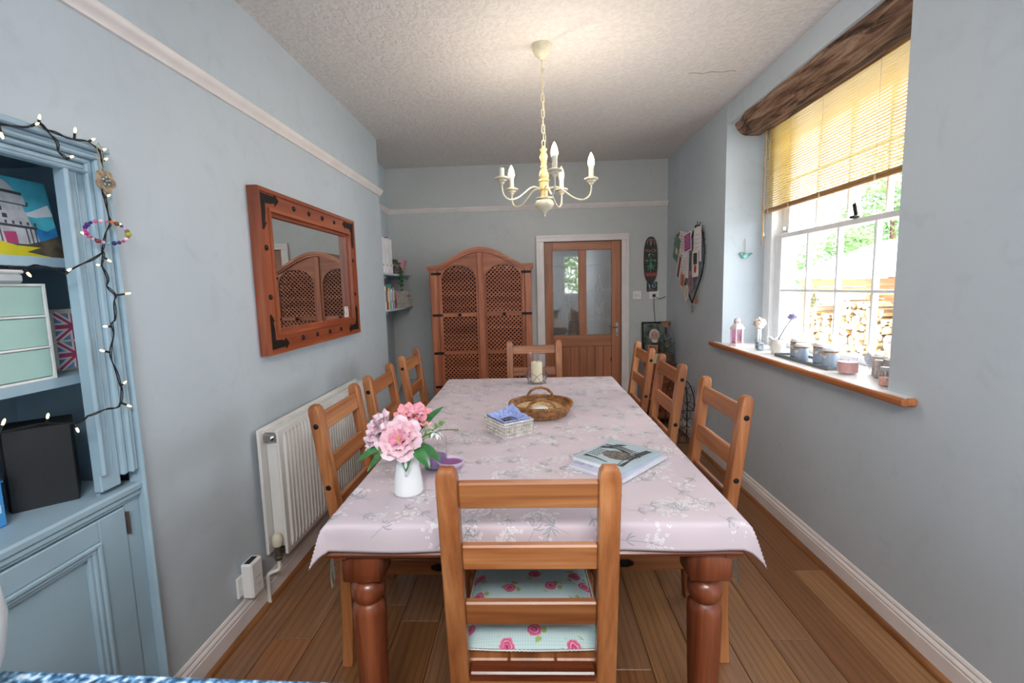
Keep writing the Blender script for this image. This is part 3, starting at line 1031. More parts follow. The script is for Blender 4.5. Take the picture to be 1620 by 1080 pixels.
# painting of a lighthouse on the top shelf (leaning canvas; flat shapes)
pt = Thing('lighthouse_painting', 'childlike canvas painting of a grey lighthouse under a turquoise sky', 'painting', (-1.315, 1.17, 1.487), rot=(0, math.radians(8), PI))
# local: picture plane faces -x rotated -> use y across, z up ; front face toward local -x
PW, PH = 0.30, 0.212
def lp(y): return -(y)      # world +y is local -y after the 180 degree turn
pt.part('canvas', MB().bx(0.0, 0.016, -PW / 2, PW / 2, 0, PH, 0.002), plain('canvas_turquoise', '4fb0c4', 0.6, var=.25, vs=10))
def flat(poly, d, mat, name):
    # poly in (across to the right as seen, up), origin bottom centre
    mb = MB()
    M = Matrix(((0, 0, -1, 0), (-1, 0, 0, 0), (0, 1, 0, 0), (0, 0, 0, 1)))
    mb.prism([(p[0], p[1]) for p in poly], d, d + 0.0006, M)
    return pt.part(name, mb, mat, smooth=0)
P_G = plain('painted_stone_grey', 'c9c8cc', 0.7, var=.12, vs=30)
P_D = plain('painted_dark_line', '4a4a52', 0.7)
P_Y = plain('painted_yellow', 'e0cf2c', 0.6)
P_B = plain('painted_brown', '5b5142', 0.7, var=.4, vs=25)
P_BL = plain('painted_deep_blue', '2c7cb8', 0.6, var=.2, vs=30)
P_W = plain('painted_cloud', 'd9dfe4', 0.7, var=.1)
P_P = plain('painted_pink_door', 'c0497c', 0.6)
flat([(0.05, 0.112), (0.09, 0.125), (0.14, 0.150), (0.148, 0.12), (0.10, 0.11)], 0.0002, P_W, 'cloud')
flat([(0.06, 0.02), (0.065, 0.07), (0.09, 0.082), (0.12, 0.075), (0.148, 0.09), (0.148, 0.02)], 0.0003, P_BL, 'headland')
tx = 0.028
flat([(tx - 0.052, 0.035), (tx - 0.045, 0.18), (tx - 0.03, 0.196), (tx + 0.01, 0.200), (tx + 0.03, 0.18), (tx + 0.068, 0.035)], 0.0008, P_G, 'tower')
flat([(tx - 0.062, 0.170), (tx - 0.062, 0.178), (tx + 0.048, 0.172), (tx + 0.046, 0.163)], 0.0014, P_D, 'gallery')
flat([(tx - 0.066, 0.142), (tx - 0.064, 0.152), (tx + 0.058, 0.148), (tx + 0.056, 0.137)], 0.0014, P_D, 'gallery')
flat([(tx - 0.060, 0.145), (tx - 0.058, 0.170), (tx + 0.050, 0.164), (tx + 0.052, 0.140)], 0.0016, P_G, 'lamp_room')
flat([(tx - 0.054, 0.080), (tx - 0.054, 0.086), (tx + 0.066, 0.083), (tx + 0.066, 0.076)], 0.0014, P_D, 'gallery')
for k in range(7):
    a = -0.048 + k * .018
    flat([(tx + a, 0.086), (tx + a, 0.094), (tx + a + .005, 0.094), (tx + a + .005, 0.086)], 0.0014, P_D, 'railing_post')
for k in (-0.042, -0.03, 0.035, 0.046, 0.057):
    flat([(tx + k, 0.038), (tx + k, 0.078), (tx + k + .003, 0.078), (tx + k + .003, 0.038)], 0.0014, P_D, 'buttress_line')
for (a, b) in ((-0.022, 0.118), (-0.014, 0.100)):
    flat([(tx + a, b), (tx + a, b + .011), (tx + a + .011, b + .011), (tx + a + .011, b)], 0.0014, P_D, 'painted_window')
flat([(tx - 0.02, 0.035), (tx - 0.022, 0.064), (tx + 0.008, 0.066), (tx + 0.008, 0.035)], 0.0018, P_P, 'painted_door')
flat([(-0.15, 0.0), (-0.15, 0.085), (-0.10, 0.075), (-0.05, 0.045), (0.0, 0.03), (0.06, 0.035), (0.11, 0.05), (0.15, 0.065), (0.15, 0.0)], 0.0010, P_B, 'rocks')
flat([(-0.10, 0.0), (-0.12, 0.018), (-0.02, 0.026), (-0.06, 0.050), (0.03, 0.030), (0.09, 0.028), (0.05, 0.014), (0.11, 0.004), (0.10, 0.0)], 0.0018, P_Y, 'beach')
# small blue tub behind the painting
solo('blue_tub', MB().lathe([(0.03, 0), (0.035, 0.002), (0.04, 0.20), (0.042, 0.205), (0.042, 0.225), (0.03, 0.232)], 20, (-1.40, 1.16, 1.487)), plain('slate_blue_plastic', '35607c', 0.4), 'slate blue lidded tub behind the lighthouse painting', 'tub', (-1.40, 1.16, 1.487))

# mint drawer chest on the middle shelf
ch = Thing('mini_drawer_chest', 'small white desktop chest with three mint green drawers', 'drawers', (-1.268, 1.07, 1.1665), rz=0.0)
M_WP = plain('white_card', 'e6e8e6', 0.5)
M_MINT = plain('mint_green_card', 'a3c6bd', 0.55, var=.03)
c = MB()
c.bx(-.17, 0, -.14, -.134, 0, .25); c.bx(-.17, 0, .134, .14, 0, .25); c.bx(-.17, 0, -.14, .14, 0, .006); c.bx(-.17, 0, -.14, .14, .244, .25); c.bx(-.17, -.165, -.14, .14, 0, .25)
for z in (.083, .164): c.bx(-.17, 0, -.14, .14, z, z + .005)
ch.part('body', c, M_WP)
for k in range(3):
    z0 = .008 + k * .081
    d = ch.part('drawer', MB().bx(-.16, -0.003, -.132, .132, z0, z0 + .073, .001), M_MINT)
    if k > 0:
        ch.part('finger_hole', MB().tube([(-0.0026, -.012, z0 + .073), (-0.0026, -.010, z0 + .062), (-.0026, 0, z0 + .058), (-.0026, .010, z0 + .062), (-.0026, .012, z0 + .073)], .004, 6).bx(-.0035, -.0022, -.011, .011, z0 + .060, z0 + .0735), M_BLACK, parent=d)
# clear plastic box on top of it
bxx = Thing('clear_box', 'small clear plastic box with white lid on the drawer chest', 'box', (-1.30, 1.085, 1.4175))
bxx.part('tray', MB().box((0, 0, .012), (.09, .13, .024), .006), plain('frosted_clear_plastic', 'b9c1c4', 0.2))
bxx.part('lid', MB().box((0, 0, .028), (.094, .134, .009), .004), M_PLASTIC)
# flag patterned tin leaning at the back of the same shelf
ft = Thing('flag_tin', 'cream edged tin printed with pale union flags behind the drawer chest', 'tin', (-1.36, 1.345, 1.1665), rz=math.radians(-10))
ft.part('tin_body', MB().box((0, 0, .09), (.05, .12, .18), .012), plain('cream_tin', 'd3cdbf', 0.4))
P_PB = plain('faded_blue_print', '6e8fb5', 0.5, var=.25, vs=40)
P_PR = plain('faded_red_print', 'b04a6a', 0.5)
P_PW = plain('print_white', 'dad8dc', 0.5)
for z0 in (.010, .092):
    q = ft.part('flag_print', MB().bx(.0252, .0258, -.048, .048, z0, z0 + .076), P_PB)
    c = MB()
    cx0, cz0 = 0, z0 + .038
    for dy, dz in ((.048, .038), (.048, -.038)):
        c.bar((.0262, -dy, cz0 - dz), (.0262, dy, cz0 + dz), .001, .018, 0)
    c.bx(.0260, .0266, -.011, .011, z0, z0 + .076); c.bx(.0260, .0266, -.048, .048, cz0 - .011, cz0 + .011)
    ft.part('white_cross', c, P_PW, parent=q)
    c = MB()
    for dy, dz in ((.048, .038), (.048, -.038)):
        c.bar((.0270, -dy, cz0 - dz), (.0270, dy, cz0 + dz), .001, .007, 0)
    c.bx(.0268, .0272, -.006, .006, z0, z0 + .076); c.bx(.0268, .0272, -.048, .048, cz0 - .006, cz0 + .006)
    ft.part('red_cross', c, P_PR, parent=q)

# black speaker on the counter
spk = Thing('speaker', 'black cube loudspeaker standing on the cupboard counter', 'speaker', (-1.353, 1.222, 0.822), rz=math.radians(-47))
M_SPK = plain('black_speaker_vinyl', '14171b', 0.55, bump=.2, bs=200)
spk.part('cabinet', MB().bx(-.065, .065, -.066, .066, 0, .218, .002), M_SPK)
spk.part('grille', MB().bx(-.063, .060, -.072, -.066, .003, .215, .003), plain('black_grille_cloth', '101419', 0.9, bump=.5, bs=400))
# things left of the speaker
c = MB().box((-1.330, 1.03, .822 + .075), (.06, .075, .15), .006, None)
bb = Thing('blue_carton', 'bright blue carton at the left edge of the cupboard counter', 'carton', (-1.33, 1.03, .822))
bb.part('carton_body', MB().box((-1.33, 1.03, .897), (.06, .085, .15), .005), plain('bright_blue_card', '3f8fd0', 0.45), world=True)
bb.part('carton_print', MB().box((-1.299, 1.045, .87), (.001, .03, .02), 0), plain('pale_print', 'b9d6ee', 0.5), world=True)
bb.part('carton_band', MB().box((-1.33, 1.03, .935), (.0612, .0862, .004), 0), plain('mid_blue', '2c6ca8', 0.5), world=True)
kk = Thing('gadget_stack', 'dark box of cables and a grey adapter beside the blue carton', 'box', (-1.43, 1.10, .822))
kk.part('dark_box', MB().box((-1.44, 1.10, .92), (.08, .09, .12), .006), plain('dark_plastic', '25282e', 0.5), world=True)
kk.part('grey_adapter', MB().box((-1.42, 1.125, .841), (.04, .045, .038), .006), plain('grey_plastic', '9aa0a0', 0.5), world=True)
kk.part('cable', MB().tube([(-1.39, 1.1, .98), (-1.38, 1.12, 1.0), (-1.385, 1.135, .96), (-1.38, 1.12, .90), (-1.39, 1.14, .86)], .004, 6), M_BLACK, world=True)

# string of fairy lights
fl = Thing('fairy_lights', 'string of warm white fairy lights on black cable around the cupboard', 'string lights', (-1.165, 1.3, 1.8))
main = [(1.061, 1.764), (1.124, 1.78), (1.152, 1.795), (1.177, 1.788), (1.208, 1.786), (1.251, 1.786), (1.278, 1.791), (1.31, 1.774), (1.312, 1.749), (1.317, 1.717), (1.305, 1.672), (1.311, 1.642), (1.319, 1.597), (1.318, 1.58), (1.298, 1.548), (1.28, 1.507), (1.281, 1.495), (1.274, 1.464), (1.285, 1.43), (1.286, 1.404), (1.307, 1.382), (1.298, 1.359), (1.294, 1.315), (1.28, 1.302), (1.284, 1.271), (1.269, 1.225), (1.275, 1.183), (1.285, 1.13), (1.289, 1.117), (1.276, 1.07), (1.226, 1.072), (1.178, 1.068)]
br1 = [(1.152, 1.795), (1.173, 1.781), (1.189, 1.764), (1.194, 1.742), (1.209, 1.728)]
br2 = [(1.281, 1.499), (1.235, 1.475), (1.178, 1.447), (1.161, 1.44), (1.139, 1.452), (1.102, 1.456), (1.058, 1.449), (1.019, 1.45), (0.9, 1.46)]
br3 = [(1.178, 1.068), (1.142, 1.061), (1.051, 1.082), (0.971, 1.088), (0.85, 1.09)]
br0 = [(1.061, 1.764), (0.95, 1.775), (0.8, 1.77), (0.6, 1.78)]
bul = [(1.152, 1.81), (1.129, 1.786), (1.242, 1.809), (1.278, 1.79), (1.314, 1.78), (1.32, 1.748), (1.21, 1.726), (1.313, 1.653), (1.228, 1.546), (1.342, 1.585), (1.296, 1.479), (1.261, 1.465), (1.348, 1.387), (1.259, 1.298), (1.239, 1.234), (1.288, 1.126), (1.305, 1.063), (1.143, 1.041), (1.075, 1.097), (0.98, 1.11), (1.163, 1.443), (1.077, 1.435), (1.061, 1.74)]
def smooth_path(P, k=5):
    out = []
    n = len(P)
    for i in range(n - 1):
        p0, p1, p2, p3 = P[max(i - 1, 0)], P[i], P[i + 1], P[min(i + 2, n - 1)]
        for j in range(k):
            t = j / k
            out.append(tuple(0.5 * ((2 * b) + (c_ - a) * t + (2 * a - 5 * b + 4 * c_ - d) * t * t + (-a + 3 * b - 3 * c_ + d) * t ** 3) for a, b, c_, d in zip(p0, p1, p2, p3)))
    out.append(tuple(P[-1]))
    return out
XC = -1.168
c = MB()
rc = random.Random(4)
allp = []
for pth in (main, br1, br2, br3, br0):
    p3 = smooth_path([(XC + rc.uniform(-.002, .003), a, b) for a, b in pth], 4)
    c.tube(p3, 0.0018, 5)
    allp += p3
    p4 = [(p[0] + .003, p[1] + .003 * math.sin(i * .9), p[2] + .003 * math.cos(i * .9)) for i, p in enumerate(p3)]
    c.tube(p4, 0.0015, 5)
fl.part('cable', c, M_BLACK, world=True)
M_BULB = plain('glowing_warm_bulb', 'ffe9b8', 0.3, emit='ffd591', estr=2.0)
for a, b in bul:
    q = min(allp, key=lambda p: (p[1] - a) ** 2 + (p[2] - b) ** 2)
    q = Vector(q); t = Vector((XC + .004, a, b))
    d = t - q
    if d.length < .012: d = Vector((0.004, 0.010, 0.008)); 
    e_ = q + d
    c = MB().tube([q, q + d * .7], .003, 6)
    so = fl.part('bulb_holder', c, M_BLACK, world=True)
    dn = d.normalized()
    c = MB().tube([q + d * .7, e_, e_ + dn * .004, e_ + dn * .007], [.0022, .0029, .0024, .0008], 7)
    o = fl.part('bulb', c, M_BULB, world=True)

# wooden flower ornament on twine
fo = Thing('flower_ornament', 'wooden flower ornament with silver centre hanging on twine', 'ornament', (-1.158, 1.308, 1.695))
poly = []
for k in range(60):
    a = 2 * PI * k / 60
    r = 0.024 + 0.0055 * abs(math.cos(2.5 * a + .4)) * 1.3
    poly.append((r * math.cos(a), r * math.sin(a)))
MF = Matrix(((0, 0, 1, 0), (1, 0, 0, 0), (0, 1, 0, 0), (0, 0, 0, 1)))
fo.part('wooden_flower', MB().prism(poly, -.003, .003, MF), plain('driftwood', 'a38e74', 0.7, var=.3, vs=60))
c = MB()
for k in range(5):
    a = 2 * PI * k / 5 + .3
    c.sphere((.004, .011 * math.cos(a), .011 * math.sin(a)), (.002, .0065, .0065), 8, 5)
c.sphere((.005, 0, 0), (.003, .004, .004), 8, 5)
fo.part('silver_centre', c, plain('dull_silver', '8b918c', 0.35, .7))
M_TWINE = plain('pale_twine', 'a9a08a', 0.9)
c = MB().tube([(0, 0, .024), (0, -.012, .06), (0, -.014, .09), (0, -.008, .1), (0, -.002, .09), (0, .001, .06), (0, .001, .024)], .0012, 5)
c.tube([(0, -.006, -.024), (.001, .004, -.06), (0, .008, -.10), (0.001, .002, -.13)], .0011, 5)
fo.part('twine', c, M_TWINE)
# bead bracelet
bb = Thing('bead_bracelet', 'loop of colourful beads hanging from the fairy lights', 'bracelet', (-1.160, 1.298, 1.556))
cols = ['c8408a', '3a2a80', '5a2c8a', '302870', 'd66a9a', 'e7c9d6', 'c87fa8', 'e06a2a', '7a4a3a', '5a4a8a', 'cbb8d8', 'a05a48', '9ac02a', 'c84a6a', 'e8e0e4', 'c03a70', '402a78', '2c2c70', '7ac0d0', 'd8a0b8', '8a3a3a', 'e0b8c0', 'd06090', 'b0308a']
for k, cc in enumerate(cols):
    a = PI - 2 * PI * k / len(cols)
    r = .0085 if cc == '9ac02a' else .0042 + .001 * (k % 3)
    c = MB().sphere((0, .068 * math.cos(a), .030 * math.sin(a) + .002 * math.cos(a)), r, 8, 6)
    bb.part('bead', c, plain('bead_' + cc, cc, .25, var=0))
c = MB().tube([(-.002, .068 * math.cos(a), .030 * math.sin(a) + .002 * math.cos(a)) for a in [i * 2 * PI / 24 for i in range(24)]], .0008, 4, closed=True)
bb.part('elastic', c, M_TWINE)

# ------------------------------------------------------------ wall mirror
mi = Thing('wall_mirror', 'rectangular mirror in red-brown wooden frame with black iron corner straps', 'mirror', (XL, 2.63, 1.10))
my0, my1, mz0, mz1 = 2.06, 3.205, 1.098, 1.843
def mitre(mb, side, w0, w1, x0, x1):
    """one mitred frame member between offsets w0..w1 from the outer edge, from depth x0 to x1"""
    A = [(my0 + w0, mz0 + w0), (my1 - w0, mz0 + w0), (my1 - w0, mz1 - w0), (my0 + w0, mz1 - w0)]
    B = [(my0 + w1, mz0 + w1), (my1 - w1, mz0 + w1), (my1 - w1, mz1 - w1), (my0 + w1, mz1 - w1)]
    i, j = side, (side + 1) % 4
    q = [A[i], A[j], B[j], B[i]]
    xs = (x0, x1)
    vs = [(x0, a, b) for a, b in q] + [(x1, a, b) for a, b in q]
    mb.add(vs, [(3, 2, 1, 0), (4, 5, 6, 7), (0, 1, 5, 4), (1, 2, 6, 5), (2, 3, 7, 6), (3, 0, 4, 7)])
for side in range(4):
    c = MB()
    mitre(c, side, 0, 0.018, XL + .001, XL + 0.048)
    mitre(c, side, 0.018, 0.082, XL + .001, XL + 0.040)
    mitre(c, side, 0.082, 0.098, XL + .001, XL + 0.050)
    mitre(c, side, 0.098, 0.112, XL + .001, XL + 0.028)
    mi.part('frame_member', c, WM('y' if side % 2 == 0 else 'z'), world=True, smooth=20)
mi.part('mirror_glass', MB().bx(XL + .002, XL + 0.012, my0 + .10, my1 - .10, mz0 + .10, mz1 - .10), M_MIRROR, world=True, smooth=0)
for (yc, sy) in ((my0 + .03, 1), (my1 - .03, -1)):
    for (zc, sz) in ((mz0 + .03, 1), (mz1 - .03, -1)):
        c = MB()
        x = XL + .040
        MM = Matrix(((0, 0, 1, x), (sy, 0, 0, yc), (0, sz, 0, zc), (0, 0, 0, 1)))
        c.prism([(-.006, -.006), (.12, -.004), (.12, -.018), (.155, .010), (.12, .038), (.12, .024), (.08, .032), (.034, .034), (.032, .08), (.024, .12), (.038, .12), (.010, .155), (-.018, .12), (-.004, .12)], 0, .003, MM)
        mi.part('iron_strap', c, M_IRON, world=True, smooth=20)
ys = [my0 + .10 + .0, ]
for z in (mz0 + .05, mz1 - .05):
    for k in range(4):
        y = 2.06 + .33 + k * .165
        c = MB().lathe([(.013, 0), (.012, .004), (.007, .008), (.001, .009)], 10, M=Matrix.Translation((XL + .04, y, z)) @ RY(PI / 2))
        mi.part('iron_stud', c, M_IRON, world=True)
for y in (my0 + .05, my1 - .05):
    for z in (1.36, 1.58):
        c = MB().lathe([(.013, 0), (.012, .004), (.007, .008), (.001, .009)], 10, M=Matrix.Translation((XL + .04, y, z)) @ RY(PI / 2))
        mi.part('iron_stud', c, M_IRON, world=True)

# small stickers / cards tucked into the mirror's lower corners
solo('fridge_card', MB().bx(XL + .013, XL + .0145, 2.165, 2.215, 1.200, 1.262), plain('pale_card_print', 'bcc6e0', .5, var=.3, vs=60), 'small pale printed card tucked in lower near corner of mirror', 'card', (XL + .013, 2.19, 1.2))
solo('snapshot', MB().bx(XL + .013, XL + .0145, 3.03, 3.095, 1.205, 1.28), plain('snapshot_print', 'dcd2cc', .5, var=.3, vs=50), 'small white snapshot tucked in lower far corner of mirror', 'card', (XL + .013, 3.06, 1.2))

# ------------------------------------------------------------ radiator
ra = Thing('radiator', 'white double panel radiator with ribbed face below the mirror', 'radiator', (XL + .07, 2.5, 0))
ry0, ry1, rz0, rz1 = 1.965, 3.10, 0.215, 0.782
def rpanel(x):
    c = MB()
    n = 32
    prof = []
    pts = []
    for k in range(n):
        a = ry0 + .035 + (ry1 - ry0 - .07) * k / n
        b = (ry1 - ry0 - .07) / n
        pts += [(a, 0.0), (a + b * .18, 0.010), (a + b * .62, 0.010), (a + b * .80, 0.0)]
    pts = [(ry0, 0.004)] + [(ry0 + .02, .004)] + pts + [(ry1 - .02, .004), (ry1, .004)]
    vs = []
    zz = [rz0, rz0 + .02, rz0 + .05, rz1 - .05, rz1 - .02, rz1]
    for j, z in enumerate(zz):
        for (a, b) in pts:
            d = b if 2 <= j <= 3 else (.004 if j in (1, 4) else 0.0)
            vs.append((x + d, a, z))
    m_ = len(pts)
    fs = [(j * m_ + i, j * m_ + i + 1, (j + 1) * m_ + i + 1, (j + 1) * m_ + i) for j in range(5) for i in range(m_ - 1)]
    c.add(vs, fs)
    c.bx(x - .012, x + .001, ry0, ry1, rz0, rz1, .003)
    return c
ra.part('front_panel', rpanel(-1.102), M_RAD, world=True, smooth=20)
ra.part('rear_panel', MB().bx(-1.184, -1.170, 1.935, 3.10, rz0 + .01, rz1 + .012, .004), M_RAD, world=True)
c = MB()
for k in range(60):
    y = ry0 + .02 + (ry1 - ry0 - .04) * k / 59
    c.bx(-1.168, -1.114, y, y + .002, rz0 + .03, rz1 - .03)
ra.part('fins', c, M_RAD, world=True, kind='stuff')
c = MB()
for i in range(46):
    y = ry0 + .01 + (ry1 - ry0 - .02) * i / 45
    c.bx(-1.168, -1.114, y, y + .010, rz1 - .008, rz1 - .004)
c.bx(-1.170, -1.164, ry0, ry1, rz1 - .012, rz1 + .002); c.bx(-1.118, -1.112, ry0, ry1, rz1 - .012, rz1 + .002)
ra.part('top_grille', c, M_RAD, world=True, kind='stuff')
c = MB().bx(-1.180, -1.110, ry0 + .0, ry0 + .006, rz1 - .05, rz1 - .02, .002)
c.cyl((-1.14, ry0 - .012, rz1 - .035), (-1.14, ry0 + .01, rz1 - .035), .012, 10)
ra.part('bleed_plug', c, M_CHROME, world=True)
for y in (1.955, 3.12):
    c = MB()
    c.lathe([(.014, .0), (.016, .01), (.018, .015), (.012, .02), (.011, .05), (.015, .055), (.015, .065)], 14, (-1.14, y, .195))
    c.cyl((-1.14, y, .225), (-1.14, y + (.06 if y < 2.5 else -.06), .225), .010, 12)
    c.cyl((-1.14, y + (.02 if y < 2.5 else -.02), .225), (-1.14, y + (.036 if y < 2.5 else -.036), .225), .016, 6)
    ra.part('valve_body', c, plain('aged_brass_valve', '6f675c', .4, .7, var=.2), world=True)
    c = MB().lathe([(.019, 0), (.022, .006), (.022, .03), (.020, .045), (.014, .054), (.002, .056)], 16, (-1.14, y, .262))
    ra.part('valve_cap', c, plain('cream_valve_cap', 'd8d0bb', .4), world=True)
    c = MB().tube(smooth_path([(-1.14, y, .20), (-1.14, y, .165), (-1.145, y - .005, .150), (-1.165, y - .02, .148), (-1.178, y - .028, .14), (-1.180, y - .03, .11), (-1.180, y - .03, .0)], 4), .0085, 8)
    ra.part('pipe', c, plain('white_painted_pipe', 'dddad4', .35), world=True)

# plug-in network adapter in a wall socket
pl = Thing('plug_in_adapter', 'white plug-in network adapter low on the left wall beside the radiator', 'adapter', (XL, 1.80, .20))
pl.part('socket_plate', MB().bx(XL, XL + .010, 1.745, 1.885, .150, .236, .003), M_PLASTIC, world=True)
pl.part('adapter_body', MB().bx(XL + .010, XL + .058, 1.765, 1.845, .137, .285, .007), M_PLASTIC, world=True)
pl.part('port', MB().bx(XL + .022, XL + .046, 1.775, 1.832, .2848, .2856), plain('port_black', '1d1d20', .6), world=True)
c = MB()
for k in range(3):
    r = .008 + k * .007
    c.tube([(XL + .0583, 1.805 + r * math.cos(a), .165 + r * math.sin(a)) for a in [math.radians(30 + 12 * i) for i in range(11)]], .0009, 4)
c.bx(XL + .0578, XL + .0586, 1.785, 1.828, .212, .2145)
pl.part('printed_signal_mark', c, plain('light_grey_print', 'a9aeb2', .5), world=True)

# ------------------------------------------------------------ chandelier
CX, CY = 0.095, 2.58
cd = Thing('chandelier', 'cream five-arm chandelier with candle bulbs hanging on a chain', 'chandelier', (CX, CY, ZC))
cd.part('ceiling_rose', MB().lathe([(.002, -.072), (.010, -.070), (.024, -.060), (.040, -.042), (.049, -.020), (.052, -.004), (.053, 0)], 24, (CX, CY, ZC)), M_CREAM, world=True)
c = MB().cyl((CX, CY, ZC - .07), (CX, CY, ZC - .108), .004, 8)
c.torus((CX, CY, ZC - .118), .009, .0022, 14, 6, axis='y')
cd.part('hook', c, M_CREAM, world=True)
z = ZC - .125
k = 0
while z > 2.100:
    L = .030
    c = MB()
    pts = []
    for i in range(14):
        a = 2 * PI * i / 14
        u, w_ = .0078 * math.cos(a), (.0145 if math.sin(a) > 0 else -.0145) + .0075 * math.sin(a)
        pts.append((CX + (u if k % 2 else 0), CY + (0 if k % 2 else u), z - .015 + w_))
    c.tube(pts, .0021, 5, closed=True)
    cd.part('chain_link', c, M_CREAM, world=True)
    z -= .0385
    k += 1
c = MB().tube(smooth_path([(CX + .004, CY, ZC - .11), (CX - .004, CY + .002, 2.40), (CX + .006, CY, 2.30), (CX - .003, CY, 2.22), (CX + .012, CY, 2.15), (CX + .004, CY, 2.095)], 5), .0017, 6)
cd.part('flex', c, M_CREAMY, world=True)
prof = [(.004, 2.105), (.006, 2.095), (.014, 2.090), (.0155, 2.084), (.011, 2.078), (.0105, 2.070), (.015, 2.062), (.0165, 2.050), (.014, 2.036), (.0115, 2.030), (.014, 2.026), (.0115, 2.020),
        (.0105, 2.010), (.013, 2.003), (.0135, 1.995), (.0105, 1.990), (.013, 1.985), (.0175, 1.972), (.0205, 1.955), (.0195, 1.945), (.017, 1.938), (.022, 1.932), (.023, 1.926), (.019, 1.921), (.0185, 1.905), (.021, 1.893), (.021, 1.884), (.015, 1.878), (.0145, 1.850), (.018, 1.838)]
cd.part('turned_column', MB().lathe([(r * 1.28, z) for r, z in prof[::-1]], 20, (CX, CY, 0)), M_CREAMY, world=True)
prof = [(.001, 1.742), (.004, 1.746), (.004, 1.754), (.002, 1.758), (.010, 1.764), (.014, 1.774), (.030, 1.786), (.038, 1.800), (.039, 1.812), (.034, 1.824), (.024, 1.832), (.034, 1.836), (.034, 1.842), (.018, 1.845)]
cd.part('bowl', MB().lathe([(r * 1.3, z) for r, z in prof], 24, (CX, CY, 0)), M_CREAM, world=True)
M_BULBL = plain('lit_candle_bulb', 'fff3d6', .3, emit='ffe2b0', estr=9.0)
M_BULBO = plain('unlit_candle_bulb', 'd9d2bd', .25)
angs = [172, 215, 300, 70, 8]     # two left, front right, rear, right
angs = [168, 228, 318, 82, 8]
state = [0, 1, 2, 2, 2]
def arm_thing(a, lit, bulb=True):
    ca, sa = math.cos(math.radians(a)), math.sin(math.radians(a))
    R = .245
    pr = [(.016, 1.880), (.035, 1.890), (.06, 1.893), (.085, 1.885), (.115, 1.862), (.15, 1.836), (.185, 1.822), (.215, 1.824), (.237, 1.842), (.245, 1.868), (R, 1.895)]
    pr = smooth_path(pr, 4)
    ar = cd.part('arm', MB().tube([(CX + r * ca, CY + r * sa, z) for r, z in pr], .0042, 8), M_CREAM, world=True)
    ax, ay = CX + R * ca, CY + R * sa
    cd.part('drip_pan', MB().lathe([(.006, 1.892), (.012, 1.900), (.014, 1.905), (.021, 1.908), (.023, 1.914), (.036, 1.920), (.036, 1.926), (.024, 1.931), (.010, 1.932)], 18, (ax, ay, 0)), M_CREAM, parent=ar, world=True)
    cd.part('candle_tube', MB().lathe([(.012, 1.930), (.0125, 1.932), (.0125, 1.972), (.010, 1.973)], 14, (ax, ay, 0)), plain('ivory_candle_sleeve', 'e3dfcf', .5), parent=ar, world=True)
    if bulb:
        cd.part('bulb_collar', MB().lathe([(.011, 1.972), (.0135, 1.976), (.0150, 1.990)], 14, (ax, ay, 0)), plain('white_bulb_collar', 'ece8de', .4), parent=ar, world=True)
        bo = cd.part('bulb', MB().lathe([(.0150, 1.990), (.0175, 2.000), (.0165, 2.016), (.0115, 2.034), (.005, 2.048), (.001, 2.054)], 16, (ax, ay, 0)), M_BULBL if lit else M_BULBO, parent=ar, world=True)
arm_thing(208, 0, False)
arm_thing(136, 1)
arm_thing(280, 1)
arm_thing(64, 0)
arm_thing(352, 1)

# ------------------------------------------------------------ wardrobe with lattice doors
wd = Thing('lattice_wardrobe', 'tall arched red-brown wardrobe with diagonal lattice doors', 'wardrobe', (-.438, 4.60, 0))
wx0, wx1, wy0, wy1 = -.905, .030, 4.36, 4.86
def topz(x):
    u = (x - (wx0 + wx1) / 2) / ((wx1 - wx0) / 2)
    if abs(u) > .82: return 1.568
    s = math.cos(u / .82 * PI / 2)
    return 1.568 + .158 * (s ** 1.25)
def strip(mb, xs, zlo, zhi, y0, y1):
    n = len(xs)
    vs = []
    for x in xs:
        a, b = zlo(x), zhi(x)
        vs += [(x, y0, a), (x, y0, b), (x, y1, b), (x, y1, a)]
    fs = []
    for i in range(n - 1):
        for k in range(4):
            k2 = (k + 1) % 4
            fs.append((i * 4 + k, (i + 1) * 4 + k, (i + 1) * 4 + k2, i * 4 + k2))
    fs += [(0, 1, 2, 3), tuple((n - 1) * 4 + k for k in (3, 2, 1, 0))]
    mb.add(vs, fs)
def lins(a, b, n): return [a + (b - a) * i / n for i in range(n + 1)]
c = MB(); strip(c, lins(wx0 - .018, wx1 + .018, 60), lambda x: topz(x) - .004, lambda x: topz(x) + .022, wy0 - .03, wy1)
strip(c, lins(wx0 - .008, wx1 + .008, 60), lambda x: topz(x) - .020, lambda x: topz(x) - .004, wy0 - .018, wy1 - .01)
wd.part('cornice', c, WC('x'), world=True)
for x0, x1 in ((wx0, wx0 + .075), (wx1 - .062, wx1)):
    wd.part('corner_post', MB().bx(x0, x1, wy0, wy0 + .06, 0, 1.56, .004), WC('z'), world=True)
wd.part('side_panel', MB().bx(wx0, wx0 + .02, wy0 + .06, wy1, .06, 1.55), WC('z'), world=True)
wd.part('side_panel', MB().bx(wx1 - .02, wx1, wy0 + .06, wy1, .06, 1.55), WC('z'), world=True)
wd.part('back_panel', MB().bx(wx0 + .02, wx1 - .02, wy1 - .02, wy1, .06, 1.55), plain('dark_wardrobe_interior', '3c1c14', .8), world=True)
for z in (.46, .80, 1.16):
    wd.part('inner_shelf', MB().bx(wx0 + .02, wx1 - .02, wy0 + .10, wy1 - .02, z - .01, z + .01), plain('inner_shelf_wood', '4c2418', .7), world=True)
wd.part('plinth', MB().bx(wx0, wx1, wy0, wy1, 0, .07, .004), WC('x'), world=True)
xm = -.438
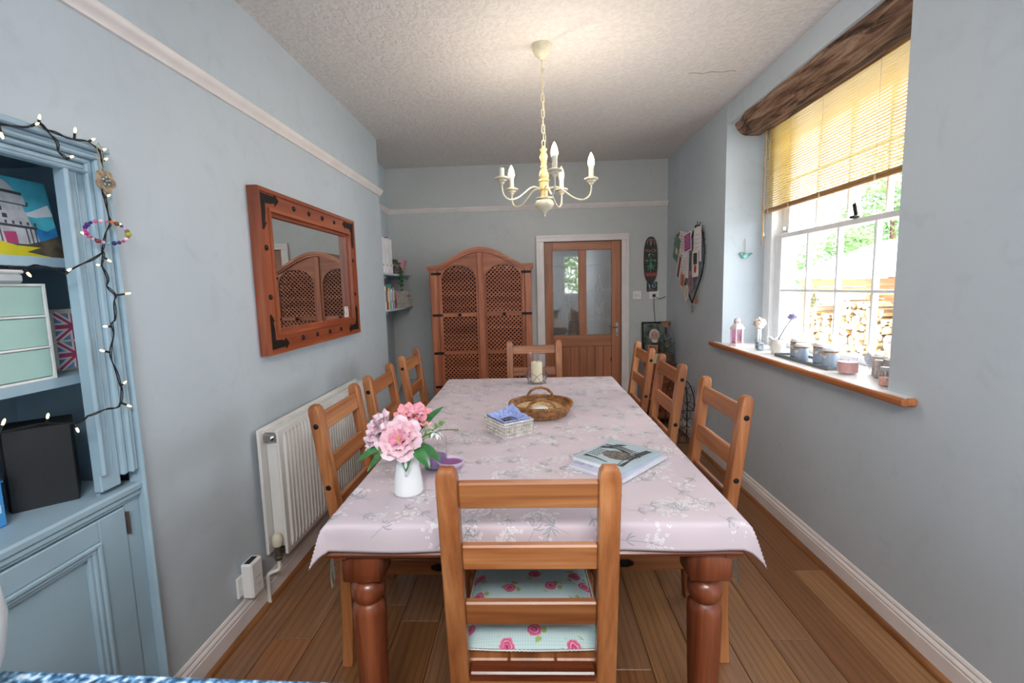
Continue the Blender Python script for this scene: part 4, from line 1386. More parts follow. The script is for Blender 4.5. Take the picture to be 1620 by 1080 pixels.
# doors
def arch_z(x, xa, xb):
    u = (x - (xa + xb) / 2) / ((xb - xa) / 2)
    return 1.455 + .135 * math.sqrt(max(0, 1 - u * u))
def lattice(xa, xb, z0, topf, ymid):
    c = MB()
    xc, zc = (xa + xb) / 2, (z0 + (topf((xa + xb) / 2))) / 2
    R = 0.6
    sp = .0262
    for lay, sgn in ((0, 1), (1, -1)):
        d = Vector((math.cos(PI / 4), 0, sgn * math.sin(PI / 4)))
        nn = Vector((-sgn * d.z, 0, sgn * d.x)) if sgn > 0 else Vector((math.sin(PI / 4), 0, math.cos(PI / 4)))
        nn = Vector((-d.z, 0, d.x))
        k = -24
        while k <= 24:
            o_ = Vector((xc, 0, zc)) + nn * (k * sp)
            ts = [t for t in lins(-R, R, 240) if xa - .004 <= (o_ + d * t).x <= xb + .004 and z0 - .004 <= (o_ + d * t).z <= topf(min(max((o_ + d * t).x, xa), xb)) + .004]
            if len(ts) > 3:
                a, b = o_ + d * ts[0], o_ + d * ts[-1]
                y = ymid + (.004 if lay else -.002)
                c.bar((a.x, y, a.z), (b.x, y, b.z), .0100, .006, .001, side=(nn.x, 0, nn.z))
            k += 1
    return c
for xa, xb, hand in ((wx0 + .077, xm - .014, 1), (xm - .012 + .026, wx1 - .064, -1)):
    st = .030
    dr = wd.part('door', MB().bx(xa, xa + st, wy0 + .004, wy0 + .030, .075, 1.50, .003), WC('z'), world=True)
    wd.part('stile', MB().bx(xb - st, xb, wy0 + .004, wy0 + .030, .075, 1.50, .003), WC('z'), parent=dr, world=True)
    la, lb = xa + st, xb - st
    for z in (.075, .46, .765, 1.118):
        wd.part('door_rail', MB().bx(la, lb, wy0 + .006, wy0 + .028, z, z + .034, .003), WC('x'), parent=dr, world=True)
    c = MB(); strip(c, lins(xa, xb, 30), lambda x: (arch_z(x, la, lb) if la < x < lb else 1.44), lambda x: topz(x) - .020, wy0 + .006, wy0 + .028)
    wd.part('arched_rail', c, WC('x'), parent=dr, world=True)
    for (z0, tf) in ((1.152, lambda x: arch_z(x, la, lb)), (.799, lambda x: 1.118), (.494, lambda x: .765), (.109, lambda x: .46)):
        wd.part('lattice', lattice(la, lb, z0, tf, wy0 + .018), WC('x'), parent=dr, world=True, kind='stuff')
    kx = (la + lb) / 2 + .005
    c = MB().lathe([(.006, 0), (.007, .012), (.014, .018), (.015, .026), (.008, .032), (.001, .033)], 14, M=Matrix.Translation((kx, wy0 + .006, 1.136)) @ RX(PI / 2))
    wd.part('iron_knob', c, M_IRON, parent=dr, world=True)
    ex = xa if hand > 0 else xb
    for z in (1.515, 1.135, .78, .46):
        c = MB()
        c.bx(ex - hand * .062, ex + hand * .030, wy0 - .004, wy0 + .0045, z - .011, z + .011, .002)
        c.cyl((ex - hand * .003, wy0 - .006, z - .014), (ex - hand * .003, wy0 - .006, z + .014), .006, 8)
        c.box((ex - hand * .045, wy0 - .006, z), (.012, .005, .012), .001)
        wd.part('strap_hinge', c, M_IRON, parent=dr, world=True)
wd.part('centre_post', MB().bx(xm - .024, xm + .026, wy0 - .010, wy0 + .024, .075, topz(xm) - .020, .006), WC('z'), world=True)

# ------------------------------------------------------------ alcove shelves and their things
sh = []
for z, lab in ((1.525, 'upper pale blue alcove shelf holding the white files and pink pot'), (1.212, 'lower pale blue alcove shelf holding books and a basket')):
    t = Thing('alcove_shelf', lab, 'shelf', (XA, 4.43, z - .02))
    t.part('board', MB().bx(XA + .001, -1.20, YC + .003, YB - .04, z - .018, z, .003), plain('pale_blue_shelf_paint', 'b7c4cb', .45), world=True)
    t.part('bracket', MB().bx(XA + .002, -1.22, 4.80, 4.82, z - .045, z - .019, .003), M_CUP, world=True)
    t.part('bracket', MB().bx(XA + .002, -1.22, 4.05, 4.07, z - .045, z - .019, .003), M_CUP, world=True)
M_FILE = plain('white_file_card', 'ecebf0', .5)
for i, (y, lab) in enumerate(((4.02, 'white magazine file nearest the wall corner on upper alcove shelf'), (4.13, 'white magazine file in the middle on upper alcove shelf'), (4.24, 'white magazine file next to the trailing plant'))):
    t = Thing('magazine_file', lab, 'file', (-1.31, y, 1.5255), group='magazine files on the alcove shelf')
    MM = Matrix(((1, 0, 0, 0), (0, 0, 1, 0), (0, 1, 0, 0), (0, 0, 0, 1)))
    c = MB().prism([(-.095, 0), (.09, 0), (.09, .30), (.02, .31), (-.095, .22)], -.048, .048, MM)
    t.part('case', c, M_FILE)
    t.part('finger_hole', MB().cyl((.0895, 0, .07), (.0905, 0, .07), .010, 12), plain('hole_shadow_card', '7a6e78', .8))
solo('wooden_ruler', MB().bx(-1.36, -1.24, 4.235, 4.245, 1.838, 1.848, .001), WS('x'), 'wooden ruler lying across the top of the white files', 'ruler', (-1.3, 4.24, 1.838))
# trailing plant
tp = Thing('trailing_plant', 'small trailing green plant hanging over the upper alcove shelf edge', 'plant', (-1.30, 4.41, 1.5255))
tp.part('pot', MB().lathe([(.035, 0), (.045, .002), (.055, .09), (.05, .09), (.045, .08), (.001, .08)], 20), plain('white_pot_patterned', 'd8d8d4', .4, var=.3, vs=40))
rnd = random.Random(12)
c = MB(); lf = MB()
for s in range(16):
    a = rnd.uniform(-1.2, 1.2)
    L = rnd.uniform(.08, .26) if abs(a) < .8 else rnd.uniform(.05, .10)
    pts = [(0, 0, .085)]
    ex = .06 + rnd.uniform(.02, .05)
    for k in range(1, 9):
        t_ = k / 8
        r_a = min(t_ * 2.2, 1) * ex + .0 
        zz = .085 + .04 * math.sin(min(t_ * 2.2, 1) * PI) - max(0, t_ - .35) * L * 1.5
        pts.append((r_a * math.cos(a) + rnd.uniform(-.004, .004) + .02, r_a * math.sin(a) + rnd.uniform(-.006, .006), zz))
    c.tube(pts, .0012, 4)
    for p_ in pts[1:]:
        for q in range(4):
            d = Vector((rnd.uniform(-1, 1), rnd.uniform(-1, 1), rnd.uniform(-.6, .6))).normalized()
            b = d.orthogonal().normalized()
            P0 = Vector(p_)
            l = rnd.uniform(.012, .020)
            lf.add([P0, P0 + d * l * .5 + b * l * .33, P0 + d * l, P0 + d * l * .5 - b * l * .33], [(0, 1, 2, 3)])
tp.part('stems', c, M_LEAF, kind='stuff')
tp.part('leaves', lf, plain('dark_trailing_leaf', '2e5a38', .5, var=.3, vs=60), kind='stuff', smooth=0)
po = Thing('pink_pot', 'pale pink flower pot on the far end of upper alcove shelf', 'pot', (-1.285, 4.72, 1.5255))
M_PINK = plain('matt_pink_ceramic', 'd39aa8', .5)
po.part('pot_body', MB().lathe([(.045, 0), (.052, .002), (.072, .125), (.078, .126), (.080, .148), (.074, .149), (.068, .12), (.04, .10), (.001, .1)], 24), M_PINK)
po.part('saucer', MB().lathe([(.05, 0), (.062, .001), (.066, .010), (.055, .011)], 24), M_PINK)
# books
rb_ = random.Random(21)
bk = [('e8e4dc', .022, .20, 'white'), ('3b3b3b', .012, .19, 'black'), ('8a3a30', .014, .20, 'dark red'), ('e0872c', .016, .19, 'orange'), ('e8e0c8', .013, .185, 'cream'), ('3fa09a', .030, .215, 'teal'), ('f2f2f0', .016, .18, 'thin white'), ('2a66a8', .020, .20, 'blue'), ('dcdad6', .012, .19, 'pale grey'), ('6b3f36', .020, .21, 'brown')]
y = 4.00
for cc, w, hh, nm in bk:
    t = Thing('book', '%s spined book in the row on lower alcove shelf' % nm, 'book', (-1.215, y + w * .75, 1.2125), group='books on the lower alcove shelf')
    t.part('cover', MB().bx(-.13, 0, -w * .75, w * .75, 0, hh, .002), plain('book_' + cc, cc, .5, var=.03))
    t.part('pages', MB().bx(-.131, -.004, -w * .6, w * .6, .004, hh + .0004), plain('paper_edges', 'e9e3d3', .8))
    if w > .013:
        t.part('title_panel', MB().bx(.0, .0005, -w * .4, w * .4, hh * .35, hh * .8), plain('spine_print_' + nm, 'ddd8cc' if cc not in ('e8e4dc', 'f2f2f0', 'e8e0c8') else '8a8a90', .5))
    y += w * 1.5 + .004
ybk = y
# pink picture frame shaped like a capital A leaning next to the books
pa = Thing('pink_letter_box', 'pink box with large cut-out letter A beside the books', 'box', (-1.24, ybk + .075, 1.2125))
pa.part('box_body', MB().bx(-.06, 0, -.065, .065, 0, .16, .003), plain('coral_pink_card', 'd98088', .5))
c = MB()
for a, b in (((-.04, .012), (0, .15)), ((.04, .012), (0, .15)), ((-.022, .06), (.022, .06))):
    c.bar((.0015, a[0], a[1]), (.0015, b[0], b[1]), .003, .014, 0)
pa.part('letter_a', c, plain('dark_letter', '4a3a40', .6))
ws = Thing('whitewashed_basket', 'small whitewashed wicker basket with ribbon at far end of lower shelf', 'basket', (-1.29, 4.74, 1.2125))
def wicker_box(t, w, d, h, mat, n_rows, r=.003, flare=1.0, stake=.016, part='weave'):
    """rectangular woven basket: rows weave in and out of the stakes"""
    c = MB()
    def per(s, k):
        f = 1 + (flare - 1) * k
        a, b = w / 2 * f, d / 2 * f
        P = 2 * (2 * a + 2 * b)
        s = (s % 1) * P
        if s < 2 * a: return -a + s, -b, 0, -1
        s -= 2 * a
        if s < 2 * b: return a, -b + s, 1, 0
        s -= 2 * b
        if s < 2 * a: return a - s, b, 0, 1
        s -= 2 * a
        return -a, b - s, -1, 0
    NSK = max(8, int(2 * (w + d) / stake) // 2 * 2 + 1)
    for i in range(NSK):
        pts = []
        for k in (0, .5, 1):
            x, y, nx, ny = per((i + .5) / NSK, k)
            pts.append((x, y, h * k))
        c.tube(pts, r * .9, 5)
    for j in range(n_rows):
        k = (j + .5) / n_rows
        pts = []
        N = NSK * 2
        for i in range(N):
            x, y, nx, ny = per(i / N, k)
            o_ = (r * 1.3) * math.cos(PI * i / 1.0 / 1 + PI * 0) * (1 if (j % 2) else -1) if i % 2 else 0
            pts.append((x + nx * o_, y + ny * o_, h * k))
        c.tube(pts, r, 4, closed=True)
    t.part(part, c, mat, kind='stuff')
    for k in (0.0, 1.0):
        c = MB().tube([(per(i / 48, k)[0], per(i / 48, k)[1], h * k) for i in range(48)], r * 1.5, 6, closed=True)
        t.part('rim', c, mat)
    t.part('base', MB().box((0, 0, .002), (w * .97, d * .97, .003)), mat)
wicker_box(ws, .17, .20, .15, M_WICKERW, 12, .004)
ws.part('ribbon', MB().bx(.088, .091, -.01, .01, .05, .14).bx(.088, .0915, -.08, .08, .10, .112), plain('grey_ribbon', '8a8e96', .7))

# fabric bag on the alcove floor, seen between the far left chair's slats
fb = Thing('grey_fabric_bag', 'crumpled grey fabric bag standing in the left alcove', 'bag', (-1.08, 4.22, 0))
c = MB()
def bagf(u, v):
    a = 2 * PI * u
    r = .15 * (1 + .06 * math.sin(5 * a + 3 * v) + .05 * noise.noise(Vector((math.cos(a) * 2, math.sin(a) * 2, v * 4)))) * (1 - .35 * max(0, v - .7) / .3)
    return (r * math.cos(a) * .9, r * math.sin(a), v * .55)
c.grid(bagf, 28, 14)
c.add([(bagf(i / 28, 1)) for i in range(28)], [tuple(range(28))])
fb.part('bag_body', c, plain('grey_canvas', '8e9398', .85, var=.2, bump=.4, bs=30), smooth=80)
fb.part('handle', MB().tube([(.06, -.08, .54), (.08, -.06, .62), (.08, .06, .62), (.06, .08, .54)], .008, 6), plain('dark_strap', '3f444a', .8))

# ------------------------------------------------------------ wall things by the door
wa = Thing('oval_wall_plaque', 'dark oval wooden wall plaque painted with red and green figures', 'plaque', (1.241, YB - .012, 1.614))
poly = []
for k in range(48):
    a = 2 * PI * k / 48
    ex = .42
    poly.append((math.copysign(abs(math.cos(a)) ** .8, math.cos(a)) * .068, math.copysign(abs(math.sin(a)) ** .75, math.sin(a)) * .232))
MPL = Matrix(((1, 0, 0, 0), (0, 0, -1, 0), (0, 1, 0, 0), (0, 0, 0, 1)))
wa.part('board', MB().prism(poly, -.010, .010, MPL), plain('dark_green_brown_paint', '33352f', .5, var=.3, vs=25))
def pl2(name, strokes, r, mat):
    c = MB()
    for s_ in strokes:
        c.tube([(a, -.011, b) for a, b in smooth_path(s_, 4)], r, 4)
    return wa.part(name, c, mat)
P_pk = plain('plaque_pink', 'c08a88', .6); P_gn = plain('plaque_green', '5d9a80', .6); P_rd = plain('plaque_red', '9a3a34', .6); P_wh = plain('plaque_pale', 'b9c6bc', .6)
pl2('painted_bud', [[(-.03, .15), (-.035, .18), (-.02, .205), (0, .165), (-.005, .14)], [(.03, .15), (.035, .18), (.02, .205), (0, .165)], [(0, .14), (-.008, .185), (0, .215), (.008, .185), (0, .14)]], .0028, P_pk)
pl2('painted_knot', [[(-.052, .085), (-.03, .105), (0, .090), (.03, .078), (.05, .10)], [(-.05, .100), (-.02, .082), (.01, .10), (.035, .105), (.052, .085)]], .0028, P_pk)
pl2('painted_figure', [[(0, .03), (-.005, -.04), (-.03, -.10)], [(0, .03), (.005, -.04), (.03, -.10)], [(-.045, -.02), (-.02, .0), (0, -.01), (.02, .0), (.045, -.02)], [(-.02, .05), (0, .06), (.03, .045)], [(-.04, -.07), (-.015, -.055), (0, -.09), (.02, -.055), (.04, -.07)], [(0, -.03), (0, -.12)]], .0042, P_gn)
pl2('painted_highlights', [[(-.025, .045), (-.012, .065), (-.02, .03)], [(-.055, .0), (-.03, -.005)], [(.03, .0), (.052, -.005)]], .0032, P_wh)
wa.part('red_band', MB().bx(-.055, .055, -.0112, -.010, -.165, -.125), P_rd)
pl2('band_marks', [[(-.04, -.13), (-.03, -.16), (-.01, -.135), (0, -.16), (.02, -.135), (.03, -.16), (.045, -.13)]], .002, P_pk)
# small square tile
ti = Thing('painted_tile', 'small square tile with white swirl above the back wall socket', 'tile', (1.258, YB, 1.345))
ti.part('tile_body', MB().box((0, -.006, 0), (.105, .012, .098), .002), plain('tile_blue_black', '26404c', .3, var=.3, vs=30))
ti.part('swirl', MB().tube([(.012 + .005 * t * math.cos(t * 1.3), -.0125, .012 + .005 * t * math.sin(t * 1.3)) for t in [i * .25 for i in range(26)]], .0028, 5), plain('tile_white', 'd3dde0', .3))
ti.part('bird_shape', MB().tube([(-.035, -.0125, .03), (-.025, -.0125, .005), (-.03, -.0125, -.02)], [.003, .006, .002], 6), plain('tile_white', 'd3dde0', .3))
ti.part('orange_band', MB().tube([(-.045, -.0125, -.035), (-.01, -.0125, -.025), (.03, -.0125, -.038)], [.003, .008, .003], 6), plain('tile_orange', 'b5623c', .3))
so = Thing('wall_socket', 'white wall socket with plugged black cable under the tile', 'socket', (1.277, YB, 1.262))
so.part('plate', MB().box((0, -.006, 0), (.098, .012, .088), .003), M_PLASTIC)
so.part('plug', MB().box((0, -.018, -.006), (.030, .022, .030), .004), plain('dark_grey_plug', '3c3c40', .5))
so.part('cable', MB().tube(smooth_path([(0, -.028, -.012), (-.004, -.022, -.10), (.010, -.012, -.22), (.014, -.01, -.30), (.02, -.02, -.55)], 4), .0028, 6), M_BLACK)
so.part('cable', MB().tube(smooth_path([(.02, -.02, -.022), (.05, -.014, -.040), (.085, -.01, -.034), (.115, -.012, -.018)], 4), .0032, 6), M_BLACK)
sw = Thing('light_switch', 'white double light switch beside the pine door', 'switch', (1.108, YB, 1.262))
sw.part('plate', MB().box((0, -.005, 0), (.086, .010, .086), .003), M_PLASTIC)
for s in (-1, 1):
    sw.part('rocker', MB().box((s * .012, -.012, 0), (.012, .006, .022), .001, RX(0)), plain('switch_rocker', 'd5d3ce', .3))

# ------------------------------------------------------------ corner chest with frame, bottle, candle
cc_ = Thing('corner_chest', 'dark wooden bedside chest in the far right corner', 'chest', (1.245, 4.70, 0))
cc_.part('top', MB().bx(-.155, .155, -.17, .17, .60, .625, .005), WR('x'))
cc_.part('carcass', MB().bx(-.14, .14, -.15, .16, .06, .60, .004), WR('z'))
for z in (.08, .25, .42):
    d = cc_.part('drawer', MB().bx(-.125, .125, -.165, -.15, z, z + .155, .004), WR('x'))
    cc_.part('knob', MB().lathe([(.004, 0), (.005, .01), (.012, .016), (.010, .024), (.001, .026)], 12, M=OX(0, -.165, z + .078) @ RX(PI / 2)), M_IRON, parent=d)
for sx in (-1, 1):
    for sy in (-1, 1):
        cc_.part('foot', MB().bx(sx * .12 - .015, sx * .12 + .015, sy * .13 - .015, sy * .13 + .015, 0, .06, .003), WR('z'))
ph = Thing('photo_frame', 'black photo frame with a portrait of a grey-haired person in the corner', 'picture frame', (1.265, 4.80, .6255), rot=(math.radians(-6), math.radians(0), 0))
for (a, b, c_, d) in ((-.125, -.108, 0, .37), (.108, .125, 0, .37)):
    ph.part('frame_member', MB().bx(a, b, -.008, .008, c_, d, .002), M_IRON)
for z in (0, .353):
    ph.part('frame_member', MB().bx(-.108, .108, -.008, .008, z, z + .017, .002), M_IRON)
pic = ph.part('photograph', MB().bx(-.108, .108, -.002, .004, .017, .353), plain('photo_background', '5c6660', .3, var=.5, vs=18))
def disc(cx, cz, rx, rz, y, n=20):
    return MB().prism([(cx + rx * math.cos(2 * PI * k / n), cz + rz * math.sin(2 * PI * k / n)) for k in range(n)], -y - .0005, -y, Matrix(((1, 0, 0, 0), (0, 0, 1, 0), (0, 1, 0, 0), (0, 0, 0, 1))))
def pp(mb, col, nm):
    ph.part(nm, mb, plain('photo_' + nm, col, .35, var=.1, vs=40), parent=pic, smooth=0)
# y argument grows towards the viewer (local -y)
def dsc(cx, cz, rx, rz, dep, n=20):
    m_ = MB(); vs = [(cx + rx * math.cos(2 * PI * k / n), -dep, cz + rz * math.sin(2 * PI * k / n)) for k in range(n)]
    return m_.add(vs, [tuple(range(n))])
pp(dsc(.03, .09, .085, .085, .0026), '2e3440', 'jacket')
pp(dsc(.0, .235, .050, .062, .0030), 'd9d2ca', 'hair')
pp(dsc(.0, .222, .042, .055, .0034), 'c4968a', 'face')
pp(dsc(.004, .178, .030, .022, .0038), 'd6cfc8', 'beard')
for s in (-1, 1): pp(dsc(s * .016, .232, .007, .004, .0040, 10), '4a3a38', 'eye')
pp(dsc(.002, .192, .012, .004, .0042, 10), '8a5048', 'mouth')
pp(dsc(.0, .212, .006, .012, .0040, 10), 'b07f74', 'nose')
bt = Thing('terrarium_bottle', 'large glass bottle with cork stopper holding dried plants in the corner', 'bottle', (1.315, 4.60, .6255))
bt.part('bottle_glass', MB().lathe([(.062, 0), (.075, .004), (.080, .03), (.080, .22), (.072, .27), (.052, .31), (.045, .325), (.045, .35), (.052, .358)], 28, cap=False).lathe([(.001, .002), (.062, .0)], 28, cap=False), M_GLASS)
bt.part('cork', MB().lathe([(.038, .335), (.044, .362), (.044, .385), (.040, .388)], 20), plain('cork', '8e6c52', .85, var=.25, vs=60))
bt.part('soil', MB().lathe([(.07, .004), (.076, .03), (.076, .075), (.06, .085), (.001, .09)], 20), plain('brown_soil', '5a4434', .95, var=.3, vs=80))
c = MB(); rnd = random.Random(31)
for _ in range(160):
    p_ = Vector((rnd.uniform(-.055, .055), rnd.uniform(-.055, .055), rnd.uniform(.08, .25)))
    d = Vector((rnd.uniform(-1, 1), rnd.uniform(-1, 1), rnd.uniform(.1, 1))).normalized() * rnd.uniform(.02, .045)
    b = d.orthogonal().normalized() * .006
    c.add([p_, p_ + d * .5 + b, p_ + d, p_ + d * .5 - b], [(0, 1, 2, 3)])
bt.part('dried_plants', c, plain('dull_green_plant', '4c6048', .7, var=.4, vs=30), kind='stuff', smooth=0)
tl_ = Thing('tealight_frame', 'small wooden frame with tiny picture in front of the portrait', 'picture frame', (1.190, 4.585, .6255), rz=math.radians(-12))
tl_.part('frame', MB().bx(-.045, .045, -.01, .01, .07, .082, .002).bx(-.045, .045, -.01, .01, .15, .165, .002).bx(-.045, -.030, -.01, .01, .082, .15, .002).bx(.030, .045, -.01, .01, .082, .15, .002), WP('x'))
tl_.part('tiny_picture', MB().bx(-.03, .03, -.004, .004, .082, .15), plain('tiny_print', '6a4a3c', .5, var=.6, vs=60))
tl_.part('stand', MB().bx(-.05, .05, -.022, .022, 0, .07, .003), WP('x'))
solo('pale_green_candle', MB().lathe([(.034, 0), (.036, .002), (.036, .085), (.030, .088), (.001, .086)], 20, (1.20, 4.50, .6255)), plain('pale_green_wax', 'b9c4a4', .5), 'pale green pillar candle in front of the little wooden frame', 'candle', (1.20, 4.50, .6255))
# wire wine rack with arched front
wi = Thing('wire_wine_rack', 'arched black wire wine rack with ring pattern by the right wall', 'wine rack', (1.29, 4.02, 0))
def archpts(y, n=16):
    pts = [(-.095, y, 0), (-.095, y, .30)]
    for k in range(1, n):
        a = PI - PI * k / n
        pts.append((.095 * math.cos(a), y, .30 + .26 * math.sin(a)))
    return pts + [(.095, y, .30), (.095, y, 0)]
for y in (-.05, .14):
    wi.part('arched_frame', MB().tube(archpts(y), .0045, 6), M_IRONW)
    c = MB()
    for r_i, z in enumerate((.055, .125, .195, .265, .335, .405, .470)):
        xs = (-.060, 0, .060) if r_i % 2 == 0 else (-.030, .030)
        for x in xs:
            if z > .30 and (x / .095) ** 2 + ((z + .03 - .30) / .26) ** 2 > 1.0: continue
            c.torus((x, y, z), .030, .0022, 18, 5, axis='y', ry=.038)
    wi.part('ring_panel', c, M_IRONW)
c = MB()
for z in (0.02, .30): c.tube([(-.095, y_, z) for y_ in (-.05, .14)], .003, 6); c.tube([(.095, y_, z) for y_ in (-.05, .14)], .003, 6); c.tube([(x_, -.05, z) for x_ in (-.095, .095)], .003, 6)
c.tube([(0, -.05, .56), (0, .14, .56)], .003, 6)
wi.part('cross_bars', c, M_IRONW)
wi.part('finial', MB().sphere((0, -.05, .575), .011, 10, 8), M_IRONW)
# bottles stored between the far chairs and the corner chest
for i, (x, y, h_, cc, lab) in enumerate(((1.02, 4.20, .30, '1e2a20', 'dark green wine bottle on the floor behind the right-hand chairs'), (1.10, 4.30, .31, '2c1c18', 'dark brown wine bottle on the floor near the corner chest'))):
    t = Thing('wine_bottle', lab, 'bottle', (x, y, 0))
    t.part('bottle_glass', MB().lathe([(.03, 0), (.037, .004), (.037, .18), (.030, .21), (.015, .235), (.0135, h_ - .005), (.015, h_)], 20), plain('bottle_' + cc, cc, .12))
    t.part('label', MB().lathe([(.0374, .06), (.0374, .14)], 20, cap=False), plain('bottle_label', 'cfc6b4', .7))
rd = Thing('fabric_apple', 'red and yellow round ornament on the floor behind the right-hand chairs', 'ornament', (.98, 4.0, 0))
rd.part('body', MB().sphere((0, 0, .06), (.07, .07, .06), 20, 12), plain('glossy_red', 'a8201c', .3, var=.3, vs=14))
rd.part('yellow_patch', MB().sphere((-.02, -.045, .07), (.028, .03, .03), 12, 8), plain('warm_yellow', 'd9962e', .4))
rd.part('stalk', MB().tube([(0, 0, .115), (.005, 0, .14)], .004, 6), WB('z'))

# ------------------------------------------------------------ heart-shaped wire card holder on the right wall
hh = Thing('heart_card_holder', 'heart-shaped black wire card holder full of cards on right wall', 'card holder', (XR, 4.10, 1.20))
def hy(y): return y - 4.10
def hz(z): return z - 1.20
HX = -.022
# outline measured on the wall: wide lobes at the top, point at the bottom
out = [(4.085, 1.205), (4.20, 1.30), (4.33, 1.42), (4.48, 1.56), (4.58, 1.68), (4.56, 1.78), (4.45, 1.82), (4.32, 1.80), (4.22, 1.72), (4.16, 1.70), (4.10, 1.78), (4.00, 1.84), (3.90, 1.80), (3.84, 1.70), (3.82, 1.60), (3.86, 1.46), (3.96, 1.34), (4.085, 1.205)]
o3 = smooth_path([(HX, hy(a), hz(b)) for a, b in out], 4)
hh.part('heart_outline', MB().tube(o3, .0055, 6), M_IRONW)
c = MB()
rnd = random.Random(8)
for i in range(0, len(o3), 2):
    p_ = Vector(o3[i]); ct = Vector((HX, hy(4.17), hz(1.56)))
    d = (p_ - ct).normalized()
    if p_.z > hz(1.5):
        c.tube([p_, p_ + d * .03 + Vector((0, .008, 0)), p_ + d * .034 + Vector((0, -.008, 0)), p_], .0016, 4)
for z in (1.62, 1.45, 1.33):
    c.tube([(HX, hy(4.02 - (z - 1.33) * .5), hz(z)), (HX - .012, hy(4.15), hz(z) - .006), (HX, hy(4.27 + (z - 1.33) * .75), hz(z))], .0025, 5)
hh.part('scroll_wires', c, M_IRONW)
c = MB().torus((HX, hy(4.085), hz(1.155)), .020, .0028, 16, 5, axis='x', ry=.026); c.tube([(HX, hy(4.085), hz(1.205)), (HX, hy(4.085), hz(1.18))], .002, 5)
hh.part('hanging_ring', c, plain('copper_wire', '8a5a40', .4, .5))
hh.part('charm', MB().torus((HX, hy(4.00), hz(1.235)), .022, .004, 16, 6, axis='x', ry=.03).sphere((HX, hy(4.0), hz(1.225)), (.004, .012, .014), 8, 6), plain('amber_charm', 'a8704a', .4))
# cards: centre y,z ; width(y), height, tilt degrees, colour, print colour, label, dx
cards = [(4.50, 1.69, .12, .20, 24, '5e8a78', 'd9c8a0', 'green greeting card at left of the heart holder', .000),
         (4.40, 1.52, .10, .20, 24, 'dedad8', '8a3038', 'white card with dark red strip at left edge of heart holder', -.006),
         (4.35, 1.73, .14, .19, 12, 'e3ced2', 'b0405a', 'pink floral card leaning at top of the heart holder', .002),
         (4.17, 1.72, .14, .15, -6, 'e8dfe4', '9a3a7a', 'magenta invitation card at top centre of heart holder', -.010),
         (3.94, 1.68, .13, .26, -2, 'e8e4e6', 'a8a0a8', 'tall white card with faint script in right lobe of heart holder', -.006),
         (4.20, 1.53, .13, .20, 5, 'e0dadc', 'b8b0b8', 'blank-looking white card in the centre of heart holder', -.016),
         (3.95, 1.53, .11, .20, -2, 'e6e4e0', '3a3a3c', 'white card with black and red picture in right of heart holder', -.018),
         (4.26, 1.40, .08, .14, 14, 'd8cfc8', 'c0603c', 'card with orange picture low left in heart holder', -.018),
         (4.15, 1.29, .08, .13, 6, 'd8d2c6', '8a7a6a', 'oval cream gift tag near the point of heart holder', -.020),
         (4.07, 1.39, .09, .15, -10, '9a8088', '6a4048', 'mauve folded card low right in heart holder', -.012)]
for i, (yc, zc, w, h_, ti_, cc, pc, lab, dx) in enumerate(cards):
    w *= 1.3; h_ *= 1.08
    t = Thing('greeting_card', lab, 'card', (XR - .030 + dx, yc, zc), rot=(math.radians(ti_), 0, 0), group='cards in the heart holder')
    if 'oval' in lab:
        t.part('card_stock', MB().prism([(w / 2 * math.cos(a), h_ / 2 * math.sin(a)) for a in [2 * PI * k / 20 for k in range(20)]], -.001, .001, Matrix(((0, 0, 1, 0), (1, 0, 0, 0), (0, 1, 0, 0), (0, 0, 0, 1)))), plain('card_' + cc, cc, .6))
    else:
        t.part('card_stock', MB().box((0, 0, 0), (.002, w, h_)), plain('card_' + cc, cc, .6, var=.05))
    c = MB()
    if 'strip' in lab: c.box((-.0015, 0, 0), (.0008, w * .4, h_ * .9))
    elif 'magenta' in lab:
        c.box((-.0013, 0, 0), (.0006, w * .85, h_ * .85))
    elif 'black' in lab:
        c.box((-.0013, 0, h_ * .18), (.0006, w * .6, h_ * .42))
        t.part('red_figure', MB().sphere((-.0015, 0, -h_ * .2), (.001, w * .22, h_ * .16), 10, 6), plain('print_red', 'b82a28', .5))
    elif 'orange' in lab: c.box((-.0013, 0, 0), (.0006, w * .75, h_ * .7))
    elif 'green' in lab: c.box((-.0013, -.01, -.02), (.0006, w * .5, h_ * .25))
    else:
        for k in range(5):
            c.tube([(-.0013, (a - .5) * w * .6, h_ * (.28 - k * .12) + .006 * math.sin(a * 14 + k)) for a in [j / 8 for j in range(9)]], .0014, 4)
    t.part('card_print', c, plain('print_' + pc, pc, .6))
    if 'magenta' in lab:
        c = MB()
        for k in range(6): c.box((-.0018, 0, h_ * (.32 - k * .12)), (.0005, w * (.5 + .15 * (k % 2)), .005))
        t.part('lettering', c, plain('print_lilac', 'd6a8c8', .6))

# blue-green glass bird hanging on the far window reveal
gb = Thing('glass_bird_ornament', 'blue-green glass bird hanging by a loop on the window reveal', 'ornament', (1.55, 3.488, 1.557))
gb.part('glass_body', MB().sphere((0, 0, 0), (.030, .012, .022), 14, 10).sphere((-.022, 0, .014), (.014, .010, .013), 10, 8).tube([(-.034, 0, .014), (-.046, 0, .012)], [.004, .001], 6).tube([(.024, 0, .002), (.045, 0, .016), (.055, 0, .014)], [.010, .006, .002], 8), plain('aqua_glass', '7fb5ae', .08, var=.3, vs=40))
gb.part('hanging_loop', MB().tube([(0, 0, .02), (-.004, 0, .10), (0, .002, .125), (.004, 0, .10), (0, 0, .02)], .0012, 5), M_TWINE)

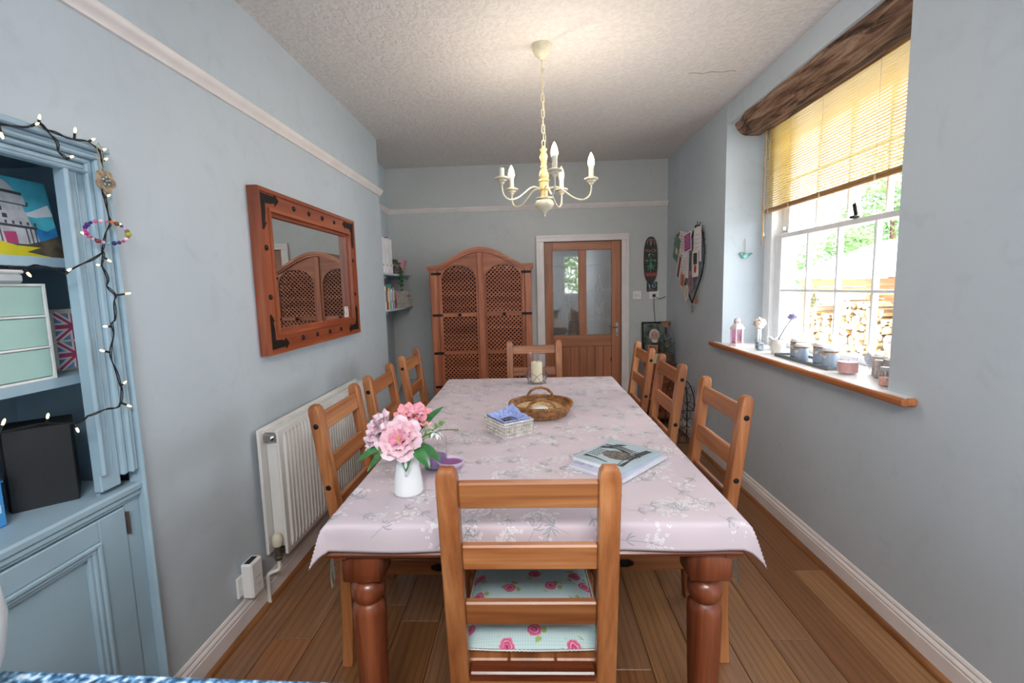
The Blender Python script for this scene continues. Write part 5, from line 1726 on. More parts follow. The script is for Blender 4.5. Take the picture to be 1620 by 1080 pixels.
# ------------------------------------------------------------ things on the window sill (z of the sill top)
ZS = 0.934
M_WASH = plain('whitewashed_pink_metal', 'e3d6da', .5, var=.08)
ln_ = Thing('pink_lantern', 'pale pink metal candle lantern at the far end of window sill', 'lantern', (1.440, 3.325, ZS))
ln_.part('base', MB().lathe([(.052, 0), (.052, .010), (.046, .014), (.044, .018)], 6), M_WASH)
for k in range(6):
    a = PI / 3 * k
    ln_.part('post', MB().bar((.040 * math.cos(a), .040 * math.sin(a), .016), (.040 * math.cos(a), .040 * math.sin(a), .118), .007, .007, .001), M_WASH)
    a2 = a + PI / 6
    r_ = .0335
    q0, q1 = Vector((.038 * math.cos(a), .038 * math.sin(a), 0)), Vector((.038 * math.cos(a + PI / 3), .038 * math.sin(a + PI / 3), 0))
    c = MB().add([q0 + Vector((0, 0, .018)), q1 + Vector((0, 0, .018)), q1 + Vector((0, 0, .116)), q0 + Vector((0, 0, .116))], [(0, 1, 2, 3)])
    ln_.part('glass_side', c, glassm('pink_glass', 'eec6d6', alpha=.2), smooth=0)
ln_.part('roof', MB().lathe([(.052, .116), (.052, .122), (.040, .138), (.026, .150), (.025, .152)], 6), M_WASH)
ln_.part('chimney', MB().lathe([(.022, .150), (.022, .172), (.019, .184), (.010, .192), (.001, .194)], 12), M_WASH)
c = MB()
for k in range(8):
    a = PI / 4 * k
    c.box((.0215 * math.cos(a), .0215 * math.sin(a), .163), (.004, .004, .012), .0, None)
ln_.part('vent_slots', c, plain('vent_shadow_pink', '9a7f88', .7))
ln_.part('tealight', MB().lathe([(.018, .016), (.019, .018), (.019, .030), (.001, .030)], 14), M_WAX)

sp = Thing('sheep_figure', 'round woolly white sheep figure with long white legs on the sill', 'figurine', (1.520, 3.175, ZS))
c = MB().sphere((0, 0, .165), (.034, .036, .034), 16, 12)
rnd = random.Random(2)
for _ in range(60):
    d = Vector((rnd.uniform(-1, 1), rnd.uniform(-1, 1), rnd.uniform(-1, 1))).normalized()
    c.sphere((d.x * .032, d.y * .034, .165 + d.z * .032), .009, 7, 5)
sp.part('woolly_body', c, plain('cream_wool', 'e0dad0', .9, var=.06))
sp.part('face', MB().sphere((-.030, -.018, .165), (.014, .013, .018), 12, 8), plain('beige_face', 'b89f90', .7))
for s_ in (-1, 1): sp.part('ear', MB().sphere((-.022, -.018 + s_ * .020, .185), (.006, .012, .005), 8, 6), plain('beige_face', 'b89f90', .7))
for s_ in (-1, 1):
    sp.part('leg', MB().tube([(0, s_ * .014, .0), (0, s_ * .013, .14)], .007, 8), M_FRAME)
    sp.part('hoof', MB().box((-.006, s_ * .014, .005), (.026, .016, .010), .003), M_FRAME)
gj = Thing('square_glass_jar', 'small square glass jar with grey filling in front of the sheep', 'jar', (1.462, 3.045, ZS))
gj.part('jar_glass', MB().bx(-.022, .022, -.022, .022, 0, .075, .004), glassm('jar_glass', 'eef4f6', alpha=.25))
gj.part('filling', MB().bx(-.018, .018, -.018, .018, .004, .055, .004), plain('grey_pebble_fill', 'a9acb8', .8, var=.5, vs=80))
st = Thing('shell_jar', 'glass jar filled with pale blue-white stones on the sill', 'jar', (1.590, 3.085, ZS))
c = MB()
for _ in range(70):
    a, r_, z_ = rnd.uniform(0, 2 * PI), rnd.uniform(.01, .046), rnd.uniform(.010, .075)
    c.sphere((r_ * math.cos(a), r_ * math.sin(a), z_), (rnd.uniform(.008, .013), rnd.uniform(.008, .013), rnd.uniform(.005, .010)), 7, 5)
st.part('stones', c, plain('pale_blue_stone', 'c3ccd8', .6, var=.15, vs=50), kind='stuff')
st.part('jar_glass', MB().lathe([(.05, 0), (.058, .004), (.058, .085), (.055, .088)], 24, cap=False), M_GLASS)
wv = Thing('white_hip_vase', 'white ceramic planter shaped like rounded hips on the sill', 'vase', (1.500, 2.900, ZS))
def hipf(u, v):
    a = 2 * PI * u
    z = v * .090
    r = .036 + .010 * math.sin(v * PI * .9) - .006 * max(0, v - .8) / .2 + (.004 if v > .93 else 0)
    cleft = .014 * math.exp(-((abs(math.atan2(math.sin(a - PI), math.cos(a - PI)))) / .22) ** 2) * max(0, 1 - v * 1.7)
    cleft2 = .014 * math.exp(-((abs(math.atan2(math.sin(a), math.cos(a)))) / .22) ** 2) * max(0, 1 - v * 1.7)
    r = r - cleft - cleft2
    return (r * math.cos(a) * .9, r * math.sin(a) * 1.08, z)
c = MB().grid(hipf, 36, 16)
c.lathe([(.034, .0895), (.030, .075), (.001, .072)], 24, cap=False)
wv.part('vase_body', c, plain('white_ceramic', 'e6e2dc', .3), smooth=80)
rz_ = Thing('purple_rose', 'single dusty purple artificial rose leaning in the white vase', 'flower', (1.500, 2.895, ZS + .073))
top = Vector((.03, -.085, .145))
rz_.part('stem', MB().tube(smooth_path([(0, .01, 0), (.008, -.02, .05), (.018, -.05, .10), tuple(top)], 4), .0035, 6), plain('grey_stem', '6e6b76', .7))
c = MB()
for k in range(16):
    a = k * 2.4
    t_ = k / 16
    R_ = .011 + .024 * t_
    def pf(u, v, a=a, t_=t_, R_=R_):
        w = (u - .5) * 1.5
        rr = R_ * (.35 + .65 * v)
        ang = a + w * (1 - .2 * v)
        return (top.x + rr * math.cos(ang), top.y + rr * math.sin(ang), top.z + .004 + .030 * v * (1 - .55 * t_) - .010 * t_)
    c.grid(pf, 4, 4)
rz_.part('petals', c, plain('dusty_purple_petal', 'a89ec4', .8, var=.12, vs=40), smooth=80)
c = MB()
for a in (0, 2.1, 4.2):
    c.grid(lambda u, v, a=a: (.02 + .022 * v * math.cos(a) + (u - .5) * .010 * math.sin(PI * v), -.058 + .022 * v * math.sin(a) + (u - .5) * .012 * math.sin(PI * v), .105 + .008 * math.sin(PI * v)), 2, 4)
rz_.part('leaf', c, plain('dusty_grey_leaf', '93909e', .8), smooth=80)

trg = Thing('grey_tray', 'long dark grey tray under the four blue-grey jars on sill', 'tray', (1.512, 2.575, ZS))
c = MB().bx(-.065, .065, -.25, .25, 0, .006, .002)
for (a, b, c0, d) in ((-.068, -.060, -.25, .25), (.060, .068, -.25, .25)): c.bx(a, b, c0, d, 0, .017, .002)
for (c0, d) in ((-.252, -.244), (.244, .252)): c.bx(-.068, .068, c0, d, 0, .017, .002)
trg.part('tray_body', c, plain('slate_grey_paint', '6b7073', .5))
M_JBL = plain('grey_blue_glaze', '9dacbf', .3, var=.05)
M_RAF = plain('raffia', '9a774a', .9, var=.3, vs=80)
jl = ['tallest grey-blue lidded jar, nearest the purple rose, on the sill tray', 'front grey-blue lidded jar with tag second along the sill tray', 'grey-blue lidded jar at back third along the sill tray', 'grey-blue lidded jar beside the pink candle, last on the sill tray']
for i, (x, y, s) in enumerate(((1.535, 2.745, 1.08), (1.490, 2.630, .92), (1.535, 2.525, 1.08), (1.505, 2.405, 1.0))):
    t = Thing('lidded_jar', jl[i], 'jar', (x, y, ZS + .0065), group='blue jars on the sill tray')
    r_ = .036 * s
    t.part('jar_body', MB().lathe([(r_ * .92, 0), (r_, .004), (r_, .066 * s), (r_ * .94, .074 * s), (r_ * .88, .078 * s)], 24), M_JBL)
    t.part('lid', MB().lathe([(r_ * .90, .076 * s), (r_ * .98, .078 * s), (r_ * .98, .090 * s), (r_ * .85, .096 * s), (.001, .098 * s)], 24), plain('white_lid', 'e4e6ea', .35))
    c = MB()
    for q in range(3): c.torus((0, 0, .0735 * s + q * .0022), r_ * 1.02, .0016, 22, 5)
    for q in range(9):
        a = -2.2 - .5 + q * .14
        d = Vector((math.cos(PI + .4 + rnd.uniform(-.9, .9)), math.sin(PI + .4 + rnd.uniform(-.9, .9)), rnd.uniform(-1.0, .5))).normalized() * rnd.uniform(.018, .034)
        P0 = Vector((r_ * math.cos(PI + .4), r_ * math.sin(PI + .4), .075 * s))
        c.tube([P0, P0 + d * .6 + Vector((-.006, 0, .003)), P0 + d], .0012, 4)
    t.part('raffia_bow', c, M_RAF)
    P0 = Vector((r_ * math.cos(PI + .4) - .004, r_ * math.sin(PI + .4) - .002, .052 * s))
    hp = [(.011 * math.sin(a) ** 3, .0007 * (13 * math.cos(a) - 5 * math.cos(2 * a) - 2 * math.cos(3 * a) - math.cos(4 * a))) for a in [2 * PI * k / 20 for k in range(20)]]
    t.part('heart_tag', MB().prism(hp, -.001, .001, Matrix.Translation(P0) @ RZ(.4) @ Matrix(((0, 0, 1, 0), (1, 0, 0, 0), (0, 1, 0, 0), (0, 0, 0, 1)))), plain('pale_wood_tag', 'd8d0c8', .7))
pc = Thing('pink_jar_candle', 'pink candle in a clear glass jar on the sill', 'candle', (1.488, 2.245, ZS))
pc.part('glass', MB().lathe([(.040, .0), (.045, .003), (.045, .082), (.0425, .083), (.042, .006), (.001, .005)], 26, cap=False), M_GLASS)
pc.part('wax', MB().lathe([(.040, .006), (.0415, .008), (.0415, .056), (.001, .055)], 24), plain('pink_wax', 'cf9c9a', .5))
pc.part('wick', MB().cyl((0, 0, .055), (.001, 0, .066), .001, 5), M_BLACK)
hs = Thing('heart_plaque', 'small pale grey heart plaque with lines of lettering on the sill', 'plaque', (1.632, 2.305, ZS), rz=math.radians(10), rot=None)
hp = [(.042 * math.sin(a) ** 3, .050 + .0028 * (13 * math.cos(a) - 5 * math.cos(2 * a) - 2 * math.cos(3 * a) - math.cos(4 * a)) * .98) for a in [2 * PI * k / 36 for k in range(36)]]
MH = RY(math.radians(10)) @ Matrix(((0, 0, 1, 0), (-1, 0, 0, 0), (0, 1, 0, 0), (0, 0, 0, 1)))
hs.part('heart_board', MB().prism(hp, -.005, .005, MH), plain('pale_grey_board', 'bfc2c8', .6))
c = MB()
for k, w in enumerate((.5, .8, .7, .9, .75, .5)):
    for q in range(int(7 * w)):
        c.bx(-.006, -.0052, -.028 * w + q * .0078, -.028 * w + q * .0078 + .0055, .072 - k * .010, .0745 - k * .010, 0, RY(math.radians(10)))
hs.part('lettering', c, plain('grey_lettering', '4f5258', .7))
M_BIRCH = plain('silvery_birch_bark', 'b4aca8', .7, var=.28, vs=22, bump=.3, bs=60)
for i, (x, y, w, h_, lab) in enumerate(((1.590, 2.185, .030, .088, 'silvery bark tealight block nearest the heart plaque'), (1.560, 2.125, .032, .080, 'silvery bark tealight block in the middle of three'), (1.548, 2.050, .036, .094, 'silvery bark tealight block nearest the pink salt jar'))):
    t = Thing('bark_candle_holder', lab, 'candle holder', (x, y, ZS), group='bark tealight blocks on the sill')
    t.part('log_body', MB().lathe([(w * .95, 0), (w, .003), (w * .97, h_ * .5), (w, h_ - .002), (w * .97, h_), (.018, h_), (.018, h_ - .012), (.001, h_ - .012)], 14), M_BIRCH)
    t.part('tealight', MB().lathe([(.016, h_ - .012), (.016, h_ - .002), (.001, h_ - .002)], 14), M_WAX)
sj = Thing('pink_salt_jar', 'small glass jar half full of pink salt near end of sill', 'jar', (1.455, 1.965, ZS))
sj.part('jar_glass', MB().lathe([(.020, 0), (.023, .003), (.023, .05), (.018, .064), (.018, .070)], 18, cap=False), M_GLASS)
sj.part('salt', MB().lathe([(.019, .003), (.0215, .005), (.0215, .036), (.001, .038)], 16), plain('pink_salt', 'd8a394', .9, var=.1, vs=90))
sj.part('lid', MB().lathe([(.019, .068), (.019, .078), (.001, .079)], 16), plain('grey_lid', 'b9b6b4', .5))

# ------------------------------------------------------------ dining table
TX, TY0, TY1 = -.005, 1.150, 3.060
ZT = .780
tb = Thing('dining_table', 'long red-brown wooden dining table with thick turned legs under the cloth', 'table', (TX, (TY0 + TY1) / 2, 0))
c = MB()
c.bx(-.525, .52, TY0, TY1, .722, ZT - .003, .004)
tb.part('table_top', c, WR('y'), world=True)
c = MB()
prof = [(0, .722), (.002, .712), (-.001, .704), (.004, .697), (.0, .688), (-.012, .684), (-.04, .684), (-.04, .722)]
def edge_mould(mb, p, q, nrm):
    p, q, nrm = Vector(p), Vector(q), Vector(nrm)
    vs = [p + nrm * a + Vector((0, 0, b)) for a, b in prof] + [q + nrm * a + Vector((0, 0, b)) for a, b in prof]
    n = len(prof)
    mb.add(vs, [(i, (i + 1) % n, n + (i + 1) % n, n + i) for i in range(n)] + [tuple(range(n))[::-1], tuple(range(n, 2 * n))])
edge_mould(c, (-.540, TY0 - .006, 0), (.525, TY0 - .006, 0), (0, -1, 0))
edge_mould(c, (.525, TY0 - .006, 0), (.525, TY1, 0), (1, 0, 0))
edge_mould(c, (.525, TY1, 0), (-.530, TY1, 0), (0, 1, 0))
edge_mould(c, (-.530, TY1, 0), (-.530, TY0 - .006, 0), (-1, 0, 0))
tb.part('edge_moulding', c, WR('x'), world=True)
c = MB()
c.bx(-.42, .42, TY0 + .055, TY0 + .075, .656, .70); tb.part('apron', c, WR('x'), world=True)
tb.part('apron', MB().bx(-.42, .42, TY1 - .075, TY1 - .055, .62, .70), WR('x'), world=True)
for sx in (-.475, .465): tb.part('apron', MB().bx(sx - .01, sx + .01, TY0 + .10, TY1 - .10, .62, .70), WR('y'), world=True)
legp = [(.026, 0), (.034, .004), (.036, .05), (.030, .07), (.028, .08), (.036, .09), (.034, .10), (.036, .12), (.0415, .34), (.0445, .46), (.0450, .505), (.0425, .522), (.036, .530), (.034, .534),
        (.0385, .540), (.0440, .552), (.0455, .565), (.0440, .578), (.038, .590), (.033, .594), (.0335, .600), (.041, .604), (.043, .608)]
for lx, ly in ((-.458, TY0 + .055), (.455, TY0 + .055), (-.458, TY1 - .06), (.455, TY1 - .06)):
    c = MB().lathe(legp, 28, (lx, ly, 0))
    c.bx(lx - .054, lx + .054, ly - .045, ly + .045, .606, .700, .006)
    tb.part('leg', c, WR('z'), world=True, smooth=50)

# ------------------------------------------------------------ tablecloth with printed sprigs
EX0, EX1, EY0, EY1 = -.530, .525, TY0 - .006, TY1 + .006   # fold lines
OV = .078
ZK = ZT + .003
def cloth_pt(x, y, lift=0.0):
    """map a point of the flat cloth to the draped one"""
    a = max(EX0 - x, x - EX1, 0); sx = -1 if x < EX0 else 1
    b = max(EY0 - y, y - EY1, 0); sy = -1 if y < EY0 else 1
    px, py = min(max(x, EX0), EX1), min(max(y, EY0), EY1)
    r = .010
    def fold(d):
        if d <= 0: return 0, 0
        th = min(d / r, PI / 2)
        o_ = r * math.sin(th); dn = r * (1 - math.cos(th))
        if d > r * PI / 2: dn += d - r * PI / 2
        return o_, dn
    oa, da = fold(a); ob, db = fold(b)
    mn = min(a, b)
    ox = oa + .38 * mn * (1.0 if a > 0 else 0); oy = ob + .34 * mn * (1 if b > 0 else 0)
    if mn > 0:
        oy -= 0.25 * mn * (1 - min(1, b / (a + 1e-6))); 
    dn = max(da, db) + .42 * mn
    wob = .004 * math.sin(px * 17 + 1.3) * (db > 0) * min(1, b / .05) + .004 * math.sin(py * 13) * (da > 0) * min(1, a / .05)
    z = ZK - dn
    flat_ = 0 if (a > 0 or b > 0) else .0006 * noise.noise(Vector((x * 5, y * 4, 0)))
    X = px + sx * (ox + (.004 * math.sin(py * 11) + .003) * min(1, a / .03) + (wob if a > 0 else 0))
    Y = py + sy * (oy + .003 * min(1, b / .03) + (wob if b > 0 and a <= 0 else 0))
    if lift:
        if a <= 0 and b <= 0: z += lift
        elif b > 0 and a <= 0: Y += sy * lift; z += lift * .4
        elif a > 0 and b <= 0: X += sx * lift; z += lift * .4
        else: X += sx * lift; Y += sy * lift
    return (X, Y, z + flat_)
def ticks(lo, hi, n, o_):
    return [lo - o_ + o_ * k / 12 for k in range(12)] + [lo + (hi - lo) * k / n for k in range(n + 1)] + [hi + o_ * k / 12 for k in range(1, 13)]
tx_ = ticks(EX0, EX1, 30, OV); ty_ = ticks(EY0, EY1, 50, OV)
c = MB()
c.v = [cloth_pt(x, y) for y in ty_ for x in tx_]
nx_ = len(tx_)
c.f = [(j * nx_ + i, j * nx_ + i + 1, (j + 1) * nx_ + i + 1, (j + 1) * nx_ + i) for j in range(len(ty_) - 1) for i in range(nx_ - 1)]
def cloth_mat():
    t = NT('lilac_cotton')
    v = t.coords(rnd=False)
    n1 = t.n('TexNoise', i_Scale=500.0, i_Detail=1.0); t.l(v, n1.inputs['Vector'])
    n2 = t.n('TexNoise', i_Scale=3.0, i_Detail=2.0); t.l(v, n2.inputs['Vector'])
    r = t.ramp(n2.outputs[0], [(0.3, lin('cdc0cb')), (0.7, lin('d2c4ca'))])
    t.l(r.outputs[0], t.b.inputs['Base Color'])
    t.b.inputs['Roughness'].default_value = .62
    t.b.inputs['Specular IOR Level'].default_value = .35
    n3 = t.n('TexNoise', i_Scale=4.0, i_Detail=3.0); t.l(v, n3.inputs['Vector'])
    b = t.bump(n3.outputs[0], .25, .02)
    return t.m
cl = Thing('tablecloth', 'pale lilac tablecloth printed with white flower sprigs covering the dining table', 'tablecloth', (TX, (TY0 + TY1) / 2, ZK))
co = cl.part('cloth', c, cloth_mat(), world=True, smooth=80)
sol = co.modifiers.new('thickness', 'SOLIDIFY'); sol.thickness = .0008; sol.offset = -1
rs = random.Random(77)
stems, blooms, faint = MB(), MB(), MB()
def ribbon(mb, pts, w, lift):
    P = [Vector((p[0], p[1])) for p in pts]
    vs = []
    for i, p_ in enumerate(P):
        d = (P[min(i + 1, len(P) - 1)] - P[max(i - 1, 0)])
        d = d.normalized() if d.length else Vector((1, 0))
        nr = Vector((-d.y, d.x)) * w / 2 * (1 if 0 < i < len(P) - 1 else .4)
        vs += [cloth_pt(p_.x + nr.x, p_.y + nr.y, lift), cloth_pt(p_.x - nr.x, p_.y - nr.y, lift)]
    mb.add(vs, [(2 * i, 2 * i + 1, 2 * i + 3, 2 * i + 2) for i in range(len(P) - 1)])
def dot(mb, x, y, r, lift, n=5):
    vs = [cloth_pt(x + r * math.cos(2 * PI * k / n), y + r * math.sin(2 * PI * k / n), lift) for k in range(n)]
    mb.add(vs, [tuple(range(n))])
XLO, XHI, YLO, YHI = EX0 - OV + .01, EX1 + OV - .01, EY0 - OV + .008, EY1 + OV - .01
def ok_(x, y): return XLO < x < XHI and YLO < y < YHI and not ((x < EX0 or x > EX1) and (y < EY0 or y > EY1))
def umbel(x, y, ang, s):
    # flower cluster made of tiny five-petal blooms
    n = rs.randint(22, 36)
    for _ in range(n):
        a = rs.gauss(0, 1) * .022 * s; b = rs.gauss(0, 1) * .014 * s
        qx, qy = x + a * math.cos(ang) - b * math.sin(ang), y + a * math.sin(ang) + b * math.cos(ang)
        for k in range(4):
            th = k * PI / 2 + rs.uniform(0, 1)
            qx2, qy2 = qx + .0034 * math.cos(th), qy + .0034 * math.sin(th)
            if ok_(qx2, qy2): dot(blooms, qx2, qy2, .0026, .0005, 5)
        if ok_(qx, qy): dot(stems, qx, qy, .0009, .0008, 4)
def sprig(x, y, ang, L):
    pts = []
    cx_, cy__ = x, y; a = ang; cv = rs.uniform(-.5, .5)
    for k in range(9):
        pts.append((cx_, cy__))
        cx_ += math.cos(a) * L / 8; cy__ += math.sin(a) * L / 8; a += cv / 8
    pts = [q for q in pts if ok_(*q)]
    if len(pts) < 3: return
    ribbon(stems, pts, .0015, .0006)
    # whorl of thin leaves near the base
    bx_, by_ = pts[len(pts) // 3]
    for s_ in (-1, 1):
        for dl in (.5, 1.0):
            th = a + s_ * dl
            e_ = [(bx_ + math.cos(th) * t * .026, by_ + math.sin(th) * t * .026 + s_ * .003 * math.sin(PI * t)) for t in (0, .35, .7, 1)]
            if all(ok_(*q) for q in e_): ribbon(stems, e_, .0030, .0006)
    tx__, ty__ = pts[-1]
    umbel(tx__, ty__, a + PI / 2, rs.uniform(.7, 1.2))
    for _ in range(3):
        th = a + rs.uniform(-.9, .9); l = rs.uniform(.02, .045)
        e_ = [(tx__ - math.cos(a) * .02 + math.cos(th) * t * l, ty__ - math.sin(a) * .02 + math.sin(th) * t * l) for t in (0, .3, .6, 1)]
        if all(ok_(*q) for q in e_): ribbon(stems, e_, .0011, .0006)
y = YLO + .01
while y < YHI:
    x = XLO + rs.uniform(0, .08)
    while x < XHI:
        sprig(x + rs.uniform(-.02, .02), y + rs.uniform(-.03, .03), rs.choice([PI / 2, -PI / 2, .6, 2.5, -.7]) + rs.uniform(-.6, .6), rs.uniform(.06, .13))
        x += .105
    y += .090
cl.part('printed_stems', stems, plain('print_grey_green', 'a0a5ac', .7), world=True, kind='stuff', smooth=0)
cl.part('printed_blooms', blooms, plain('print_white_bloom', 'ebe6ea', .7), world=True, kind='stuff', smooth=0)

# ------------------------------------------------------------ chairs
def cushion_mat():
    t = NT('rose_print_cotton')
    v = t.coords(rnd=False)
    vo = t.n('TexVoronoi', feature='F1', voronoi_dimensions='2D'); vo.inputs['Scale'].default_value = 11.0; vo.inputs['Randomness'].default_value = .75
    t.l(v, vo.inputs['Vector'])
    no = t.n('TexNoise', i_Scale=60.0, i_Detail=2.0); t.l(v, no.inputs['Vector'])
    ad = t.n('Math', operation='MULTIPLY_ADD'); ad.inputs[1].default_value = .16; ad.inputs[2].default_value = -.08
    t.l(no.outputs[0], ad.inputs[0])
    dd = t.n('Math', operation='ADD'); t.l(vo.outputs['Distance'], dd.inputs[0]); t.l(ad.outputs[0], dd.inputs[1])
    # petals: concentric rings within the rose
    rose = t.ramp(dd.outputs[0], [(0.0, lin('a81850')), (0.045, lin('e0739a')), (0.08, lin('b52560')), (0.12, lin('efa6bf')), (0.15, lin('c23a6e')), (0.19, lin('e687a8'))])
    mask = t.ramp(dd.outputs[0], [(0.200, (1, 1, 1, 1)), (0.212, (0, 0, 0, 1))])
    # leaves round the rose
    n2 = t.n('TexVoronoi', feature='F1', voronoi_dimensions='2D'); n2.inputs['Scale'].default_value = 42.0; t.l(v, n2.inputs['Vector'])
    lm = t.ramp(n2.outputs['Distance'], [(0.34, (1, 1, 1, 1)), (0.40, (0, 0, 0, 1))])
    ring = t.ramp(vo.outputs['Distance'], [(0.20, (0, 0, 0, 1)), (0.215, (1, 1, 1, 1)), (0.34, (1, 1, 1, 1)), (0.38, (0, 0, 0, 1))])
    n4 = t.n('TexNoise', i_Scale=14.0); t.l(v, n4.inputs['Vector'])
    pick = t.ramp(n4.outputs[0], [(0.48, (0, 0, 0, 1)), (0.52, (1, 1, 1, 1))])
    lf_ = t.mix(lm.outputs[0], ring.outputs[0], 1.0, 'MULTIPLY'); lf_ = t.mix(lf_, pick.outputs[0], 1.0, 'MULTIPLY')
    dots = t.n('TexVoronoi', feature='F1', voronoi_dimensions='2D'); dots.inputs['Scale'].default_value = 150.0; dots.inputs['Randomness'].default_value = 0.0; t.l(v, dots.inputs['Vector'])
    dm = t.ramp(dots.outputs['Distance'], [(0.22, lin('d3e4e4')), (0.30, lin('bdd8da'))])
    c = t.mix(dm.outputs[0], lin('9db86a'), lf_)
    c = t.mix(c, rose.outputs[0], mask.outputs[0])
    t.l(c, t.b.inputs['Base Color'])
    t.b.inputs['Roughness'].default_value = .75
    return t.m
M_CUSH = cushion_mat()
M_LACE = plain('white_scallop_trim', 'e4e6e4', .8)
def stud(x, y, z, M):
    return MB().lathe([(.0105, -.001), (.0095, .0012), (.005, .0028), (.001, .003)], 10, M=Matrix.Translation((x, y, z)) @ M)
def make_chair(label, group):
    t = Thing('dining_chair', label, 'chair', (0, 0, 0), group=group)
    HW = .180
    zs0, ys0, ytop = .43, -.205, -.278
    def yb(z): return ys0 if z <= zs0 else ys0 + (ytop - ys0) * (z - zs0) / (.985 - zs0)
    for s_ in (-1, 1):
        # rear post: leg plus back upright, one swept piece with rounded top
        c = MB()
        zz = [0, .02, .20, zs0, .55, .70, .85, .955, .972, .981, .985]
        rr = [.9, 1, 1, 1, 1, 1, 1, 1, .92, .72, .40]
        vs = []
        for z, q in zip(zz, rr):
            yy = yb(z) + (.012 * (1 - z / .2) * -1 if z < .2 else 0) * 1.0
            w, d = .024, .0195 * q
            w = w if z < .972 else w * (.9 if z < .981 else .7)
            x = s_ * HW
            ch = .004
            for (i, j) in ((-1, -1), (1, -1), (1, 1), (-1, 1)):
                vs.append((x + i * w, yy + j * d, z))
        fs = [(k * 4 + i, k * 4 + (i + 1) % 4, (k + 1) * 4 + (i + 1) % 4, (k + 1) * 4 + i) for k in range(len(zz) - 1) for i in range(4)]
        fs += [(3, 2, 1, 0), tuple((len(zz) - 1) * 4 + i for i in range(4))]
        c.add(vs, fs)
        p_ = t.part('rear_leg_post', c, W('z'), smooth=25)
        bv = p_.modifiers.new('bevel', 'BEVEL'); bv.width = .005; bv.segments = 2; bv.limit_method = 'ANGLE'; bv.angle_limit = math.radians(50)
        for z in (.912, .690):
            t.part('iron_stud', stud(s_ * (HW + .024), yb(z), z, RY(s_ * PI / 2)), M_IRON, parent=p_)
        # front leg
        c = MB().bx(s_ * HW - .022, s_ * HW + .022, .168, .212, .34, .425, .004)
        c.lathe([(.016, 0), (.018, .01), (.014, .03), (.019, .05), (.022, .10), (.020, .20), (.017, .26), (.022, .275), (.024, .29), (.019, .305), (.018, .315), (.022, .33), (.022, .345)], 16, (s_ * HW, .19, 0))
        t.part('front_leg', c, W('z'))
        # side rails and lower stretchers
        c = MB().bx(s_ * HW - .012, s_ * HW + .016, ys0 + .02, .172, .358, .418, .004)
        sr = t.part('side_rail', c, W('y'))
        c = MB().bx(s_ * (HW + .016), s_ * (HW + .0178), .125, .158, .374, .402, .001); t.part('iron_plate', c, M_IRON, parent=sr)
        t.part('iron_stud', stud(s_ * (HW + .018), .12, .388, RY(s_ * PI / 2)), M_IRON, parent=sr)
        t.part('iron_stud', stud(s_ * (HW + .018), -.13, .388, RY(s_ * PI / 2)), M_IRON, parent=sr)
    t.part('front_rail', MB().bx(-HW + .02, HW - .02, .176, .202, .350, .418, .004), W('x'))
    t.part('rear_rail', MB().bx(-HW + .02, HW - .02, ys0 - .012, ys0 + .012, .36, .418, .004), W('x'))
    for k in range(3):
        x0 = -HW + .004 + k * ((2 * HW - .008) / 3)
        wd_ = (2 * HW - .008) / 3
        t.part('seat_board', MB().bx(x0 + (.020 if k == 0 else .0006) - (.034 if k == 0 else 0) + (.0 if k else .0), x0 + wd_ - .0006 + (.014 if k == 2 else 0), ys0 + .021, .218, .418, .442, .004), WR('y') if False else W('y'))
    for z in (.883, .724, .570):
        zc = z + .033
        a = math.atan2(-(ytop - ys0), .985 - zs0)
        M = Matrix.Translation((0, yb(zc) + .002, zc)) @ RX(a * 1.0)
        t.part('back_slat', MB().box((0, 0, 0), (2 * HW - .046, .020, .065), .004, M), W('x'))
    t.part('rear_seat_board', MB().bx(-.154, .154, -.228, -.1855, .417, .4425, .004), WR('x'))
    # padded cushion
    c = MB()
    hw = .176
    def cf(top):
        def f(u, v):
            a, b = 2 * u - 1, 2 * v - 1
            puff = (1 - abs(a) ** 3.2) ** .5 * (1 - abs(b) ** 3.2) ** .5
            rim = 1 - .035 * (math.cos(a * 9) * .3 + math.sin(b * 7) * .3)
            z = .464 + (.026 * puff if top else -.021 * puff)
            return (a * hw * (1 - .04 * b * b) , .012 + b * .190 * (1 - .03 * a * a), z)
        return f
    c.grid(cf(True), 22, 22); c.grid(cf(False), 22, 22, flip=True)
    cu_ = t.part('seat_cushion', c, M_CUSH, smooth=80)
    c = MB()
    N = 64
    for side in range(4):
        pts = []
        for k in range(N + 1):
            s_ = 2 * k / N - 1
            a, b = ((s_, -1), (1, s_), (-s_, 1), (-1, -s_))[side]
            x, y = a * hw * (1 - .04 * b * b), .012 + b * .190 * (1 - .03 * a * a)
            o_ = .0025 + .0025 * abs(math.sin(k * PI / 2 * .96))
            nx, ny = ((0, -1), (1, 0), (0, 1), (-1, 0))[side]
            pts.append((x + nx * o_, y + ny * o_, .4635))
        c.tube(pts, .0022, 4)
    t.part('scalloped_trim', c, M_LACE, parent=cu_)
    for s_ in (-1, 1):
        c = MB()
        bx_, by_ = s_ * (HW + .012), ys0 - .030
        for q in range(2):
            pts = smooth_path([(s_ * .165, -.175, .463), (s_ * .207, -.180, .468), (s_ * .211, -.205, .470), (bx_ + s_ * .012, by_ - .004 * q, .466), (bx_ + s_ * (.004 + .010 * q), by_ - .010, .43), (bx_ + s_ * (.0 + .022 * q), by_ - .012, .365), (bx_ + s_ * (-.004 + .030 * q), by_ - .008, .325)], 3)
            for i in range(len(pts) - 1):
                pass
            w_ = .007
            vs = []
            for i, p3 in enumerate(pts):
                vs += [(p3[0] - w_, p3[1], p3[2]), (p3[0] + w_, p3[1] - .001, p3[2])] if i > 6 else [(p3[0], p3[1], p3[2] - w_), (p3[0], p3[1], p3[2] + w_)]
            c.add(vs, [(2 * i, 2 * i + 1, 2 * i + 3, 2 * i + 2) for i in range(len(pts) - 1)])
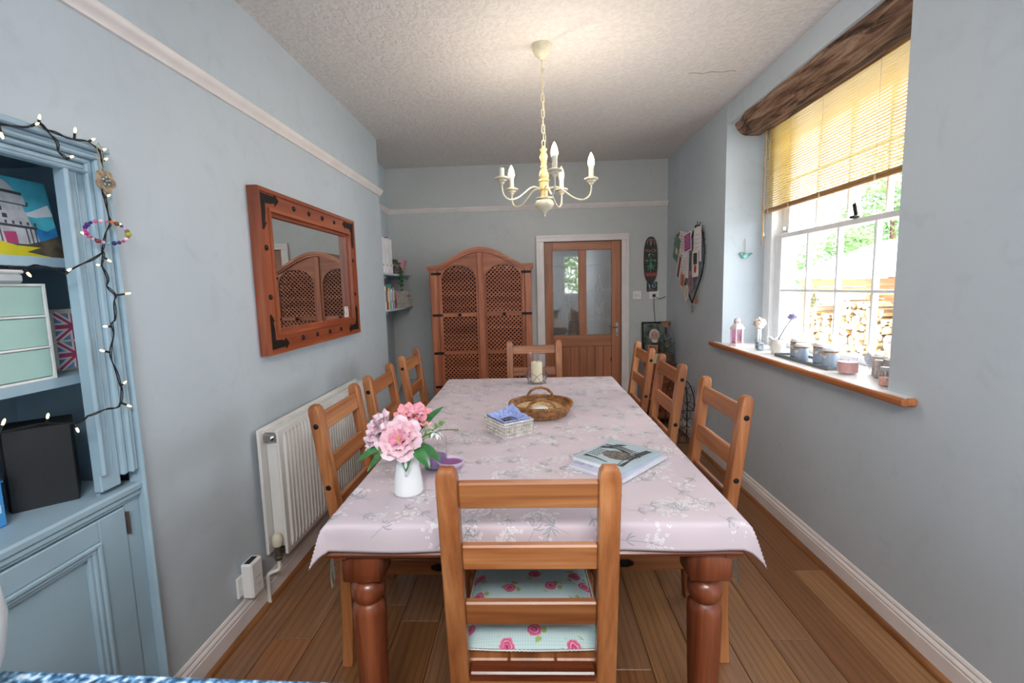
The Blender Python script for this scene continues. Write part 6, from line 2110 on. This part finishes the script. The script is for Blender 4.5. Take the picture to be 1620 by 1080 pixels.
        t.part('tie', c, M_CUSH, parent=cu_, smooth=60)
    return t
CH = make_chair('wooden ladder-back chair nearest the camera with rose-print cushion at table end', 'ladder-back dining chairs around the table')
CH.o.location = (-.0105, 1.282, 0)
root = CH.o
R90 = PI / 2
for (x, y, rz, lab) in ((-.478, 1.778, -R90 - .01, 'wooden ladder-back chair on the left side nearest the camera, by the radiator'),
                        (-.482, 2.325, -R90 + .01, 'wooden ladder-back chair second along the left side of table'),
                        (-.488, 2.950, -R90, 'wooden ladder-back chair farthest along the left side of table'),
                        (.462, 1.800, R90 + .015, 'wooden ladder-back chair on the right side nearest the camera'),
                        (.462, 2.475, R90, 'wooden ladder-back chair second along the right side of table'),
                        (.468, 3.080, R90, 'wooden ladder-back chair farthest along the right side of table'),
                        (.045, 3.205, PI + .05, 'wooden ladder-back chair at the far table end before the door')):
    copy_thing(root, (x, y, 0), rz, lab)

for ch_ in list(root.children):
    for g_ in list(ch_.children):
        if g_.name.startswith('tie'):
            bpy.data.objects.remove(g_)

# ------------------------------------------------------------ things on the table
ZTT = ZK + .0012
jg = Thing('white_jug', 'white ceramic jug with straight tapering body holding pink peonies', 'jug', (-.365, 1.325, ZTT))
c = MB().lathe([(.038, 0), (.0425, .003), (.0435, .010), (.041, .04), (.034, .09), (.0285, .130), (.0275, .142), (.029, .150)], 32, cap=False)
c.lathe([(.0265, .150), (.0255, .14), (.026, .13), (.032, .09), (.038, .03), (.001, .01)], 32, cap=False).lathe([(.029, .150), (.0265, .150)], 32, cap=False).lathe([(.001, 0), (.038, 0)], 32, cap=False)
c.sphere((.008, .028, .143), (.011, .012, .012), 12, 8)
M_CER = plain('white_glazed_ceramic', 'e9edf0', .15, var=.01, coat=.5)
jg.part('jug_body', c, M_CER, smooth=60)
jg.part('handle', MB().tube(smooth_path([(.006, -.028, .135), (.010, -.052, .132), (.012, -.060, .11), (.010, -.052, .08), (.004, -.036, .065)], 4), .0045, 8), M_CER)
rp_ = random.Random(42)
def petal_mesh(w, L, cup, ruffle, seed, mat):
    c = MB()
    def f(u, v):
        a = (u - .5) * 2
        ww = w * math.sin(min(1, v * 1.15 + .12) * PI * .62) * (1 - .25 * max(0, v - .75) / .25)
        x = a * ww
        z = L * v - .006 * abs(a) * v * 2
        y = -cup * (1 - (2 * v - .7) ** 2 * .6) + cup * .9 * a * a + ruffle * noise.noise(Vector((a * 2.5 + seed, v * 3, seed))) * v
        return (x, y + cup, z)
    c.grid(f, 7, 7)
    return c.mesh('petal', mat, 80)
M_PET = []
for nm, a, b in (('pale_pink_petal', 'e2a9b8', 'efcdd6'), ('deep_pink_petal', 'd67f99', 'eab0c0'), ('blush_petal', 'e3bccb', 'f0dbe3'), ('coral_pink_petal', 'e28a98', 'f0b2b8')):
    t_ = NT(nm)
    v = t_.coords(rnd=True)
    n_ = t_.n('TexNoise', i_Scale=25.0, i_Detail=2.0); t_.l(v, n_.inputs['Vector'])
    r_ = t_.ramp(n_.outputs[0], [(.3, lin(a)), (.65, lin(b))])
    t_.l(r_.outputs[0], t_.b.inputs['Base Color'])
    t_.b.inputs['Roughness'].default_value = .6
    t_.b.inputs['Subsurface Weight'].default_value = 0.0
    M_PET.append(t_.m)
PETS = {}
def peony(label, loc, axis, R, mats, stem_to):
    t = Thing('peony', label, 'flower', loc, group='peonies in the white jug')
    ax = Vector(axis).normalized()
    q = Vector((0, 0, 1)).rotation_difference(ax)
    QM = q.to_matrix().to_4x4()
    layers = [(6, .06, .62, 0), (7, .16, .72, 1), (8, .34, .85, 2), (8, .62, .95, 3), (7, 1.02, 1.05, 4)]
    for n, tilt, sz, li in layers:
        key = (li, mats[min(li // 2, len(mats) - 1)])
        for k in range(n):
            kk = (key, k % 2, round(R, 3))
            if kk not in PETS:
                PETS[kk] = petal_mesh(R * .42 * (0.7 + .4 * sz), R * 1.02 * sz, R * .22 * (1 - .3 * tilt), R * .13, li * 3.1 + k * 1.7, M_PET[key[1]])
            a = 2 * PI * k / n + li * .45 + rp_.uniform(-.15, .15)
            M = QM @ RZ(a) @ Matrix.Translation((0, R * (.03 + .05 * li), -R * .35)) @ RX(-tilt + rp_.uniform(-.10, .10)) @ RZ(rp_.uniform(-.15, .15))
            o = link('petal', PETS[kk], t.o)
            o.matrix_local = M
    t.part('stamens', MB().sphere(tuple(QM @ Vector((0, 0, -R * .05))), R * .12, 8, 6), plain('yellow_stamens', 'b9a03c', .7))
    t.part('sepals', MB().sphere(tuple(QM @ Vector((0, 0, -R * .38))), R * .20, 10, 6), plain('pale_green_sepal', 'a9b878', .6))
    st_ = Vector(stem_to) - Vector(loc)
    t.part('stem', MB().tube(smooth_path([tuple(QM @ Vector((0, 0, -R * .4))), tuple(QM @ Vector((0, 0, -R * .9))), tuple(st_)], 4), .0028, 6), M_LEAF)
    return t
JT = (-.365, 1.325, .85)
peony('large pale pink peony facing front in the middle of the bouquet', (-.374, 1.280, .962), (.02, -.75, .45), .057, (1, 0, 2), JT)
peony('blush pink peony leaning out on the left of the bouquet', (-.452, 1.325, .972), (-.8, -.4, .45), .056, (0, 2, 2), JT)
peony('coral pink peony at the back top of the bouquet', (-.350, 1.375, 1.005), (.25, -.35, .9), .050, (1, 3, 3), JT)
def leafm(mb, base, tip, width, up=(0, 0, 1), sag=.01):
    B, T = Vector(base), Vector(tip)
    d = T - B; s = d.normalized().cross(Vector(up)).normalized()
    nn = s.cross(d.normalized())
    def f(u, v):
        a = (u - .5) * 2
        w = width * math.sin(PI * min(1, v * .93 + .05)) ** .8
        p_ = B + d * v + s * a * w + nn * (sag * math.sin(PI * v) + .15 * width * abs(a))
        return tuple(p_)
    mb.grid(f, 4, 8)
M_PLEAF = plain('peony_leaf', '3f7a45', .35, var=.2, vs=20)
lv = Thing('peony_foliage', 'green peony leaves and buds hanging over the jug rim', 'leaves', (-.365, 1.325, .93))
for i, (b_, e_, w) in enumerate((((-.352, 1.300, .938), (-.352, 1.262, .872), .014), ((-.345, 1.300, .935), (-.285, 1.262, .880), .017), ((-.335, 1.315, .938), (-.262, 1.300, .885), .015),
                                 ((-.405, 1.31, .94), (-.485, 1.25, .905), .014), ((-.40, 1.30, .935), (-.450, 1.232, .885), .010), ((-.33, 1.36, .96), (-.265, 1.40, 1.02), .012), ((-.39, 1.36, .95), (-.47, 1.40, .93), .012))):
    c = MB(); leafm(c, b_, e_, w, (0, -.5, 1)); lv.part('leaf', c, M_PLEAF, world=True, smooth=80)
for (x, y, z) in ((-.425, 1.28, .937), (-.437, 1.29, .93), (-.418, 1.272, .925), (-.300, 1.325, .965), (-.29, 1.33, .955)):
    lv.part('bud', MB().sphere((x, y, z), (.010, .010, .009), 10, 7).tube([(x, y, z), ((x - .36) / 2, 1.32, .93)] if False else [(x, y, z), (-.36, 1.325, .92)], .0016, 5), plain('green_bud', '7d9a62', .5), world=True)
wf_ = Thing('white_filler_flower', 'small white flower with green buds on the right of the bouquet', 'flower', (-.283, 1.335, .955))
c = MB()
for k in range(14):
    a = 2.4 * k
    d = Vector((math.cos(a) * .7, math.sin(a) * .5 - .3, .5 - .12 * k)).normalized()
    leafm(c, (-.277, 1.325, .965), tuple(Vector((-.277, 1.325, .965)) + d * .026), .0055, (.2, .1, 1), .003)
wf_.part('petals', c, plain('white_petal', 'e8ebe8', .6), world=True, smooth=80)
c = MB(); rnd = random.Random(6)
for k in range(9):
    e_ = Vector((-.30 + rnd.uniform(-.02, .055), 1.34 + rnd.uniform(-.03, .04), .975 + rnd.uniform(-.015, .030)))
    c.tube([(-.345, 1.33, .93), ((-.345 + e_.x) / 2, 1.33, .955), tuple(e_)], .0011, 5)
    c.sphere(tuple(e_), .005, 7, 5)
wf_.part('stem_and_buds', c, plain('green_bud', '7d9a62', .5), world=True)
c = MB().tube([(-.345, 1.33, .93), (-.29, 1.335, .962), (-.25, 1.335, .969), (-.232, 1.33, .970), (-.215, 1.33, .966)], .0012, 5)
for k in range(6): c.sphere((-.25 + k * .007, 1.333, .969), .0028, 6, 4)
wf_.part('catkin', c, plain('brown_green_catkin', '6f6c4e', .7), world=True)

vt = Thing('purple_jar_candle', 'purple candle in clear glass jar behind the white jug', 'candle', (-.322, 1.520, ZTT))
vt.part('glass', MB().lathe([(.034, 0), (.039, .003), (.040, .10), (.038, .101), (.037, .004), (.001, .004)], 28, cap=False), M_GLASS)
vt.part('wax', MB().lathe([(.033, .004), (.0365, .006), (.0365, .040), (.001, .039)], 24), plain('purple_wax', '8b6fa6', .45))
vb = Thing('purple_dish_candle', 'small white dish filled with purple wax beside the chair post', 'candle', (-.268, 1.500, ZTT))
vb.part('dish', MB().lathe([(.022, 0), (.027, .002), (.043, .026), (.045, .031), (.042, .031), (.035, .020), (.001, .018)], 28, cap=False).lathe([(.001, 0), (.022, 0)], 28, cap=False), plain('lilac_white_ceramic', 'd9cfe2', .3))
vb.part('wax', MB().lathe([(.030, .018), (.0385, .024), (.001, .0245)], 24, cap=False), plain('violet_wax', '8a4a88', .4))
c = MB()
for k in range(14):
    a = 2 * PI * k / 14
    c.sphere((.036 * math.cos(a), .036 * math.sin(a), .017), (.004, .004, .004), 6, 4)
vb.part('raised_dots', c, plain('lilac_dots', 'a98cc0', .4))

wb = Thing('white_wicker_basket', 'small white wicker basket lined with blue cloth on the table', 'basket', (-.095, 1.905, ZTT), rz=math.radians(33))
wicker_box(wb, .125, .150, .058, M_WICKERW, 8, .0026, 1.10, .011)
c = MB()
def linf(u, v):
    a, b = (u - .5) * 2, (v - .5) * 2
    e_ = max(abs(a), abs(b))
    z = .018 + .052 * max(0, e_ - .55) / .45 + .010 * noise.noise(Vector((a * 2, b * 2, 3))) * e_
    if a > .2 and b > .3: z += .022 * (a - .2) * (b) * 1.5
    return (a * .064, b * .077, min(z, .095))
c.grid(linf, 20, 20)
lo = wb.part('blue_lining', c, plain('blue_checked_cotton', 'a4b4ea', .8, var=.18, vs=90), smooth=80)
lo.modifiers.new('t', 'SOLIDIFY').thickness = .0015
wr_ = Thing('twig_ball', 'small dark woven twig ring inside the white basket', 'ornament', (-.092, 1.900, ZTT + .030))
c = MB(); rnd = random.Random(15)
for k in range(16):
    M = RZ(rnd.uniform(0, 6.28)) @ RX(rnd.uniform(-.45, .45))
    c.torus((rnd.uniform(-.006, .006), rnd.uniform(-.006, .006), rnd.uniform(0, .014)), rnd.uniform(.018, .038), .0016, 20, 5, M=M)
wr_.part('twigs', c, plain('dark_twig', '55483a', .8, var=.3), kind='stuff')

# round wicker tray
wt = Thing('round_wicker_tray', 'round brown wicker tray with two twisted handles', 'tray', (.046, 2.165, ZTT))
c = MB()
RT = .142
for j in range(9):
    k = j / 8
    r_ = RT * (.84 + .17 * k)
    z_ = .006 + .045 * k
    for ph_ in (0, 1):
        pts = []
        for i in range(72):
            a = 2 * PI * i / 72
            w_ = .0035 * math.cos(18 * a + PI * (j + ph_))
            pts.append(((r_ + w_) * math.cos(a), (r_ + w_) * math.sin(a), z_ + .002 * math.sin(18 * a + PI * ph_)))
        c.tube(pts, .0026, 5, closed=True)
for ph_ in range(3):
    pts = []
    for i in range(144):
        a = 2 * PI * i / 144
        pts.append(((RT * 1.01 + .006 * math.cos(22 * a + 2.1 * ph_)) * math.cos(a), (RT * 1.01 + .006 * math.cos(22 * a + 2.1 * ph_)) * math.sin(a), .054 + .006 * math.sin(22 * a + 2.1 * ph_)))
    c.tube(pts, .0030, 5, closed=True)
wt.part('woven_wall', c, M_WICKER, kind='stuff')
c = MB()
for r_ in lins(.006, RT * .84, 24): c.torus((0, 0, .006 + .0015 * math.sin(r_ * 400)), r_, .0028, 40, 5)
wt.part('woven_base', c, M_WICKER, kind='stuff')
for (y0, nm) in ((-.125, 'handle'), (.125, 'handle')):
    c = MB()
    for ph_ in range(3):
        pts = []
        for i in range(41):
            t_ = i / 40; a = PI * t_
            x = .062 * math.cos(a); z = .048 + .050 * math.sin(a); yy = y0 + (.02 if y0 < 0 else .008) * math.sin(a) * (-1 if y0 < 0 else 1) * .4
            tw = 14 * t_ + 2.1 * ph_
            pts.append((x + .0038 * math.cos(tw) * math.cos(a), yy + .0038 * math.sin(tw), z + .0038 * math.cos(tw) * math.sin(a)))
        c.tube(pts, .0036, 6)
    wt.part(nm, c, M_WICKER)
M_MATC = plain('straw_coil', 'c8a676', .7, var=.2, vs=60)
for i, (z, rr, lab, dx) in enumerate(((.014, .112, 'straw coil table mat at the bottom of wicker tray', .0), (.022, .112, 'straw coil table mat in the middle of wicker tray pile', .004), (.030, .110, 'straw coil table mat on top of wicker tray pile', -.004))):
    t = Thing('straw_mat', lab, 'table mat', (.046 + dx, 2.175, ZTT + z), group='straw mats in the tray')
    c = MB(); pts = []
    N = 420
    for k in range(N + 1):
        th = k * 2 * PI * 14 / N
        r_ = .004 + rr * k / N
        pts.append((r_ * math.cos(th), r_ * math.sin(th), .001 * math.sin(th * 9)))
    c.tube(pts, .0040, 5)
    t.part('coil', c, M_MATC)
cd_ = Thing('white_coaster', 'round white coaster propped at the front of the wicker tray', 'coaster', (.040, 2.078, ZTT + .034), rot=(math.radians(24), 0, 0))
cd_.part('disc', MB().lathe([(.038, 0), (.040, .001), (.040, .007), (.038, .008)], 28), plain('white_ceramic', 'e6e2dc', .3))
cd_.part('ring', MB().torus((0, 0, .0082), .030, .0008, 28, 5), plain('grey_ring', 'b9b4ae', .4))

# hurricane candle lamp
hc = Thing('hurricane_candle', 'ivory pillar candle in a tall clear glass cylinder with wire stand', 'candle', (.040, 2.880, ZTT))
hc.part('candle', MB().lathe([(.033, .012), (.034, .014), (.034, .130), (.030, .134), (.001, .130)], 24), M_WAX)
hc.part('wick', MB().cyl((0, 0, .130), (.001, 0, .144), .0012, 5), M_BLACK)
hc.part('glass_cylinder', MB().lathe([(.056, .010), (.058, .012), (.058, .185), (.056, .187), (.0555, .185), (.0555, .014), (.001, .012)], 36, cap=False), M_GLASS)
c = MB()
for k in range(6):
    a = PI / 3 * k; b = a + PI / 6
    c.tube([(.050 * math.cos(a), .050 * math.sin(a), .012), (.075 * math.cos(b), .075 * math.sin(b), .055), (.060 * math.cos(a), .060 * math.sin(a), .070)], .0016, 5)
    c.tube([(.050 * math.cos(a), .050 * math.sin(a), .012), (.075 * math.cos(a - PI / 6), .075 * math.sin(a - PI / 6), .055), (.060 * math.cos(a), .060 * math.sin(a), .070)], .0016, 5)
    c.tube([(.055 * math.cos(a), .055 * math.sin(a), .0), (.050 * math.cos(a), .050 * math.sin(a), .012)], .0018, 5)
c.torus((0, 0, .006), .052, .0018, 30, 5)
hc.part('wire_stand', c, plain('dull_silver_wire', '7d8086', .3, .8))

# magazines and book
def reading(name, label, cat, cx_, cy__, rz, w, l, z, h_, cover, kids):
    t = Thing(name, label, cat, (cx_, cy__, z), rz=rz, group='reading pile on the tablecloth')
    t.part('pages', MB().bx(-w / 2 + .001, w / 2 - .001, -l / 2 + .001, l / 2 - .001, .0008, h_ - .0008), plain('white_page_block', 'e6e8ea', .7))
    t.part('cover', MB().bx(-w / 2, w / 2, -l / 2, l / 2, h_ - .0008, h_, .0002).bx(-w / 2, w / 2, -l / 2, l / 2, 0, .0008, .0002).bx(w / 2 - .0008, w / 2, -l / 2, l / 2, 0, h_), cover)
    kids(t, w, l, h_)
    return t
def k1(t, w, l, h_):
    t.part('cover_print', MB().bx(-w * .45, -w * .1, -l * .45, l * .45, h_, h_ + .0003), plain('mag_print_lilac', 'a9a8c4', .5, var=.3, vs=50))
def k2(t, w, l, h_):
    c = MB()
    for k in range(9): c.bx(-w * .5 - .0005, -w * .5, -l * .36 + k * .009, -l * .36 + k * .009 + .006, .0015, h_ - .0015)
    c2 = MB()
    for k in range(7): c2.bx(w * .30, w * .42, -l * .40 + k * .010, -l * .40 + k * .010 + .007, h_, h_ + .0003)
    t.part('masthead', c2, plain('dark_blue_print', '3a4460', .5))
    t.part('cover_lines', MB().bx(-w * .42, -w * .38, -l * .4, l * .3, h_, h_ + .0003).bx(-w * .30, -w * .27, -l * .4, l * .1, h_, h_ + .0003), plain('dark_blue_print', '3a4460', .5))
def k3(t, w, l, h_):
    # monochrome nature print: oval nest-like hatching with branches (flat print)
    c = MB(); N = 26
    c.add([(.012 + .055 * math.cos(2 * PI * k / N), -.012 + .038 * math.sin(2 * PI * k / N) * (1 + .1 * math.sin(3 * k)), h_ + .0004) for k in range(N)], [tuple(range(N))])
    t.part('printed_oval', c, plain('warm_grey_print', '6f6862', .6, var=.4, vs=120), smooth=0)
    c = MB(); rnd = random.Random(3)
    def flat_line(pts, wd):
        for p, q in zip(pts[:-1], pts[1:]):
            c.bar((p[0], p[1], h_ + .0007), (q[0], q[1], h_ + .0007), wd, .0004, 0, side=(0, 0, 1)) if False else c.bar((p[0], p[1], h_ + .0007), (q[0], q[1], h_ + .0007), .0004, wd, 0, side=(0, 0, 1))
    for k in range(7):
        y0 = .045 + rnd.uniform(-.012, .03)
        flat_line([(-.08, y0 - .03 + k * .004), (-.03, y0 + rnd.uniform(-.01, .01)), (.03, y0 - .012), (.078, y0 - .03 + rnd.uniform(-.01, .02))], .0032)
    for k in range(5):
        x0 = .060 + k * .005
        flat_line([(x0, -.09), (x0 + rnd.uniform(-.01, .006), -.03), (x0 - .01, .03), (x0, .09)], .003)
    for k in range(4):
        flat_line([(-.08 + k * .006, .02), (-.05, .05 + k * .01), (-.02, .09)], .0026)
    for k in range(5):
        flat_line([(-.075, -.085 + k * .004), (-.03, -.078 + rnd.uniform(-.006, .006)), (.02, -.086)], .0026)
    t.part('printed_branches', c, plain('charcoal_print', '3b3e42', .6), smooth=0)
    c = MB()
    for k in range(5):
        for q in range(5): c.bx(-.078 + k * .009, -.074 + k * .009, -.060 + q * .014, -.050 + q * .014, h_ + .0003, h_ + .0006)
    t.part('lettering', c, plain('charcoal_print', '3b3e42', .6), smooth=0)
zz_ = ZTT
RZB = math.radians(-43)
bcx, bcy = .285, 1.535
reading('magazine', 'bottom magazine of the pile on the right of the table', 'magazine', bcx - .004, bcy + .006, RZB + .05, .205, .275, zz_, .004, plain('magazine_grey', 'c9ccd6', .3), k1)
reading('magazine', 'white magazine with dark masthead in the middle of the pile', 'magazine', bcx + .004, bcy - .002, RZB, .205, .275, zz_ + .0045, .005, plain('magazine_white', 'dfe3ea', .3), k2)
reading('magazine', 'thin lilac magazine just under the top book', 'magazine', bcx - .004, bcy + .004, RZB + .03, .200, .265, zz_ + .010, .003, plain('magazine_lilac', 'c6c6dc', .3), k1)
reading('illustrated_book', 'pale blue-grey book with black and white nature print atop the pile', 'book', bcx + .000, bcy + .018, RZB - .02, .190, .235, zz_ + .0135, .013, plain('pale_blue_grey_cover', 'b3c4cc', .35, var=.06), k3)

# ------------------------------------------------------------ foreground worktop and the added fill lamp behind the camera
kt = Thing('kitchen_counter', 'blue-grey granite worktop edge at the very bottom of the picture', 'counter', (-.2, .2, 0))
def granite():
    t = NT('blue_granite')
    v = t.coords(rnd=False)
    vo = t.n('TexNoise', i_Scale=90.0, i_Detail=3.0); t.l(v, vo.inputs['Vector'])
    r = t.ramp(vo.outputs[0], [(.36, lin('1b2a3a')), (.48, lin('3f6a94')), (.56, lin('7fb0d8')), (.64, lin('d3e2ee'))])
    t.l(r.outputs[0], t.b.inputs['Base Color']); t.b.inputs['Roughness'].default_value = .15
    return t.m
kt.part('worktop', MB().prism([(-1.15, -.15), (.62, -.15), (.62, .489), (-1.15, .554)], .87, .90), granite(), world=True)
kt.part('base_cabinet', MB().bx(-1.13, .58, -.12, .48, .10, .87, .003), plain('cream_cabinet', 'd9d4c4', .4), world=True)
kt.part('plinth', MB().bx(-1.13, .58, -.08, .44, 0, .10), plain('cream_cabinet', 'd9d4c4', .4), world=True)
wc = Thing('white_pot', 'white rounded ceramic pot cut by the left edge of the picture', 'pot', (-.690, .482, .9005))
wc.part('pot_body', MB().lathe([(.030, 0), (.036, .003), (.050, .05), (.056, .095), (.052, .135), (.036, .160), (.034, .166)], 32, cap=False).lathe([(.001, 0), (.030, 0)], 32, cap=False).lathe([(.032, .166), (.030, .15), (.001, .14)], 32, cap=False), M_CER)
wc.part('rim', MB().torus((0, 0, .167), .034, .003, 32, 8), M_CER)

kl = Thing('added_fill_lamp', 'added flat white ceiling lamp, unseen behind the camera', 'lamp', (0.1, -1.1, ZC))  # added lamp out of view, brightens the interior from behind
kl.part('housing', MB().box((0, 0, -.02), (1.22, .62, .04), .005), M_TRIM)
kl.part('diffuser', MB().box((0, 0, -.043), (1.18, .58, .006), .002), plain('lamp_diffuser', 'ffffff', .5, emit='fff6ea', estr=2.0))
area('added_fill_light', (0.1, -1.1, ZC - .05), (1.15, .55), (0.1, -1.1, 0), FILL_LAMP, (1.0, .985, .97))
for i, (a, st_) in enumerate(((136, 1), (280, 1), (352, 1))):
    l = bpy.data.lights.new('candle_bulb_light', 'POINT')
    l.energy = 2.2; l.color = (1, .86, .68); l.shadow_soft_size = .02
    o = bpy.data.objects.new('candle_bulb_light', l); COL.objects.link(o)
    o.location = (CX + .245 * math.cos(math.radians(a)), CY + .245 * math.sin(math.radians(a)), 2.085)
